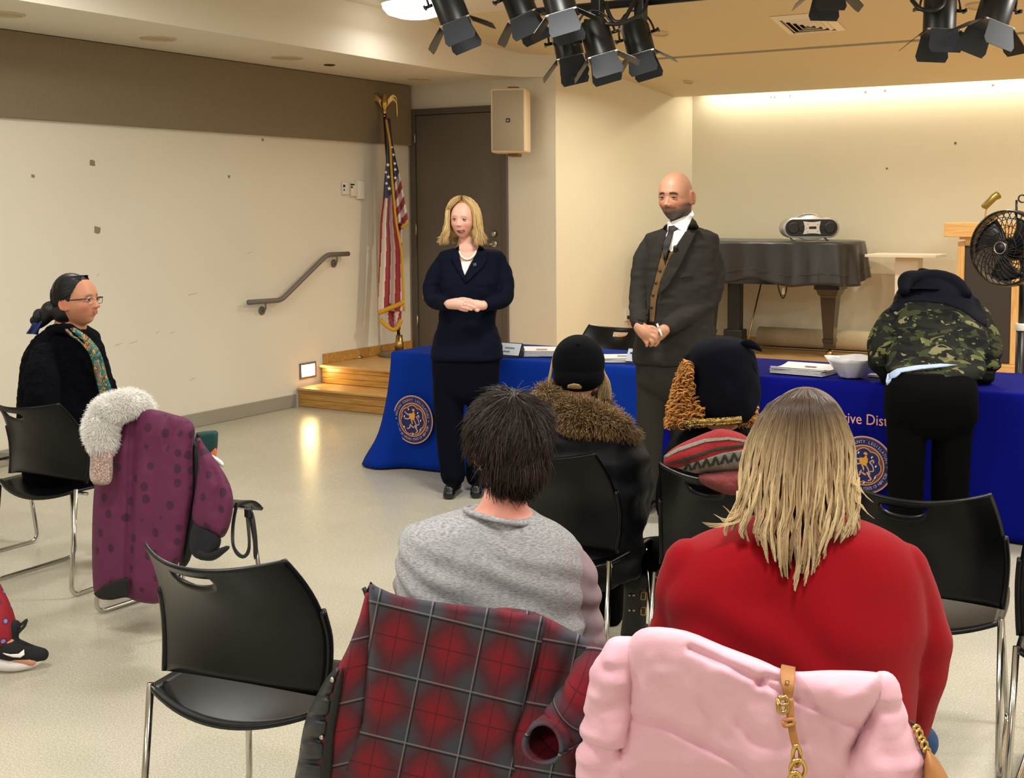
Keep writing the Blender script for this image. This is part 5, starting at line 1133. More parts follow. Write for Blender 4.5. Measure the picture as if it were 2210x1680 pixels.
for sx, cx in ((1, 1940), (-1, 2092)):
    bd3 += hand([(cx, 818, D3+.66, 14), (cx+sx*12, 818, D3+.72, 15), (cx+sx*22, 818, D3+.76, 12)], [[(cx+sx*22, 810+k*4, D3+.76, 4.4), (cx+sx*34, 809+k*4, D3+.80, 4), (cx+sx*42, 812+k*4, D3+.82, 3.4)] for k in range(4)]+[[(cx+sx*10, 806, D3+.7, 4.6), (cx+sx*20, 802, D3+.74, 4)]])
man3 = person('person', bd3, sk3, 'man in a camouflage jacket bending over the blue table, back to the room', .0065, 3)
jk = [ploft([(626, 1940, 2090, .66, .06), (650, 1928, 2110, .62, .12), (690, 1920, 2128, .5, .16), (740, 1920, 2128, .34, .18), (785, 1918, 2122, .16, .18), (812, 1914, 2112, .06, .16), (824, 1922, 2100, .06, .14)], D3, pw=2.5),
      plimb([(1945, 668, D3+.62, 26), (1912, 720, D3+.48, 32), (1902, 775, D3+.36, 30), (1920, 806, D3+.52, 22)]), plimb([(2108, 680, D3+.62, 26), (2124, 735, D3+.48, 33), (2128, 790, D3+.36, 30), (2104, 822, D3+.52, 22)])]
camo = camo_mat()
jacket3 = fuse('camouflage_jacket', jk, .008, 4, .5, camo, man3, push=lambda c, n: c+n*(.010*vnoise(c, 9, 6)+.010*np.sin(c[:, 2]*75+3*vnoise(c, 5, 7))*np.clip((1.0-c[:, 2])/.25, 0, 1))[:, None])
bj = bvh_of(jacket3)
nvy = mat('navy_softshell', (9, 12, 23), .85, spec=.12, var=.1, vscale=30)
patch('navy_yoke', [(1940, 640), (1960, 622), (2085, 626), (2112, 648), (2130, 690), (2128, 706), (2106, 694), (2074, 670), (2035, 656), (1990, 651), (1955, 655), (1925, 676), (1920, 668)], bj, .006, nvy, man3, D3+.4, .006, 7, 3)
hood = [plimb([(1950, 628, D3+.55, 13), (1958, 606, D3+.62, 18), (1990, 598, D3+.66, 16), (2030, 602, D3+.66, 17), (2066, 616, D3+.62, 17), (2088, 636, D3+.55, 12)]), plimb([(1990, 592, D3+.78, 14), (2040, 600, D3+.78, 14)]), ploft([(602, 1972, 2050, .70, .08), (622, 1952, 2086, .66, .10), (640, 1940, 2100, .64, .11), (652, 1945, 2095, .62, .10)], D3)]
fuse('hood', hood, .007, 5, .5, nvy, man3, push=lambda c, n: c+n*(.006*vnoise(c, 14, 3))[:, None])
patch('shirt_hem', [(1912, 824), (1916, 808), (1936, 797), (1975, 790), (2030, 786), (2066, 788), (2040, 792), (1990, 797), (1945, 804), (1922, 816), (1914, 832)], bj, .03, mat('pale_blue_shirt', (172, 192, 220), .7), man3, D3-.1, .006, 6, 2)
blk = mat('black_cloth', (3, 3, 4), .9, var=.2, vscale=60, spec=.08)
fuse('trousers', [ploft([(800, 1920, 2098, .06, .14), (830, 1914, 2104, .02, .17), (870, 1911, 2106, .0, .17), (905, 1913, 2104, .02, .16), (930, 1940, 2080, .04, .12), (945, 1980, 2030, .04, .05)], D3, pw=2.6), plimb([(1956, 880, D3+.0, 44), (1956, 960, D3+.02, 41), (1954, 1060, D3+.06, 38), (1954, 1140, D3+.1, 36)]), plimb([(2060, 880, D3+.02, 44), (2054, 960, D3+.05, 42), (2050, 1060, D3+.1, 40), (2050, 1140, D3+.14, 37)])], .008, 4, .5, blk, man3)
for x in (1956, 2052):
    b0 = atz(x, 1168, .045); fd = V3(*CF); fuse('shoe', [limb([b0-fd*.1, b0, b0+fd*.12], [.042, .048, .036]), limb([b0-fd*.1-V3(0, 0, .02), b0+fd*.13-V3(0, 0, .02)], [.034, .04])], .007, 3, .5, M['black'], man3, push=flat)
cap_hair('hair', hc3, R3_, 1.0, mat('black_hair', (14, 12, 12), .7), man3, front_y=-.05)

# ------------------------------------------------------------------ seated woman with glasses, in profile
D4 = 5.66
hl = P(167, 650, D4); hp_, R4 = head_parts(hl, face_yaw(-1.30), -.08, 0, .98, 1.1, 1.25, female=True)
sk4 = skin('skin_olive', (198, 140, 108))
tor = ploft([(690, 120, 188, .03, .05), (720, 112, 186, .03, .06), (760, 85, 200, .03, .12), (850, 70, 215, .03, .14), (950, 70, 215, .03, .14), (1020, 75, 215, .03, .14)], D4)
kn = P(262, 1010, D4+.25)
bd4 = hp_+[tor, plimb([(130, 1000, D4-.1, 34), (230, 985, D4+.1, 30), (270, 985, D4+.18, 26)]), plimb([(150, 1000, D4+.12, 34), (250, 975, D4+.3, 30), (290, 975, D4+.38, 26)]), plimb([(275, 985, D4+.2, 24), (270, 1090, D4+.16, 16), (268, 1170, D4+.16, 13)]), plimb([(295, 975, D4+.4, 24), (292, 1080, D4+.38, 16), (290, 1155, D4+.38, 13)]),
     plimb([(100, 775, D4-.13, 24), (110, 880, D4-.2, 20), (190, 945, D4-.05, 14)]), plimb([(190, 775, D4+.16, 22), (215, 870, D4+.2, 18), (240, 940, D4+.1, 14)])]
bd4 += hand([(195, 946, D4-.03, 13), (210, 950, D4, 15), (222, 952, D4+.03, 12)], [[(222, 944+k*6, D4+.03, 4.5), (236, 946+k*6, D4+.06, 4), (244, 951+k*6, D4+.07, 3.5)] for k in range(4)]+[[(210, 940, D4-.02, 4.6), (222, 936, D4+.01, 4)]])
w4 = person('person', bd4, sk4, 'seated woman in a black coat and glasses, seen in profile at the left', .0055, 3)
coat4 = mat('black_wool_coat', (6, 7, 14), .95, var=.3, vscale=90, bump=.6, bscale=140, spec=.1)
jk = [ploft([(702, 112, 160, .05, .06), (716, 96, 200, .03, .10), (740, 72, 212, .03, .15), (775, 58, 222, .03, .17), (830, 50, 235, .03, .18), (900, 48, 240, .03, .19), (980, 52, 240, .03, .19), (1035, 60, 235, .03, .18)], D4, pw=2.4),
      plimb([(98, 770, D4-.12, 34), (90, 850, D4-.2, 38), (110, 920, D4-.18, 34), (180, 950, D4-.06, 24)]), plimb([(190, 770, D4+.14, 30), (220, 850, D4+.2, 30), (236, 930, D4+.14, 24)]),
      plimb([(125, 1010, D4-.1, 46), (220, 1000, D4+.08, 40), (270, 1005, D4+.18, 34)]), plimb([(150, 1000, D4+.12, 44), (240, 985, D4+.28, 38), (285, 985, D4+.36, 32)])]
c4 = fuse('coat', jk, .008, 4, .5, coat4, w4, push=lambda c, n: c+n*(.012*vnoise(c, 12, 3)+.004*vnoise(c, 60, 4))[:, None])
fuse('trousers', [plimb([(275, 985, D4+.2, 30), (270, 1090, D4+.16, 22), (268, 1160, D4+.16, 19)]), plimb([(295, 975, D4+.4, 30), (292, 1080, D4+.38, 22), (290, 1145, D4+.38, 19)])], .008, 3, .5, M['black'], w4)
for x, y, dd in ((272, 1172, .16), (294, 1158, .38)):
    b0 = P(x, y, D4+dd); b0[2] = .05; fd = V3(.2, .95, 0); fuse('boot', [limb([b0-fd*.08, b0, b0+fd*.12], [.042, .046, .036]), limb([b0-fd*.05, b0-fd*.05+V3(0, 0, .16)], [.045, .05])], .007, 3, .5, mat('boot_black', (12, 11, 12), .4), w4, push=flat)
fuse('coat_collar', [plimb([(104, 742, D4-.09, 15), (112, 718, D4-.05, 15), (150, 712, D4-.12, 12), (186, 740, D4-.13, 14), (215, 800, D4-.1, 15), (232, 850, D4-.08, 12)]), plimb([(150, 705, D4+.12, 12), (196, 722, D4+.1, 14), (212, 760, D4+.06, 14), (226, 810, D4+.04, 12)])], .007, 3, .5, coat4, w4, push=lambda c, n: c+n*(.006*vnoise(c, 40, 3))[:, None])
def scarf_mat(name, cs, sc_):
    m, t, b = nt(name); L = t.links.new; tc = N(t, 'TexCoord'); vo = N(t, 'TexNoise', Scale=sc_, Detail=2., Distortion=1.5); L(tc.outputs['Object'], vo.inputs['Vector']); cr = N(t, 'ValToRGB'); cr.color_ramp.interpolation = 'CONSTANT'; e = cr.color_ramp.elements
    while len(e) < len(cs): e.new(.5)
    for k, c in enumerate(cs): e[k].position = (0, .36, .44, .52, .565, .61, .65)[k]; e[k].color = (*lin(c), 1)
    L(vo.outputs['Fac'], cr.inputs[0]); L(cr.outputs[0], b.inputs['Base Color']); b.inputs['Roughness'].default_value = .5; return m
scm = scarf_mat('green_silk', [(28, 96, 92), (18, 66, 70), (40, 118, 104), (214, 150, 44), (20, 72, 74), (176, 66, 36), (30, 104, 96)], 22.)
def ribbon(name, rows, m, parent, th=.006, n=6, fold=.006):
    q = smooth_path(np.array(rows, float), 6); v, f = grid(lambda u, w_: (lambda r: P(r[0]*(1-u)+r[2]*u, r[1]*(1-u)+r[3]*u, r[4]+fold*math.sin(u*9+r[1]*.05)))(q[int(round(w_*(len(q)-1)))]), n, len(q)); o = obj(name, (v, f), m, parent); thicken(o, th); return o
ribbon('scarf', [(140, 712, 160, 708, D4-.14), (152, 724, 176, 718, D4-.155), (176, 742, 198, 735, D4-.16), (196, 772, 216, 762, D4-.165), (206, 812, 228, 800, D4-.17), (214, 848, 242, 846, D4-.17), (220, 880, 250, 875, D4-.15)], scm, w4)
bw = bvh_of(w4)
eyes(R4, hl, .98, w4, skin('lids_olive', (160, 108, 84)), .8); paint_face(w4, hl, R4, .98, 0, .8)
gm = mat('glasses_frame', (34, 22, 22), .3)
g_ = lambda p_: to_world(R4, hl, .98, p_)
fuse('lips', [(g_(v), f) for v, f in (ball((0, -.0905, -.0545), (.020, .006, .0042), 16, 8), ball((0, -.090, -.0632), (.017, .006, .0046), 16, 8))], .0025, 1, .5, lipm, w4)
gs = obj('glasses', tube(g_([(.071, .012, .006), (.073, -.03, .008), (.066, -.082, .008), (.058, -.095, .008)]), .0032, 8), gm, w4)
obj('temple_arm', tube(g_([(-.071, .012, .006), (-.073, -.03, .008), (-.066, -.082, .008), (-.058, -.095, .008)]), .0024, 8), gm, gs)
for e in (-1, 1):
    t = np.linspace(0, 2*math.pi, 21); obj('lens_rim', tube(g_(np.stack([e*.033+.025*np.cos(t), -.099+.006*np.abs(np.cos(t)), -.004+.016*np.sin(t)], 1)), .0014, 6, cap=False), gm if e > 0 else M['steel'], gs)
obj('bridge', tube(g_([(-.009, -.1, .002), (0, -.104, .004), (.009, -.1, .002)]), .0014, 6), M['steel'], gs)
hm4 = hair_mat('black_straight_hair', (8, 8, 10), (20, 18, 21), rough=.45)
fuse('hair', [(g_(v), f) for v, f in (ball((0, .028, .030), (.086, .094, .104), 26, 18), ball((0, .06, -.04), (.074, .07, .07), 22, 14), ball((0, -.005, .066), (.070, .066, .054), 20, 12))]+[plimb([(110, 668, D4, 20), (92, 690, D4+.0, 15), (82, 700, D4, 12)])], .006, 6, .5, mat('black_hair_smooth', (8, 8, 11), .5, var=.5, vscale=40, stretch=(1, 1, 8)), w4)
n_ = 700; az = nrs.uniform(-.2, 1.1, n_); pts = []
for k in range(n_):
    s0 = nrs.rand()*1.1-.05; e = 1 if nrs.rand() > .4 else -1; t = np.linspace(0, 1, 8)[:, None]
    a = V3(e*(.02+.055*s0), -.048+.03*s0-.01*nrs.rand(), .112-.075*s0); b_ = V3(e*.02*nrs.rand(), .125, -.05+.03*nrs.rand()); m_ = V3(e*(.06+.03*s0), .03, .11-.10*s0)
    p_ = (1-t)**2*a+2*t*(1-t)*m_*1.12+t*t*b_
    r_ = np.sqrt((p_[:, 0]/.0885)**2+((p_[:, 1]-.022)/.104)**2+((p_[:, 2]-.022)/.112)**2)[:, None]; p_ = np.where(r_ < 1, V3(0, .022, .022)+(p_-V3(0, .022, .022))/np.maximum(r_, .3), p_); pts.append(g_(p_))
strands('hair_strands', np.array(pts), .0016, .0006, hm4, w4)
scr = [plimb([(78, 688, D4-.04, 9), (84, 676, D4, 10), (96, 682, D4+.03, 9)]), plimb([(74, 692, D4-.02, 10), (84, 698, D4+.02, 11)])]
fuse('hair_tie', scr, .005, 2, .5, mat('dark_velvet', (16, 14, 22), .9, bump=.5, bscale=80), w4)
ribbon('hair_bow', [(76, 690, 92, 694, D4-.03), (66, 706, 84, 712, D4-.03), (57, 720, 82, 722, D4-.02)], mat('blue_silk', (26, 52, 120), .4, rgb2=(16, 28, 66), vscale=18), w4)

# ------------------------------------------------------------------ man in grey shirt, seen from behind
D5 = 2.86
hc5 = P(1094, 960, D5+.02); hp_, R5 = head_parts(hc5, face_yaw(math.pi-.38), .08, .0, 1.0, ears=(1, 1))
sk5 = skin('skin_pink', (226, 158, 140))
tor = ploft([(1000, 1048, 1140, .02, .055), (1060, 1046, 1138, .01, .055), (1100, 1025, 1142, .02, .065), (1130, 960, 1180, .03, .08), (1170, 900, 1240, .04, .1), (1300, 890, 1260, .05, .1), (1500, 900, 1250, .08, .11), (1640, 890, 1260, .1, .13)], D5)
bd5 = hp_+[tor, plimb([(915, 1195, D5+.07, 32), (892, 1340, D5+.1, 28), (930, 1450, D5+.28, 30)]), plimb([(1225, 1225, D5+.07, 32), (1250, 1350, D5+.1, 28), (1225, 1450, D5+.28, 30)]),
     plimb([(1000, 1600, D5+.15, 80), (960, 1530, D5+.45, 68), (930, 1490, D5+.6, 58)]), plimb([(1160, 1600, D5+.15, 80), (1130, 1530, D5+.45, 68), (1110, 1490, D5+.6, 58)]), plimb([(930, 1495, D5+.6, 52), (925, 1640, D5+.62, 40), (920, 1760, D5+.66, 30)]), plimb([(1110, 1495, D5+.6, 52), (1105, 1640, D5+.62, 40), (1100, 1750, D5+.66, 30)])]
for sx, cx in ((1, 935), (-1, 1220)):
    bd5 += hand([(cx, 1452, D5+.3, 28), (cx+sx*25, 1455, D5+.36, 32), (cx+sx*45, 1458, D5+.4, 27)], [[(cx+sx*45, 1440+k*12, D5+.4, 9.5), (cx+sx*72, 1443+k*12, D5+.44, 9), (cx+sx*90, 1450+k*12, D5+.45, 7.5)] for k in range(4)]+[[(cx+sx*20, 1430, D5+.34, 10), (cx+sx*44, 1420, D5+.37, 9)]])
m5 = person('person', bd5, sk5, 'dark haired man in a grey shirt sitting in front of the plaid coat', .0055, 3)
def heather():
    m, t, b = nt('heather_grey'); L = t.links.new; tc = N(t, 'TexCoord'); mp = N(t, 'Mapping'); mp.inputs['Scale'].default_value = (110, 110, 520); L(tc.outputs['Object'], mp.inputs[0]); no = N(t, 'TexNoise', Scale=1., Detail=4.); L(mp.outputs[0], no.inputs['Vector'])
    cr = N(t, 'ValToRGB'); e = cr.color_ramp.elements; e[0].position = .3; e[1].position = .62; e[0].color = (*lin((122, 122, 126)), 1); e[1].color = (*lin((172, 172, 174)), 1); L(no.outputs['Fac'], cr.inputs[0]); L(cr.outputs[0], b.inputs['Base Color']); b.inputs['Roughness'].default_value = .9; return m
hg = heather()
wr = lambda c, n: c+n*(.0035*vnoise(c, 16, 8)+.004*np.sin((c[:, 2]*1.6+c[:, 0]*.8)*60+3*vnoise(c, 9, 2))*np.clip((.93-c[:, 2])/.12, 0, 1))[:, None]
jk = [ploft([(1100, 1010, 1130, .03, .07), (1108, 985, 1152, .03, .085), (1124, 925, 1178, .035, .10), (1142, 882, 1212, .04, .115), (1175, 864, 1250, .045, .13), (1220, 858, 1262, .05, .14), (1280, 862, 1262, .06, .145), (1400, 872, 1262, .07, .15), (1560, 876, 1262, .1, .16), (1640, 880, 1262, .12, .16)], D5, pw=2.5, n=40)]
shirt5 = fuse('shirt', jk+[plimb([(905, 1165, D5+.05, 44), (880, 1250, D5+.06, 30)])], .007, 5, .5, hg, m5, push=wr)
slv = mat('mauve_sleeve', (150, 132, 138), .9, var=.08, vscale=60)
fuse('sleeve', [plimb([(1228, 1212, D5+.04, 44), (1248, 1265, D5+.05, 46), (1256, 1330, D5+.08, 42), (1272, 1380, D5+.1, 36), (1250, 1440, D5+.26, 34)])], .007, 4, .5, slv, m5, push=wr)
fuse('sleeve', [plimb([(895, 1215, D5+.06, 40), (886, 1290, D5+.08, 38), (884, 1360, D5+.12, 36), (930, 1445, D5+.27, 33)])], .007, 4, .5, slv, m5, push=wr)
fuse('shirt_collar', [tube(smooth_path([P(1003, 1100, D5+.0), P(1030, 1112, D5-.05), P(1075, 1124, D5-.075), P(1115, 1130, D5-.06), P(1142, 1128, D5-.01), P(1130, 1108, D5+.10), P(1070, 1096, D5+.13), P(1015, 1096, D5+.08)], 5, closed=True), .0085, 8, cap=False)], .005, 2, .5, hg, m5)
fuse('trousers', [ploft([(1580, 880, 1262, .12, .17), (1650, 870, 1270, .14, .18), (1700, 870, 1270, .16, .16)], D5), plimb([(990, 1610, D5+.15, 92), (955, 1540, D5+.45, 80), (925, 1500, D5+.62, 70)]), plimb([(1165, 1610, D5+.15, 92), (1130, 1540, D5+.45, 80), (1108, 1500, D5+.62, 70)]), plimb([(925, 1500, D5+.62, 62), (922, 1640, D5+.64, 52), (920, 1740, D5+.66, 46)]), plimb([(1108, 1500, D5+.62, 62), (1104, 1640, D5+.64, 52), (1100, 1740, D5+.66, 46)])], .01, 4, .5, mat('dark_jeans', (26, 32, 46), .85, var=.2, vscale=80), m5)
# short tousled hair
g5 = lambda p_: to_world(R5, hc5, 1.0, p_)
hb5 = fuse('hair_base', [(g5(v), f) for v, f in (ball((0, .022, .030), (.093, .102, .100), 26, 18), ball((0, .056, -.03), (.072, .058, .062), 20, 14), ball((0, .062, -.068), (.058, .036, .026), 16, 10))], .006, 6, .5, mat('brown_hair_base', (26, 17, 14), .6), m5)
whorl = g5([(.0, .06, .118)])[0]
def flow5(p_, q):
    d = p_-whorl; d = d-q*np.sum(d*q, 1)[:, None]; d /= np.linalg.norm(d, axis=1)[:, None]+1e-9; s_ = np.cross(q, d)
    d = d+s_*.45*vnoise(p_, 16, 2)[:, None]+V3(0, 0, -.35); return d/np.linalg.norm(d, axis=1)[:, None]
def keep5(p_, q): l = (p_-hc5) @ R5; return (l[:, 1] > -.07+.2*np.clip(-l[:, 2], 0, 1)) & ~((np.abs(l[:, 0]) > .05) & (l[:, 2] < .012) & (l[:, 1] < .042))
fur('hair', hb5, 13000, .06, hair_mat('brown_hair', (18, 11, 9), (60, 41, 33), rough=.5), m5, grav=.9, curl=.15, k=7, r0=.0010, r1=.0003, keep=keep5, flow=flow5, stick=.92)
# ------------------------------------------------------------------ soft things hung on chairs: helpers
def plane_depth(p0, nrm):
    p0, nrm = np.asarray(p0, float), np.asarray(nrm, float)
    def fn(x, y): d = ray(x, y); return float(((p0-O) @ nrm)/(d @ nrm))
    return fn
def pillow(name, poly, Dfn, m, parent, t=.03, w_=30., h=7., back=.4, creases=(), wr=(0., 1.), uv=None, bulge=None, smooth_poly=3, seed=1):
    pl = smooth_path(poly, smooth_poly, closed=True) if smooth_poly else np.asarray(poly, float)
    A = pl; B = np.roll(pl, -1, axis=0); x0, y0 = pl.min(0)-h; x1, y1 = pl.max(0)+h
    gx = np.arange(x0, x1, h); gy = np.arange(y0, y1, h)
    def inside(p_):
        c = np.zeros(len(p_), bool)
        for a, b_ in zip(A, B):
            k = ((a[1] > p_[:, 1]) != (b_[1] > p_[:, 1])); xx = (b_[0]-a[0])*(p_[:, 1]-a[1])/(b_[1]-a[1]+1e-12)+a[0]; c ^= k & (p_[:, 0] < xx)
        return c
    cx, cy = np.meshgrid(gx+h/2, gy+h/2); ins = inside(np.stack([cx.ravel(), cy.ravel()], 1)).reshape(cx.shape)
    vid = {}; pts = []; faces = []; cnt = {}
    for j in range(len(gy)):
        for i in range(len(gx)):
            if not ins[j, i]: continue
            q = []
            for di, dj in ((0, 0), (1, 0), (1, 1), (0, 1)):
                k = (i+di, j+dj)
                if k not in vid: vid[k] = len(pts); pts.append((gx[0]+k[0]*h, gy[0]+k[1]*h))
                q.append(vid[k])
            faces.append(q)
            for a, b_ in zip(q, q[1:]+q[:1]): e = (min(a, b_), max(a, b_)); cnt[e] = cnt.get(e, 0)+1
    pts = np.array(pts); bnd = sorted({v for e, c in cnt.items() if c == 1 for v in e})
    def near(p_):
        best = np.full(len(p_), 1e9); bp = np.zeros_like(p_)
        for a, b_ in zip(A, B):
            ab = b_-a; t_ = np.clip(((p_-a) @ ab)/(ab @ ab+1e-12), 0, 1)[:, None]; q = a+t_*ab; d = np.linalg.norm(p_-q, axis=1); k = d < best; best[k] = d[k]; bp[k] = q[k]
        return best, bp
    _, bp = near(pts[bnd]); pts[bnd] = bp
    d, _ = near(pts); d[bnd] = 0
    prof = np.sqrt(np.clip(1-(1-np.minimum(d/w_, 1))**2, 0, 1))
    hh = t*prof
    for line, dep, wid in creases:
        L_ = smooth_path(line, 5); dm = np.full(len(pts), 1e9)
        for a, b_ in zip(L_[:-1], L_[1:]):
            ab = b_-a; t_ = np.clip(((pts-a) @ ab)/(ab @ ab+1e-12), 0, 1)[:, None]; dm = np.minimum(dm, np.linalg.norm(pts-(a+t_*ab), axis=1))
        hh = hh-dep*np.exp(-(dm/wid)**2)*np.minimum(1, prof*1.5)
    if wr[0]: hh = hh+wr[0]*(vnoise(np.c_[pts*.012*wr[1], np.zeros(len(pts))], 1, seed)+.5*vnoise(np.c_[pts*.03*wr[1], np.ones(len(pts))], 1, seed+1))*prof
    if bulge is not None: hh = hh+np.array([bulge(x, y) for x, y in pts])
    D0 = np.array([Dfn(x, y) for x, y in pts])
    fr = np.array([P(x, y, D-a) for (x, y), D, a in zip(pts, D0, hh)]); bk_ = np.array([P(x, y, D+back*a) for (x, y), D, a in zip(pts, D0, t*prof)])
    n = len(pts); isb = np.zeros(n, bool); isb[bnd] = True
    bidx = np.where(isb, np.arange(n), np.arange(n)+n); f2 = [tuple(int(bidx[i]) for i in q[::-1]) for q in faces]
    me = to_mesh(name, np.concatenate([fr, bk_]), [tuple(q) for q in faces]+f2); o = link(name, me, m, parent)
    bm = bmesh.new(); bm.from_mesh(me); bmesh.ops.delete(bm, geom=[v for v in bm.verts if not v.link_faces], context='VERTS'); bm.normal_update()
    if uv is not None:
        lu = bm.verts.layers.float.new('cu'); lv = bm.verts.layers.float.new('cv')
        for v in bm.verts:
            c = MR @ (np.array(v.co)-O); x, y = c[0]/c[2]*F+PX, c[1]/c[2]*F+PY; v[lu], v[lv] = uv(x, y)
    bm.to_mesh(me); bm.free(); me.polygons.foreach_set('use_smooth', [True]*len(me.polygons)); return o
def open_tube(name, pts, m, parent, th=.005, uv=None, wr=.004, seg=26):
    p_ = smooth_path(np.array([(*P(a, b_, d), r*d/F) for a, b_, d, r in pts]), 7); t, n, b_ = frames(p_[:, :3]); a = np.linspace(0, 2*math.pi, seg, endpoint=False); R_ = []
    for k in range(len(p_)):
        rr_ = p_[k, 3]*(1+.05*np.sin(a*3+k*.5)+.04*math.sin(k*1.3)); R_.append(p_[k, :3]+rr_[:, None]*(np.cos(a)[:, None]*n[k]+np.sin(a)[:, None]*b_[k]))
    v, f = rings(R_, cap=False); me = to_mesh(name, v, f)
    if uv:
        L_ = np.r_[0, np.cumsum(np.linalg.norm(np.diff(p_[:, :3], axis=0), axis=1))]; c1 = me.attributes.new('cu', 'FLOAT', 'POINT'); c2 = me.attributes.new('cv', 'FLOAT', 'POINT')
        c1.data.foreach_set('value', np.tile(a*p_[:, 3].mean(), len(p_)).astype(np.float32)); c2.data.foreach_set('value', np.repeat(L_, seg).astype(np.float32))
    o = link(name, me, m, parent); thicken(o, th, 1); return o
# ------------------------------------------------------------------ woman in red, seen from behind
D6 = 2.55
hc6 = P(1738, 958, D6+.03); hp_, R6 = head_parts(hc6, face_yaw(math.pi+.1), .05, 0, .97, female=True, ears=(1, 1))
sk6 = skin('skin_light', (228, 176, 156))
tor = ploft([(1020, 1690, 1786, .03, .05), (1090, 1688, 1788, .03, .05), (1140, 1660, 1815, .06, .06), (1200, 1540, 1900, .08, .08), (1300, 1520, 1910, .09, .1), (1500, 1520, 1920, .1, .12), (1660, 1500, 1940, .14, .14)], D6)
bd6 = hp_+[tor, plimb([(1495, 1230, D6+.07, 46), (1450, 1390, D6+.14, 38), (1520, 1520, D6+.32, 30)]), plimb([(1955, 1230, D6+.07, 46), (2010, 1400, D6+.12, 38), (1950, 1560, D6+.28, 30)]),
   plimb([(1640, 1640, D6+.2, 90), (1610, 1560, D6+.5, 74), (1590, 1520, D6+.64, 62)]), plimb([(1840, 1650, D6+.2, 90), (1820, 1570, D6+.5, 74), (1805, 1530, D6+.64, 62)]), plimb([(1590, 1525, D6+.64, 54), (1585, 1680, D6+.66, 40), (1580, 1800, D6+.7, 30)]), plimb([(1805, 1535, D6+.64, 54), (1800, 1690, D6+.66, 40), (1798, 1800, D6+.7, 30)])]
for sx, cx in ((1, 1530), (-1, 1940)):
    bd6 += hand([(cx, 1530, D6+.34, 28), (cx+sx*25, 1532, D6+.4, 32), (cx+sx*45, 1534, D6+.44, 27)], [[(cx+sx*45, 1516+k*12, D6+.44, 9.5), (cx+sx*72, 1519+k*12, D6+.48, 9), (cx+sx*90, 1526+k*12, D6+.49, 7.5)] for k in range(4)]+[[(cx+sx*20, 1506, D6+.38, 10), (cx+sx*44, 1498, D6+.41, 9)]])
w6 = person('person', bd6, sk6, 'woman with long blonde hair in a red sweater, seen from behind in the foreground', .006, 3)
redk = mat('red_knit', (152, 0, 19), .9, rgb2=(128, 0, 13), vscale=6, sheen=.06, bump=.12, bscale=420, spec=.2)
def wr6(c, n):
    s_ = np.exp(-((c[:, 2]-.78)/.10)**2)
    return c+n*(.005*vnoise(c, 10, 5)+.006*s_*np.sin(c @ V3(20, 5, 34)+2.5*vnoise(c, 8, 6)))[:, None]
sw = [ploft([(1112, 1668, 1806, .05, .06), (1128, 1610, 1868, .05, .08), (1150, 1545, 1915, .05, .10), (1180, 1482, 1955, .06, .12), (1230, 1446, 1985, .07, .14), (1300, 1432, 1992, .08, .155), (1380, 1440, 1985, .09, .16), (1460, 1460, 1975, .11, .165), (1560, 1480, 1965, .14, .17), (1660, 1485, 1965, .17, .17)], D6, pw=2.4, n=44),
      plimb([(1490, 1215, D6+.06, 56), (1458, 1300, D6+.1, 52), (1450, 1390, D6+.14, 48), (1510, 1500, D6+.3, 42)]), plimb([(1945, 1225, D6+.06, 58), (1985, 1320, D6+.09, 58), (2000, 1420, D6+.12, 52), (1985, 1500, D6+.17, 46), (1960, 1570, D6+.26, 42)])]
sweater = fuse('sweater', sw, .0075, 5, .5, redk, w6, push=wr6)
jean = mat('blue_jeans', (44, 74, 116), .85, var=.25, vscale=120, bump=.1, bscale=400)
fuse('jeans', [ploft([(1600, 1490, 1975, .14, .17), (1660, 1470, 1990, .18, .19), (1720, 1480, 1985, .2, .17)], D6), plimb([(1640, 1650, D6+.2, 100), (1610, 1575, D6+.5, 84), (1590, 1535, D6+.66, 72)]), plimb([(1850, 1660, D6+.2, 104), (1825, 1585, D6+.5, 86), (1808, 1545, D6+.66, 74)]), plimb([(1990, 1600, D6+.32, 40), (1950, 1620, D6+.36, 60)]), plimb([(1588, 1540, D6+.66, 62), (1584, 1700, D6+.68, 50)]), plimb([(1806, 1550, D6+.66, 62), (1800, 1710, D6+.68, 50)])], .01, 4, .5, jean, w6)
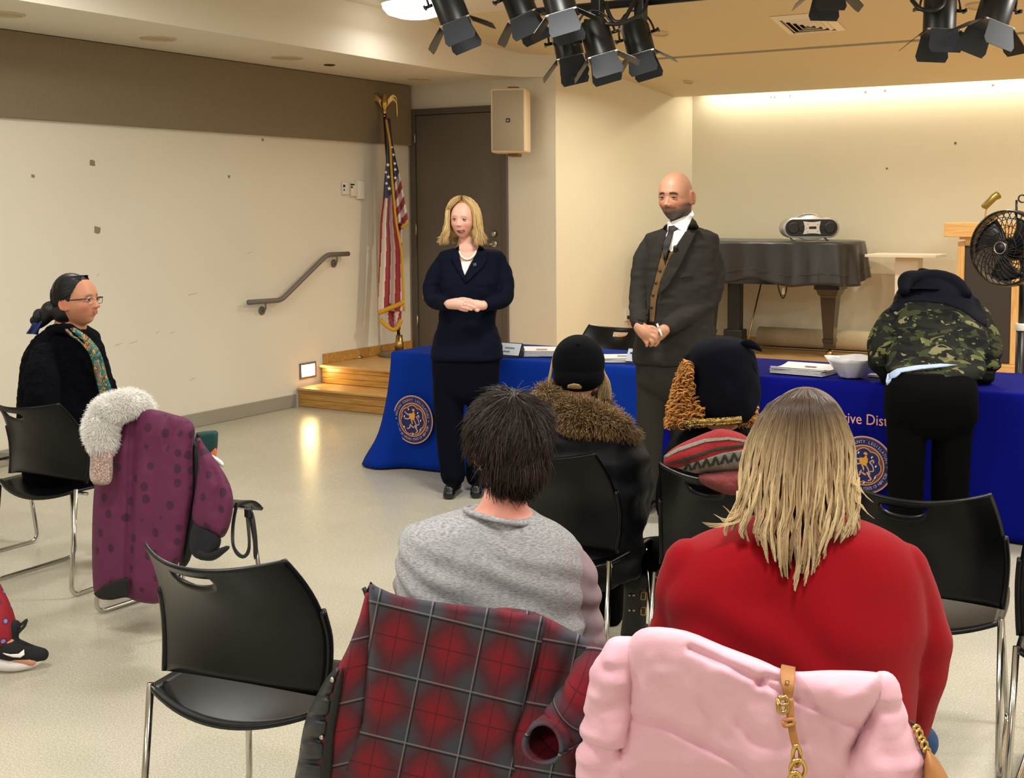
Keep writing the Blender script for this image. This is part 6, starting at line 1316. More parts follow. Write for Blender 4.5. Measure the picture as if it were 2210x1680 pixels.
# long blonde hair built lock by lock
HL = ([838, 850, 870, 900, 950, 1000, 1050, 1100, 1150, 1270], [1728, 1690, 1656, 1632, 1612, 1600, 1590, 1582, 1572, 1640]); HR = ([838, 850, 870, 900, 950, 1000, 1050, 1100, 1150, 1270], [1750, 1780, 1806, 1826, 1842, 1848, 1852, 1856, 1856, 1800])
def hair6(n, nl=64, seed=3):
    rs = np.random.RandomState(seed); lr = rs.rand(nl, 6); out = []; rn = []
    for _ in range(n):
        s = rs.beta(1.05, 1.05); l = min(nl-1, int(s*nl)); L_ = lr[l]; sc_ = (l+.5)/nl; lay = rs.rand()
        yend = 1138+(1262-1138)*math.exp(-((s-.52)/.26)**2)*(.72+.28*L_[0])+rs.uniform(-22, 8)+ (L_[1]-.5)*46
        clump = .55*(.4+.6*L_[2]); pts = []
        for t in np.linspace(0, 1, 18):
            y = 840+(yend-840)*t**1.02; xl, xr = np.interp(y, *HL), np.interp(y, *HR)
            k = clump*max(0, t-.3)/.7; ss = s+(sc_-s)*k
            if t < .35: ss = .5+(ss-.5)*(1-.10*(1-t/.35))
            x = xl+(xr-xl)*ss
            wv = (10+16*L_[3])*max(0, t-.35)*math.sin(t*(7+5*L_[4])+L_[5]*6.28); x += wv
            u = 2*(x-(xl+xr)/2)/(xr-xl+1e-6); u = max(-1, min(1, u))
            rad = .098*math.sqrt(max(.0, 1-.86*u*u))*(1 if y > 900 else math.sqrt(max(.05, 1-((900-y)/66)**2)))
            dep = D6+.035-rad-.020*lay-.008*L_[0]*(t)-.012*max(0, t-.6)
            dep += (.010*math.cos(t*(7+5*L_[4])+L_[5]*6.28))*max(0, t-.35)
            pts.append(P(x+rs.normal()*.8, y, dep))
        out.append(pts); rn.append(np.clip(.62*L_[1]+.38*rs.rand()+.25*abs(s-.5)-.1, 0, 1))
    return np.array(out), np.array(rn)
hm6 = hair_mat('balayage_blonde', (128, 92, 58), (244, 220, 170), (66, 48, 34), rough=.4, rootpos=(.13, .6))
pts, rn = hair6(7500); strands('hair', pts, .0013, .0005, hm6, w6, rn=rn)
fly = []
for x0, y0, x1, y1 in ((1590, 1110, 1540, 1110), (1600, 1120, 1515, 1128), (1598, 1098, 1560, 1092), (1850, 1080, 1872, 1110), (1840, 1040, 1870, 1075), (1720, 1230, 1670, 1250), (1780, 1240, 1815, 1252)):
    for k in range(6): q = smooth_path([(x0+k, y0-50), (x0-4+k*2, y0), ((x0+x1)/2, y0+10+k*1.5), (x1+k*3, y1+k*2)], 4)[::1][:13]; fly.append([P(a, b_, D6-.02-.03*min(1, i_/4)) for i_, (a, b_) in enumerate(q)])
strands('loose_strands', np.array(fly), .0008, .0003, hair_mat('blonde_ends', (196, 158, 104), (244, 222, 174), rough=.4), w6)
fuse('hair_base', [(to_world(R6, hc6, .97, v), f) for v, f in (ball((0, .012, .012), (.092, .098, .112), 26, 18), ball((0, .05, -.07), (.088, .05, .09), 22, 14), ball((0, .055, -.13), (.078, .035, .05), 18, 12))], .006, 6, .5, mat('blonde_under', (104, 76, 48), .6), w6)

# ------------------------------------------------------------------ woman in a black cap with fur hood
D7 = 4.36
hc7 = P(1248, 800, D7); hp_, R7 = head_parts(hc7, face_yaw(math.pi-.1), .05, 0, .95, female=True)
bd7 = hp_+[ploft([(860, 1222, 1276, .02, .05), (920, 1215, 1285, .03, .07), (960, 1170, 1340, .04, .11), (1060, 1160, 1350, .06, .13), (1200, 1165, 1345, .1, .14)], D7), plimb([(1175, 975, D7+.06, 28), (1160, 1080, D7+.1, 24), (1190, 1150, D7+.3, 18)]), plimb([(1345, 975, D7+.06, 28), (1362, 1080, D7+.1, 24), (1330, 1150, D7+.3, 18)]),
   plimb([(1210, 1200, D7+.15, 48), (1195, 1160, D7+.45, 40), (1190, 1150, D7+.55, 34)]), plimb([(1310, 1205, D7+.15, 48), (1315, 1170, D7+.45, 40), (1318, 1158, D7+.55, 34)]), plimb([(1190, 1160, D7+.55, 30), (1188, 1320, D7+.6, 20)]), plimb([(1318, 1165, D7+.55, 30), (1318, 1320, D7+.6, 20)])]
w7 = person('person', bd7, sk6, 'seated woman in a black cap and fur trimmed parka, seen from behind', .0075, 3)
prk = mat('black_parka', (8, 10, 16), .6, var=.3, vscale=20, bump=.2, bscale=50, spec=.25)
fuse('parka', [ploft([(905, 1190, 1330, .06, .08), (925, 1170, 1360, .05, .13), (945, 1160, 1385, .05, .15), (985, 1155, 1398, .06, .17), (1060, 1150, 1400, .08, .18), (1150, 1160, 1390, .12, .19), (1230, 1165, 1385, .16, .2)], D7, pw=2.4), plimb([(1180, 970, D7+.06, 34), (1165, 1070, D7+.1, 34), (1195, 1150, D7+.3, 28)]), plimb([(1362, 970, D7+.06, 36), (1376, 1070, D7+.1, 36), (1345, 1160, D7+.3, 30)]), plimb([(1300, 1215, D7+.2, 60), (1340, 1190, D7+.5, 48)])], .009, 4, .5, prk, w7, push=lambda c, n: c+n*(.010*np.sin(c[:, 2]*60+3*vnoise(c, 6, 3))*.6+.006*vnoise(c, 18, 4))[:, None])
fuse('trousers', [plimb([(1210, 1205, D7+.15, 56), (1195, 1165, D7+.5, 46)]), plimb([(1310, 1210, D7+.15, 56), (1315, 1172, D7+.5, 46)]), plimb([(1192, 1165, D7+.56, 38), (1188, 1330, D7+.6, 28)]), plimb([(1318, 1170, D7+.56, 38), (1318, 1330, D7+.6, 28)])], .01, 3, .5, blk, w7)
hb = fuse('fur_hood', [plimb([(1170, 852, D7-.02, 16), (1190, 872, D7-.07, 26), (1235, 895, D7-.1, 32), (1285, 905, D7-.1, 30), (1330, 920, D7-.06, 22), (1362, 940, D7-.0, 14)]), plimb([(1190, 848, D7+.08, 18), (1240, 858, D7+.1, 20), (1300, 870, D7+.08, 18)])], .008, 3, .5, mat('fur_base', (96, 74, 48), .9), w7)
fur('fur_trim', hb, 9000, .038, hair_mat('coyote_fur', (78, 56, 36), (196, 160, 108), (66, 50, 36), rough=.6, rootpos=(.1, .8)), w7, grav=.35, curl=.42, k=5, r0=.0014, r1=.0004)
capm = mat('black_cotton', (6, 7, 11), .9, var=.2, vscale=60, spec=.1)
g7 = lambda p_: to_world(R7, hc7, .95, p_)
cap = fuse('cap', [(g7(v), f) for v, f in (ball((0, .01, .030), (.098, .108, .104), 28, 18), ball((0, .02, -.02), (.095, .10, .06), 24, 12))], .006, 4, .5, capm, w7)
obj('cap_button', ball(P(1248, 745, D7-.085), .008, 12, 8), capm, w7)
bc_ = bvh_of(cap)
patch('cap_opening', [(1224, 838), (1226, 831), (1238, 828), (1250, 830), (1256, 836), (1254, 840), (1240, 840)], bc_, .003, mat('hair_in_cap', (176, 150, 104), .6, var=.2, vscale=90), w7, D7-.1, .002, 4)
brimp = [P(1205, 800, D7+.1), P(1248, 792, D7+.2), P(1290, 800, D7+.1)]
hs = []
for k in range(700):
    e = 1 if nrs.rand() < .72 else -1; u = nrs.rand(); x0 = (1296+8*nrs.rand()) if e > 0 else (1192-5*nrs.rand()); x1 = (1290+30*u) if e > 0 else (1186+10*u); y1 = (838+26*nrs.rand()) if e > 0 else (838+16*nrs.rand())
    d0 = D7+.0+.05*nrs.rand(); hs.append([P(a, b_, d0) for a, b_ in smooth_path([(x0-6*e, 770), (x0, 800), ((x0+x1)/2+4*e, (800+y1)/2), (x1, y1)], 3)])
strands('hair', np.array(hs), .0016, .0006, hair_mat('ash_blonde', (150, 126, 84), (214, 192, 146)), w7)

# ------------------------------------------------------------------ woman with curls and a navy beret
D8 = 4.12
hc8 = P(1556, 830, D8); hp_, R8 = head_parts(hc8, face_yaw(math.pi+.1), .05, 0, 1., female=True)
bd8 = hp_+[ploft([(890, 1525, 1585, .02, .05), (930, 1515, 1600, .03, .07), (965, 1475, 1640, .05, .11), (1080, 1470, 1645, .07, .13), (1220, 1475, 1640, .12, .14)], D8), plimb([(1480, 980, D8+.06, 28), (1465, 1090, D8+.1, 24), (1500, 1160, D8+.3, 18)]), plimb([(1640, 985, D8+.06, 28), (1660, 1090, D8+.1, 24), (1630, 1160, D8+.3, 18)]),
   plimb([(1515, 1220, D8+.15, 50), (1440, 1200, D8+.42, 40), (1400, 1195, D8+.5, 32)]), plimb([(1610, 1225, D8+.15, 50), (1590, 1190, D8+.5, 40)]), plimb([(1395, 1195, D8+.5, 28), (1378, 1290, D8+.5, 22), (1372, 1370, D8+.5, 18)]), plimb([(1590, 1190, D8+.52, 28), (1590, 1340, D8+.55, 20)])]
w8 = person('person', bd8, sk4, 'seated woman with orange curls and a navy beret, seen from behind', .0075, 3)
ct8 = mat('dark_coat', (6, 7, 12), .9, var=.3, vscale=30, spec=.1)
fuse('coat', [ploft([(915, 1500, 1620, .06, .08), (935, 1465, 1650, .05, .13), (960, 1445, 1672, .05, .15), (1010, 1432, 1680, .06, .17), (1090, 1430, 1685, .08, .18), (1180, 1440, 1675, .12, .19), (1250, 1450, 1665, .16, .2)], D8, pw=2.4), plimb([(1466, 985, D8+.06, 36), (1450, 1090, D8+.1, 36), (1485, 1170, D8+.3, 30)]), plimb([(1650, 985, D8+.06, 36), (1668, 1090, D8+.1, 36), (1635, 1170, D8+.3, 30)]), plimb([(1510, 1235, D8+.2, 60), (1440, 1215, D8+.45, 48), (1395, 1205, D8+.5, 40)])], .009, 4, .5, ct8, w8)
g8 = lambda p_: to_world(R8, hc8, 1., p_)
bmat = mat('navy_beret', (7, 9, 19), .95, var=.25, vscale=50, spec=.1)
fuse('beret', [plimb([(1500, 800, D8, 24), (1500, 780, D8, 30)]), ploft([(728, 1535, 1590, .0, .05), (738, 1505, 1612, .0, .10), (760, 1485, 1628, .0, .125), (800, 1478, 1636, .0, .135), (850, 1485, 1638, .0, .135), (885, 1500, 1634, .0, .125), (905, 1520, 1615, .0, .1)], D8, pw=2.3), plimb([(1625, 850, D8-.03, 13), (1632, 880, D8-.04, 10)])], .007, 4, .5, bmat, w8, push=lambda c, n: c+n*(.006*vnoise(c, 18, 4))[:, None])
fuse('beret_bow', [plimb([(1598, 744, D8-.06, 5), (1612, 741, D8-.08, 10), (1630, 748, D8-.08, 8), (1644, 758, D8-.07, 3)]), plimb([(1600, 748, D8-.06, 6), (1622, 790, D8-.08, 9), (1632, 815, D8-.07, 5)])], .005, 2, .5, bmat, w8)
cs_ = []
for k in range(520):
    u, v_ = nrs.rand(), nrs.rand(); y = 790+128*v_; xl = np.interp(y, [790, 830, 870, 920], [1474, 1458, 1444, 1438]); xr = np.interp(y, [790, 830, 870, 920], [1492, 1494, 1508, 1530]); x = xl+(xr-xl)*u**1.1; dd = D8-.02-.08*nrs.rand()*(u)-.02
    if k > 420: x = nrs.uniform(1600, 1632); y = nrs.uniform(880, 915); dd = D8-.06
    ph, s_ = nrs.rand()*6.28, 1 if nrs.rand() > .5 else -1; t = np.linspace(0, 1, 16); r_ = 5.5+2*nrs.rand()
    cs_.append([P(x+r_*math.cos(ph+s_*9*q), y-10+20*q+r_*.6*math.sin(ph+s_*9*q), dd+.008*math.sin(ph+s_*9*q)) for q in t])
strands('curls', np.array(cs_), .0028, .0016, hair_mat('ginger_curls', (128, 74, 26), (224, 162, 84), rough=.45), w8, sides=4)
fuse('curl_base', [plimb([(1486, 815, D8+.02, 14), (1474, 860, D8+.02, 24), (1470, 905, D8+.02, 26)]), plimb([(1490, 900, D8+.02, 26), (1600, 905, D8+.02, 18)])], .008, 3, .5, mat('curl_underlayer', (92, 52, 22), .9), w8)  # darker brown base filling the gaps beneath the curls
ribbon('gold_scarf', [(1478, 910, 1480, 922, D8-.13), (1510, 906, 1512, 918, D8-.15), (1545, 904, 1546, 917, D8-.155), (1600, 900, 1602, 912, D8-.14)], scarf_mat('leopard', [(20, 16, 16), (30, 22, 18), (196, 150, 52), (18, 14, 14), (214, 176, 88), (24, 18, 16), (24, 18, 16)], 60.), w8)
# boots
bt = mat('worn_black_leather', (15, 14, 15), .5, bump=.3, bscale=60)
b0 = P(1372, 1372, D8+.45); b0[2] = .05; fd = V3(-.25, .95, 0)
fuse('boot', [plimb([(1372, 1262, D8+.45, 26), (1370, 1320, D8+.45, 26), (1366, 1372, D8+.45, 28)]), limb([b0-fd*.03, b0+fd*.05, b0+fd*.15], [.048, .048, .038])], .007, 3, .5, bt, w8, push=flat)
fuse('boot_cuff', [tube(smooth_path([P(1374, 1238, D8+.45), P(1373, 1252, D8+.45), P(1373, 1268, D8+.45)], 4), [27*D8/F*1.1]*9, 20)], .006, 1, .5, mat('shearling', (48, 44, 40), .95, bump=.8, bscale=120), w8)
fuse('trousers', [plimb([(1515, 1225, D8+.15, 58), (1440, 1205, D8+.42, 48), (1400, 1198, D8+.5, 40)]), plimb([(1610, 1230, D8+.15, 58), (1590, 1195, D8+.5, 48)]), plimb([(1395, 1198, D8+.5, 34), (1380, 1260, D8+.5, 28)]), plimb([(1590, 1195, D8+.52, 36), (1590, 1340, D8+.55, 28)])], .01, 3, .5, blk, w8)
bb = bvh_of(*[o for o in w8.children if o.name.startswith('boot')])
for y in (1285, 1318):
    for x in (1359, 1368): l, _ = cast(bb, x, y); obj('stud', ball(P(x, y, depth(l)-.004), .0055, 8, 6), M['steel'], w8)
    l, _ = cast(bb, 1388, y+4); q = depth(l)-.008; obj('buckle', tube(round_path([P(1384, y-6, q), P(1394, y-7, q), P(1393, y+10, q), P(1383, y+10, q), P(1384, y-6, q)], .003, 3), .0022, 6), M['brass'], w8)
# ------------------------------------------------------------------ plaid coat over the chair of the man in grey
def chair_plane(x, y, rz, off=.03):
    a = math.radians(rz); c, s = math.cos(a), math.sin(a)
    def wl(p_): return V3(x+c*p_[0]-s*p_[1], y+s*p_[0]+c*p_[1], p_[2])
    p0 = wl((0, -.25, .65)); n = wl((0, -1, -.28))-wl((0, 0, 0)); n /= np.linalg.norm(n); return plane_depth(p0+n*off, n)
def plaid_mat():
    m, t, b = nt('plaid_flannel'); L = t.links.new; fac = []; white = None; black = None
    def mth(op, a, b_=None, c=None):
        n = N(t, 'Math', operation=op)
        for i, q in enumerate((a, b_, c)):
            if q is None: continue
            if isinstance(q, (int, float)): n.inputs[i].default_value = q
            else: L(q, n.inputs[i])
        return n.outputs[0]
    rs, ws, bs, b2 = [], [], [], []
    for nm, per in (('cu', .112), ('cv', .135)):
        a = N(t, 'Attribute', attribute_name=nm); p_ = mth('DIVIDE', a.outputs['Fac'], per); fr = mth('FRACT', p_)
        rs.append(mth('MULTIPLY_ADD', mth('COSINE', mth('MULTIPLY', p_, 2*math.pi)), -.5, .5))
        ws.append(mth('LESS_THAN', mth('ABSOLUTE', mth('SUBTRACT', fr, .5-.5+.04)), .012)); bs.append(mth('LESS_THAN', mth('ABSOLUTE', mth('SUBTRACT', fr, .075)), .014)); b2.append(mth('LESS_THAN', mth('ABSOLUTE', mth('SUBTRACT', fr, .5)), .012))
    no = N(t, 'TexNoise', Scale=60., Detail=3.); r_ = mth('MULTIPLY', mth('ADD', rs[0], rs[1]), .5); r_ = mth('POWER', r_, 1.15); r_ = mth('ADD', r_, mth('MULTIPLY', mth('SUBTRACT', no.outputs['Fac'], .5), .22)); r_ = mth('MINIMUM', mth('MAXIMUM', r_, 0.), 1.)
    cr = N(t, 'ValToRGB'); e = cr.color_ramp.elements; e[0].position = .08; e[1].position = .92; e[0].color = (*lin((58, 60, 70)), 1); e[1].color = (*lin((124, 12, 31)), 1); k = e.new(.45); k.color = (*lin((78, 30, 42)), 1); L(r_, cr.inputs[0]); src = cr.outputs[0]
    for f1, col, st in ((mth('MAXIMUM', b2[0], b2[1]), (46, 12, 20), .6), (mth('MAXIMUM', bs[0], bs[1]), (14, 12, 16), .9), (mth('MAXIMUM', ws[0], ws[1]), (140, 134, 140), .5)):
        mx = N(t, 'Mix', data_type='RGBA'); L(mth('MULTIPLY', f1, st), mx.inputs[0]); L(src, mx.inputs[6]); mx.inputs[7].default_value = (*lin(col), 1); src = mx.outputs[2]
    L(src, b.inputs['Base Color']); b.inputs['Roughness'].default_value = .95
    nb = N(t, 'TexNoise', Scale=500., Detail=2.); bp = N(t, 'Bump'); bp.inputs['Strength'].default_value = .15; bp.inputs['Distance'].default_value = .004; L(nb.outputs['Fac'], bp.inputs['Height']); L(bp.outputs[0], b.inputs['Normal']); return m
plaid = plaid_mat(); PD = chair_plane(C2X, C2Y, 5, .035)
px_m = PD(1000, 1450)/F
uvp = lambda x, y: (((x-800)+.20*(y-1265))*px_m+2, ((y-1265)-.24*(x-800))*px_m+2)
pc_ = empty('plaid_coat', P(1000, 1680, PD(1000, 1680))); tag(pc_, 'red and grey plaid coat hung over the chair of the man in grey', 'coat')
lining = mat('black_lining', (9, 9, 11), .8)
pillow('front_panel', [(797, 1262), (806, 1340), (800, 1440), (788, 1560), (770, 1700), (676, 1700), (690, 1600), (706, 1500), (730, 1440), (754, 1390), (776, 1330)], lambda x, y: PD(x, y)-.0, plaid, pc_, .03, 26, 6, wr=(.004, 1), uv=lambda x, y: ((lambda a, b_: (a*.9+.06, b_+.5*a))(*uvp(x, y))))
pillow('back_panel', [(797, 1260), (812, 1266), (860, 1286), (930, 1298), (1010, 1308), (1090, 1316), (1150, 1326), (1182, 1340), (1172, 1400), (1142, 1500), (1110, 1600), (1085, 1700), (762, 1700), (782, 1560), (792, 1440), (796, 1340)], lambda x, y: PD(x, y)-.02, plaid, pc_, .035, 30, 6, wr=(.004, 1), uv=uvp, creases=[([(800, 1268), (860, 1300), (980, 1325), (1170, 1352)], .004, 8)])
pillow('side_panel', [(1078, 1312), (1140, 1318), (1182, 1334), (1240, 1365), (1292, 1392), (1306, 1420), (1290, 1480), (1262, 1560), (1242, 1640), (1232, 1700), (1072, 1700), (1096, 1600), (1128, 1500), (1150, 1400), (1060, 1330)], lambda x, y: PD(x, y)-.005, plaid, pc_, .035, 24, 6, wr=(.006, 1), uv=lambda x, y: ((lambda a, b_: (a+.03, b_+.06*a))(*uvp(x, y))), creases=[([(1160, 1350), (1140, 1450), (1100, 1600)], .012, 10), ([(1240, 1400), (1210, 1480), (1190, 1560)], .012, 14)])
open_tube('sleeve', [(1296, 1404, PD(1290, 1410)-.02, 26), (1284, 1450, PD(1284, 1450)-.05, 40), (1256, 1516, PD(1250, 1520)-.07, 47), (1216, 1568, PD(1208, 1570)-.10, 44), (1188, 1594, PD(1180, 1600)-.15, 41), (1170, 1608, PD(1172, 1606)-.21, 37)], plaid, pc_, .006, uv=True)
cc = smooth_path(np.array([(*P(1225, 1562, PD(1208, 1575)-.09), 40), (*P(1204, 1580, PD(1180, 1600)-.12), 36)]), 3); obj('sleeve_lining', tube(cc[:, :3], cc[:, 3]*PD(1180, 1600)/F*.8, 20), lining, pc_)
pillow('lining_gap', [(742, 1446), (736, 1500), (722, 1580), (712, 1700), (690, 1700), (700, 1600), (716, 1510), (734, 1450)], lambda x, y: PD(x, y)-.035, lining, pc_, .006, 6, 4, smooth_poly=2)
for x, y in ((717, 1468), (694, 1592)): obj('snap', ball(P(x, y, PD(x, y)-.036), (.006, .004, .006), 10, 6), M['steel'], pc_)
puf = empty('puffer_jacket', P(670, 1680, PD(670, 1680))); tag(puf, 'black quilted puffer jacket showing beside the plaid coat', 'jacket'); pfm = mat('black_nylon', (30, 32, 38), .5, var=.2, vscale=30)
pillow('quilted_shell', [(736, 1436), (706, 1462), (684, 1500), (664, 1540), (652, 1585), (644, 1640), (638, 1700), (700, 1700), (712, 1600), (726, 1500)], lambda x, y: PD(x, y)+.012, pfm, puf, .05, 30, 5, creases=[([(640+i*0, yy), (720, yy+4)], .024, 6) for i, yy in enumerate((1500, 1548, 1596, 1644, 1690))], wr=(.006, 2))

# ------------------------------------------------------------------ pink puffer coat over the chair of the woman in red
KD0 = chair_plane(C3X, C3Y, 5, .04); KD = lambda x, y: KD0(x, y)-.0
pk = empty('pink_coat', P(1650, 1680, KD(1650, 1680))); tag(pk, 'pale pink padded coat hung over the chair of the woman in red', 'coat')
pinkm = mat('pink_nylon', (230, 182, 198), .55, rgb2=(220, 166, 184), vscale=5, sheen=.2, bump=.06, bscale=180)
pillow('back_panel', [(1362, 1376), (1400, 1354), (1480, 1362), (1560, 1394), (1640, 1424), (1690, 1446), (1730, 1450), (1790, 1447), (1880, 1450), (1905, 1462), (1900, 1510), (1868, 1560), (1840, 1620), (1815, 1700), (1322, 1700), (1334, 1620), (1352, 1570), (1358, 1480), (1348, 1420)], lambda x, y: KD(x, y)-.03, pinkm, pk, .055, 70, 6, wr=(.008, 1.2), creases=[([(1490, 1400), (1580, 1440), (1680, 1490), (1770, 1530), (1860, 1575)], .014, 9), ([(1362, 1548), (1440, 1568), (1520, 1610), (1600, 1650), (1660, 1700)], .014, 9), ([(1640, 1478), (1652, 1462), (1690, 1470)], .016, 8), ([(1700, 1470), (1690, 1540), (1710, 1600)], .010, 14), ([(1600, 1560), (1640, 1600), (1690, 1612)], .010, 14), ([(1520, 1520), (1540, 1560), (1530, 1600)], .008, 14), ([(1730, 1600), (1800, 1570)], .008, 12)])
def puffy(name, pts, cr_, seed): return fuse(name, [plimb(pts, 22)], .007, 4, .5, pinkm, pk, push=lambda c, n: c+n*(.010*vnoise(c, 14, seed)+.007*vnoise(c*np.array([1, 1, 2.]), 26, seed+1)-.012*sum(np.exp(-((c[:, 2]-z)/.012)**2) for z in cr_))[:, None])
puffy('sleeve', [(1372, 1398, KD(1372, 1398)-.02, 36), (1330, 1440, KD(1330, 1440)-.03, 48), (1316, 1520, KD(1316, 1520)-.03, 54), (1306, 1610, KD(1306, 1610)-.03, 56), (1300, 1740, KD(1300, 1740)-.03, 58)], (.70, .60), 2)
puffy('sleeve', [(1905, 1478, KD(1905, 1478)-.02, 24), (1912, 1540, KD(1905, 1540)-.02, 46), (1908, 1610, KD(1905, 1610)-.02, 70), (1902, 1740, KD(1900, 1740)-.02, 98)], (.69,), 5)
tan = mat('tan_leather', (166, 112, 62), .5, var=.15, vscale=30, bump=.1, bscale=120)
hbg = empty('handbag', P(1990, 1690, KD(1990, 1690))); tag(hbg, 'tan leather handbag with buckled strap hung over the pink coat', 'handbag'); SD = KD(1700, 1500)-.115
ribbon('strap', [(1686, 1438, 1716, 1444, SD+.10), (1684, 1452, 1716, 1456, SD+.03), (1686, 1475, 1714, 1478, SD), (1690, 1500, 1710, 1502, SD), (1693, 1512, 1706, 1512, SD)], tan, hbg, .006, fold=0)
ribbon('strap_tail', [(1694, 1508, 1712, 1508, SD-.008), (1698, 1550, 1714, 1548, SD-.008), (1704, 1590, 1720, 1586, SD-.006), (1712, 1620, 1726, 1616, SD-.004)], tan, hbg, .006, fold=0)
bk_ = obj('buckle', tube(round_path([P(1679, 1508, SD-.015), P(1698, 1504, SD-.015), P(1700, 1536, SD-.015), P(1681, 1540, SD-.015), P(1679, 1508, SD-.015)], .006, 4), .004, 8), M['brass'], hbg)
obj('buckle_prong', tube([P(1684, 1522, SD-.02), P(1702, 1520, SD-.02)], .0025, 6), M['brass'], bk_)
obj('strap_keeper', tube(round_path([P(1690, 1556, SD-.012), P(1712, 1552, SD-.012), P(1714, 1564, SD-.012), P(1692, 1568, SD-.012), P(1690, 1556, SD-.012)], .003, 3), .0035, 6), tan, hbg)
obj('eyelet', tube(smooth_path([P(1699+4*math.cos(a), 1472+4*math.sin(a), SD-.006) for a in np.linspace(0, 2*math.pi, 9)], 2), .0012, 6, cap=False), M['brass'], hbg)
for cx, cy, rx, ry in ((1719, 1632, 8, 22), (1722, 1660, 16, 19), (1716, 1682, 12, 14)): obj('ring', tube(smooth_path([P(cx+rx*math.cos(a), cy+ry*math.sin(a), SD-.02+.008*math.sin(a)) for a in np.linspace(0, 2*math.pi, 17)], 2), .0034, 8, cap=False), M['gold'], hbg)
BD = KD(2000, 1620)
for k in range(5): cx, cy = 1978+k*5.5, 1572+k*12; obj('ring', tube(smooth_path([P(cx+6*math.cos(a), cy+9*math.sin(a)*(1 if k % 2 else .6), BD+.0+.006*math.cos(a)) for a in np.linspace(0, 2*math.pi, 13)], 2), .0028, 7, cap=False), M['gold'], hbg)
ribbon('side_strap', [(1962, 1555, 1976, 1562, BD+.02), (1978, 1588, 1990, 1580, BD+.02), (1990, 1612, 2004, 1606, BD+.02)], mat('dark_strap', (40, 34, 40), .5), hbg, .006, fold=0)
pillow('bag_body', [(1996, 1618), (2012, 1626), (2034, 1655), (2052, 1700), (2040, 1760), (1990, 1760), (1988, 1690)], lambda x, y: BD+.02, tan, hbg, .05, 24, 5, back=1.)

# ------------------------------------------------------------------ purple coat with white fur
UD = lambda x, y: 4.86-.0010*(x-230)
pu = empty('purple_coat', P(300, 1290, 4.7)); tag(pu, 'purple spotted coat with white fur collar hung over a chair', 'coat')
def spot_mat():
    m, t, b = nt('plum_print'); L = t.links.new; tc = N(t, 'TexCoord'); mp = N(t, 'Mapping'); mp.inputs['Rotation'].default_value = (0, 0, .5); L(tc.outputs['Object'], mp.inputs[0]); vo = N(t, 'TexVoronoi', Scale=15.); vo.inputs['Randomness'].default_value = .6; L(mp.outputs[0], vo.inputs['Vector'])
    cr = N(t, 'ValToRGB'); cr.color_ramp.interpolation = 'EASE'; e = cr.color_ramp.elements; e[0].position = .24; e[1].position = .30; e[0].color = (*lin((60, 17, 46)), 1); e[1].color = (*lin((92, 27, 66)), 1); L(vo.outputs['Distance'], cr.inputs[0]); L(cr.outputs[0], b.inputs['Base Color']); b.inputs['Roughness'].default_value = .8; return m
plum = spot_mat()
pillow('coat_body', [(252, 912), (285, 886), (330, 884), (372, 894), (408, 906), (421, 930), (416, 970), (418, 1050), (408, 1120), (396, 1190), (388, 1210), (362, 1270), (345, 1302), (300, 1300), (272, 1290), (235, 1296), (208, 1288), (200, 1250), (199, 1130), (206, 1030), (222, 960)], UD, plum, pu, .07, 46, 5, wr=(.006, 2), creases=[([(290, 900), (284, 1000), (282, 1120), (276, 1285)], .03, 10), ([(362, 900), (360, 960), (372, 940), (400, 905)], .02, 8), ([(240, 1000), (236, 1150), (238, 1280)], .012, 14), ([(330, 960), (328, 1100), (324, 1280)], .012, 16)])
pillow('hem_lining', [(202, 1282), (226, 1262), (274, 1246), (277, 1288), (240, 1296), (210, 1290)], lambda x, y: UD(x, y)-.076, lining, pu, .002, 3, 4, smooth_poly=0)
pillow('coat_sleeve', [(424, 936), (444, 965), (470, 1000), (496, 1045), (504, 1090), (494, 1140), (478, 1162), (450, 1150), (424, 1142), (414, 1110), (424, 1040), (428, 980)], lambda x, y: UD(x, y)-.02, plum, pu, .07, 34, 5, wr=(.008, 3), creases=[([(436, 960), (470, 1050), (468, 1130)], .014, 9)])
pillow('side_lining', [(410, 960), (428, 965), (434, 1050), (426, 1140), (410, 1210), (392, 1220), (398, 1140), (408, 1060)], lambda x, y: UD(x, y)+.03, lining, pu, .03, 14, 5)
pillow('cuff', [(418, 1130), (446, 1140), (476, 1158), (472, 1186), (452, 1204), (424, 1206), (408, 1180)], lambda x, y: UD(x, y)-.03, mat('knit_navy', (18, 18, 28), .95, bump=.4, bscale=200), pu, .045, 18, 4)
fuse('mitten', [plimb([(436, 1196, 4.6, 14), (458, 1200, 4.58, 11), (478, 1190, 4.56, 8), (492, 1182, 4.55, 5)])], .005, 2, .5, lining, pu)
fw = fuse('fur_collar', [plimb([(222, 958, 4.74, 26), (216, 925, 4.73, 30), (232, 892, 4.73, 30), (266, 874, 4.74, 27), (296, 872, 4.78, 22), (318, 882, 4.80, 14)])], .007, 2, .5, mat('fur_white_base', (250, 246, 238), .95), pu)
fur('fur_collar_pile', fw, 13000, .030, hair_mat('white_fur', (250, 246, 238), (255, 254, 250), rough=.7), pu, grav=.4, curl=.42, k=5, r0=.0009, r1=.0003)
fb2 = pillow('plush_flap', [(200, 972), (238, 968), (242, 1000), (240, 1036), (228, 1046), (204, 1044), (195, 1030), (196, 1000)], lambda x, y: 4.72, mat('plush', (222, 198, 190), .95), pu, .022, 10, 4)
fur('plush_pile', fb2, 5000, .010, hair_mat('plush_fur', (214, 190, 182), (240, 222, 212), rough=.8), pu, grav=.2, curl=.3, k=3, r0=.0012, r1=.0005)
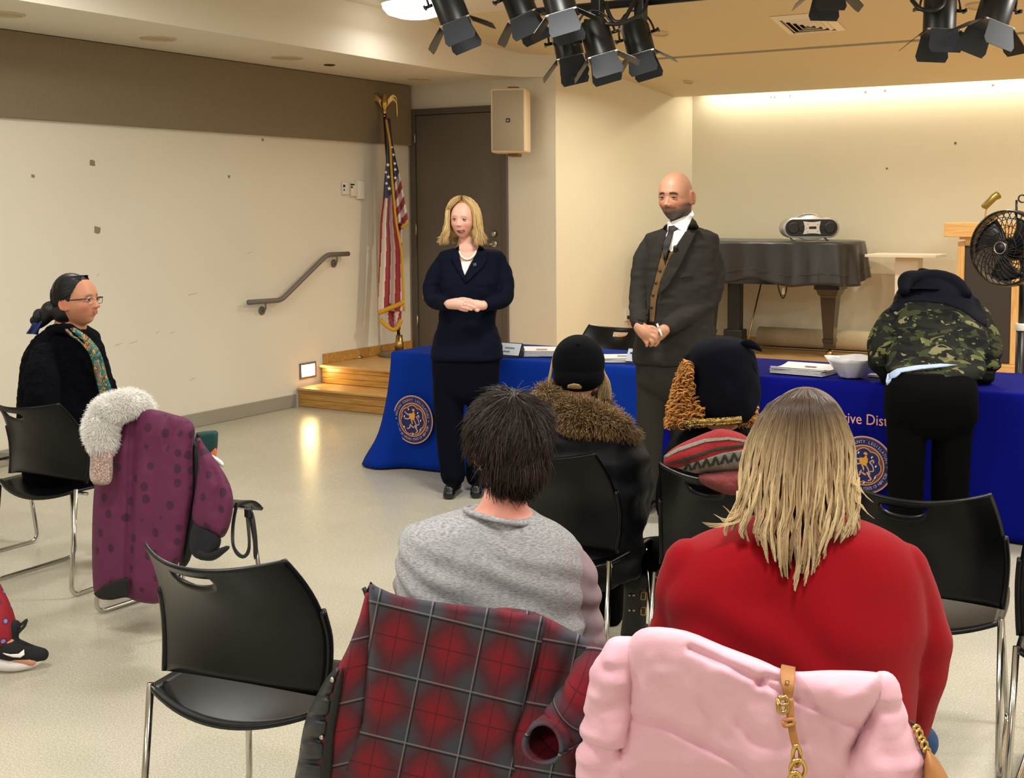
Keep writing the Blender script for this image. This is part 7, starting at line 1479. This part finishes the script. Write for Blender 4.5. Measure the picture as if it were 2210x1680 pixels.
# bag and strap on that chair
tb = empty('tote_bag', P(445, 985, 5.0)); tag(tb, 'green and orange bag standing on the chair behind the purple coat', 'bag')
grn = mat('dark_green_canvas', (20, 62, 58), .85, var=.1, vscale=40)
pillow('bag_panel', [(424, 934), (440, 931), (466, 929), (471, 934), (470, 960), (466, 990), (420, 1000), (415, 960)], lambda x, y: 5.0, grn, tb, .03, 10, 4, smooth_poly=0)
pillow('orange_panel', [(469, 962), (466, 990), (450, 995), (447, 985)], lambda x, y: 4.965, mat('orange_canvas', (214, 112, 66), .85), tb, .006, 4, 3, smooth_poly=0)
pillow('white_strap', [(448, 980), (462, 984), (480, 996), (484, 1006), (478, 1008), (460, 994), (448, 990)], lambda x, y: 4.93, M['paper'], tb, .012, 4, 3)
bs = empty('belt_strap', P(528, 1150, 4.6)); tag(bs, 'black strap looping down from the chair seat behind the purple coat', 'strap')
ribbon('strap_loop', [(508, 1085, 515, 1085, 4.62), (500, 1130, 507, 1130, 4.6), (499, 1170, 506, 1172, 4.58), (508, 1196, 512, 1188, 4.58), (524, 1206, 524, 1198, 4.58), (538, 1196, 532, 1190, 4.58), (541, 1170, 535, 1170, 4.58), (538, 1120, 531, 1122, 4.6), (534, 1092, 527, 1092, 4.62)], M['black'], bs, .004, fold=0)
ribbon('strap_end', [(530, 1094, 540, 1092, 4.61), (540, 1118, 549, 1116, 4.59), (546, 1160, 555, 1160, 4.58), (547, 1196, 556, 1194, 4.58), (549, 1208, 553, 1206, 4.58)], M['black'], bs, .005, fold=0)
obj('strap_buckle', bbox(*(lambda c: (c[0]-.012, c[0]+.012, c[1]-.008, c[1]+.008, c[2]-.016, c[2]+.016))(P(535, 1108, 4.58)), .003), M['blackmetal'], bs, False)

# ------------------------------------------------------------------ striped knit hanging on the chair of the curly woman
KN = empty('knit_hat', P(1520, 1060, 3.85)); tag(KN, 'red and grey zigzag knit hat hung on the chair of the woman with curls', 'knit hat')
ND = lambda x, y: 3.79
rk = mat('red_wool', (142, 30, 36), .95, var=.2, vscale=60, bump=.4, bscale=160); gk = mat('grey_wool', (128, 124, 112), .95, var=.15, vscale=80, bump=.4, bscale=160); dkk = mat('dark_green_wool', (42, 46, 36), .95, bump=.4, bscale=160)
bd_ = pillow('knit_body', [(1432, 1000), (1436, 982), (1462, 962), (1500, 944), (1536, 930), (1560, 926), (1600, 936), (1625, 955), (1640, 985), (1625, 1010), (1590, 1018), (1540, 1022), (1500, 1022), (1465, 1012), (1440, 1006)], ND, rk, KN, .07, 40, 5, wr=(.004, 2))
bb = bvh_of(bd_)
patch('grey_band', [(1433, 985), (1462, 968), (1520, 948), (1570, 944), (1620, 952), (1622, 958), (1572, 950), (1522, 955), (1464, 975), (1434, 991)], bb, .004, gk, KN, 3.85, .003, 6)
patch('zigzag_band', [(1464, 1010), (1500, 998), (1560, 978), (1630, 966), (1638, 988), (1624, 1008), (1590, 1017), (1540, 1021), (1500, 1021)], bb, .004, gk, KN, 3.85, .003, 6)
for k in range(8): x = 1474+k*20; y = 1013-k*4; patch('zigzag', [(x, y+4), (x+8, y-15), (x+13, y-15), (x+20, y+2), (x+16, y+4), (x+11, y-8), (x+6, y+5)], bb, .008, dkk, KN, 3.85, .002, 6)
patch('dark_line', [(1440, 1004), (1470, 992), (1540, 968), (1632, 955), (1634, 960), (1542, 974), (1472, 999)], bb, .006, dkk, KN, 3.85, .002, 6)
pillow('hat_tail', [(1508, 1026), (1540, 1020), (1600, 1016), (1620, 1040), (1610, 1062), (1580, 1070), (1545, 1060), (1515, 1044)], lambda x, y: 3.76, mat('red_fringe', (140, 28, 34), .95, rgb2=(96, 76, 70), vscale=30, bump=.6, bscale=60), KN, .05, 24, 5, wr=(.01, 4))

# ------------------------------------------------------------------ leg and trainer of a person beyond the left edge
D9 = depth(atz(30, 1440, .02)); b9 = []
sk9 = skin('skin_leg', (204, 150, 122))
b9 = [plimb([(-150, 1130, D9+.05, 50), (-66, 1260, D9+.02, 38), (15, 1375, D9, 22)]), plimb([(-150, 1130, D9+.05, 50), (-240, 1090, D9-.25, 66), (-360, 1100, D9-.4, 80)]), ploft([(760, -420, -340, -.4, .07), (820, -480, -280, -.4, .12), (1000, -480, -280, -.4, .13), (1110, -490, -270, -.4, .15)], D9), plimb([(15, 1375, D9, 22), (30, 1410, D9, 20), (70, 1425, D9+.02, 16)])]
hp_, R9 = head_parts(P(-380, 660, D9-.4), face_yaw(-1.2), 0, 0, 1.)
p9 = person('person', b9+[plimb([(-380, 780, D9-.4, 30), (-380, 720, D9-.4, 30)])]+hp_, sk9, 'person cut off by the left edge, only a floral trouser leg and trainer showing', .008, 3)
flo = mat('floral_red', (120, 10, 26), .8)
def floral():
    m, t, b = nt('floral_print'); L = t.links.new; tc = N(t, 'TexCoord'); vo = N(t, 'TexVoronoi', Scale=26.); L(tc.outputs['Object'], vo.inputs['Vector']); cr = N(t, 'ValToRGB'); cr.color_ramp.interpolation = 'CONSTANT'; e = cr.color_ramp.elements; e[0].position = 0; e[0].color = (*lin((140, 130, 176)), 1); e[1].position = .2; e[1].color = (*lin((92, 22, 66)), 1); k = e.new(.36); k.color = (*lin((142, 10, 26)), 1)
    L(vo.outputs['Distance'], cr.inputs[0]); L(cr.outputs[0], b.inputs['Base Color']); b.inputs['Roughness'].default_value = .7; return m
fuse('floral_trousers', [plimb([(-150, 1130, D9+.05, 60), (-76, 1245, D9+.02, 54), (-24, 1322, D9, 46), (0, 1370, D9, 38)]), plimb([(-150, 1130, D9+.05, 60), (-240, 1090, D9-.25, 76), (-360, 1110, D9-.4, 100)])], .009, 3, .5, floral(), p9)
fuse('black_top', [ploft([(800, -460, -300, -.4, .1), (840, -495, -265, -.4, .14), (1000, -495, -265, -.4, .15), (1120, -500, -255, -.4, .17)], D9)], .012, 3, .5, M['black'], p9)
t0 = P(-20, 1420, D9); t1 = P(100, 1412, D9+.04)
shp = fuse('trainer', [plimb([(0, 1395, D9, 26), (25, 1402, D9, 26), (60, 1412, D9+.02, 22), (92, 1414, D9+.03, 15)]), plimb([(20, 1372, D9, 20), (32, 1350, D9, 14)])], .006, 3, .5, mat('trainer_black', (12, 12, 15), .8, bump=.4, bscale=160), p9)
sole = fuse('sole', [plimb([(-12, 1430, D9, 17), (30, 1434, D9, 16), (66, 1430, D9+.02, 13), (94, 1420, D9+.03, 9)])], .006, 2, .5, mat('sole_white', (226, 220, 220), .6), p9, push=flat)
bb = bvh_of(shp)
patch('swoosh', [(6, 1410), (22, 1413), (40, 1412), (52, 1402), (53, 1414), (44, 1420), (28, 1419), (12, 1414)], bb, .004, M['paper'], p9, D9, .003, 4, 1)
ribbon('heel_tab', [(44, 1346, 46, 1352, D9-.04), (58, 1336, 60, 1342, D9-.04), (56, 1352, 52, 1348, D9-.04), (42, 1368, 40, 1362, D9-.04)], M['black'], p9, .004, fold=0)
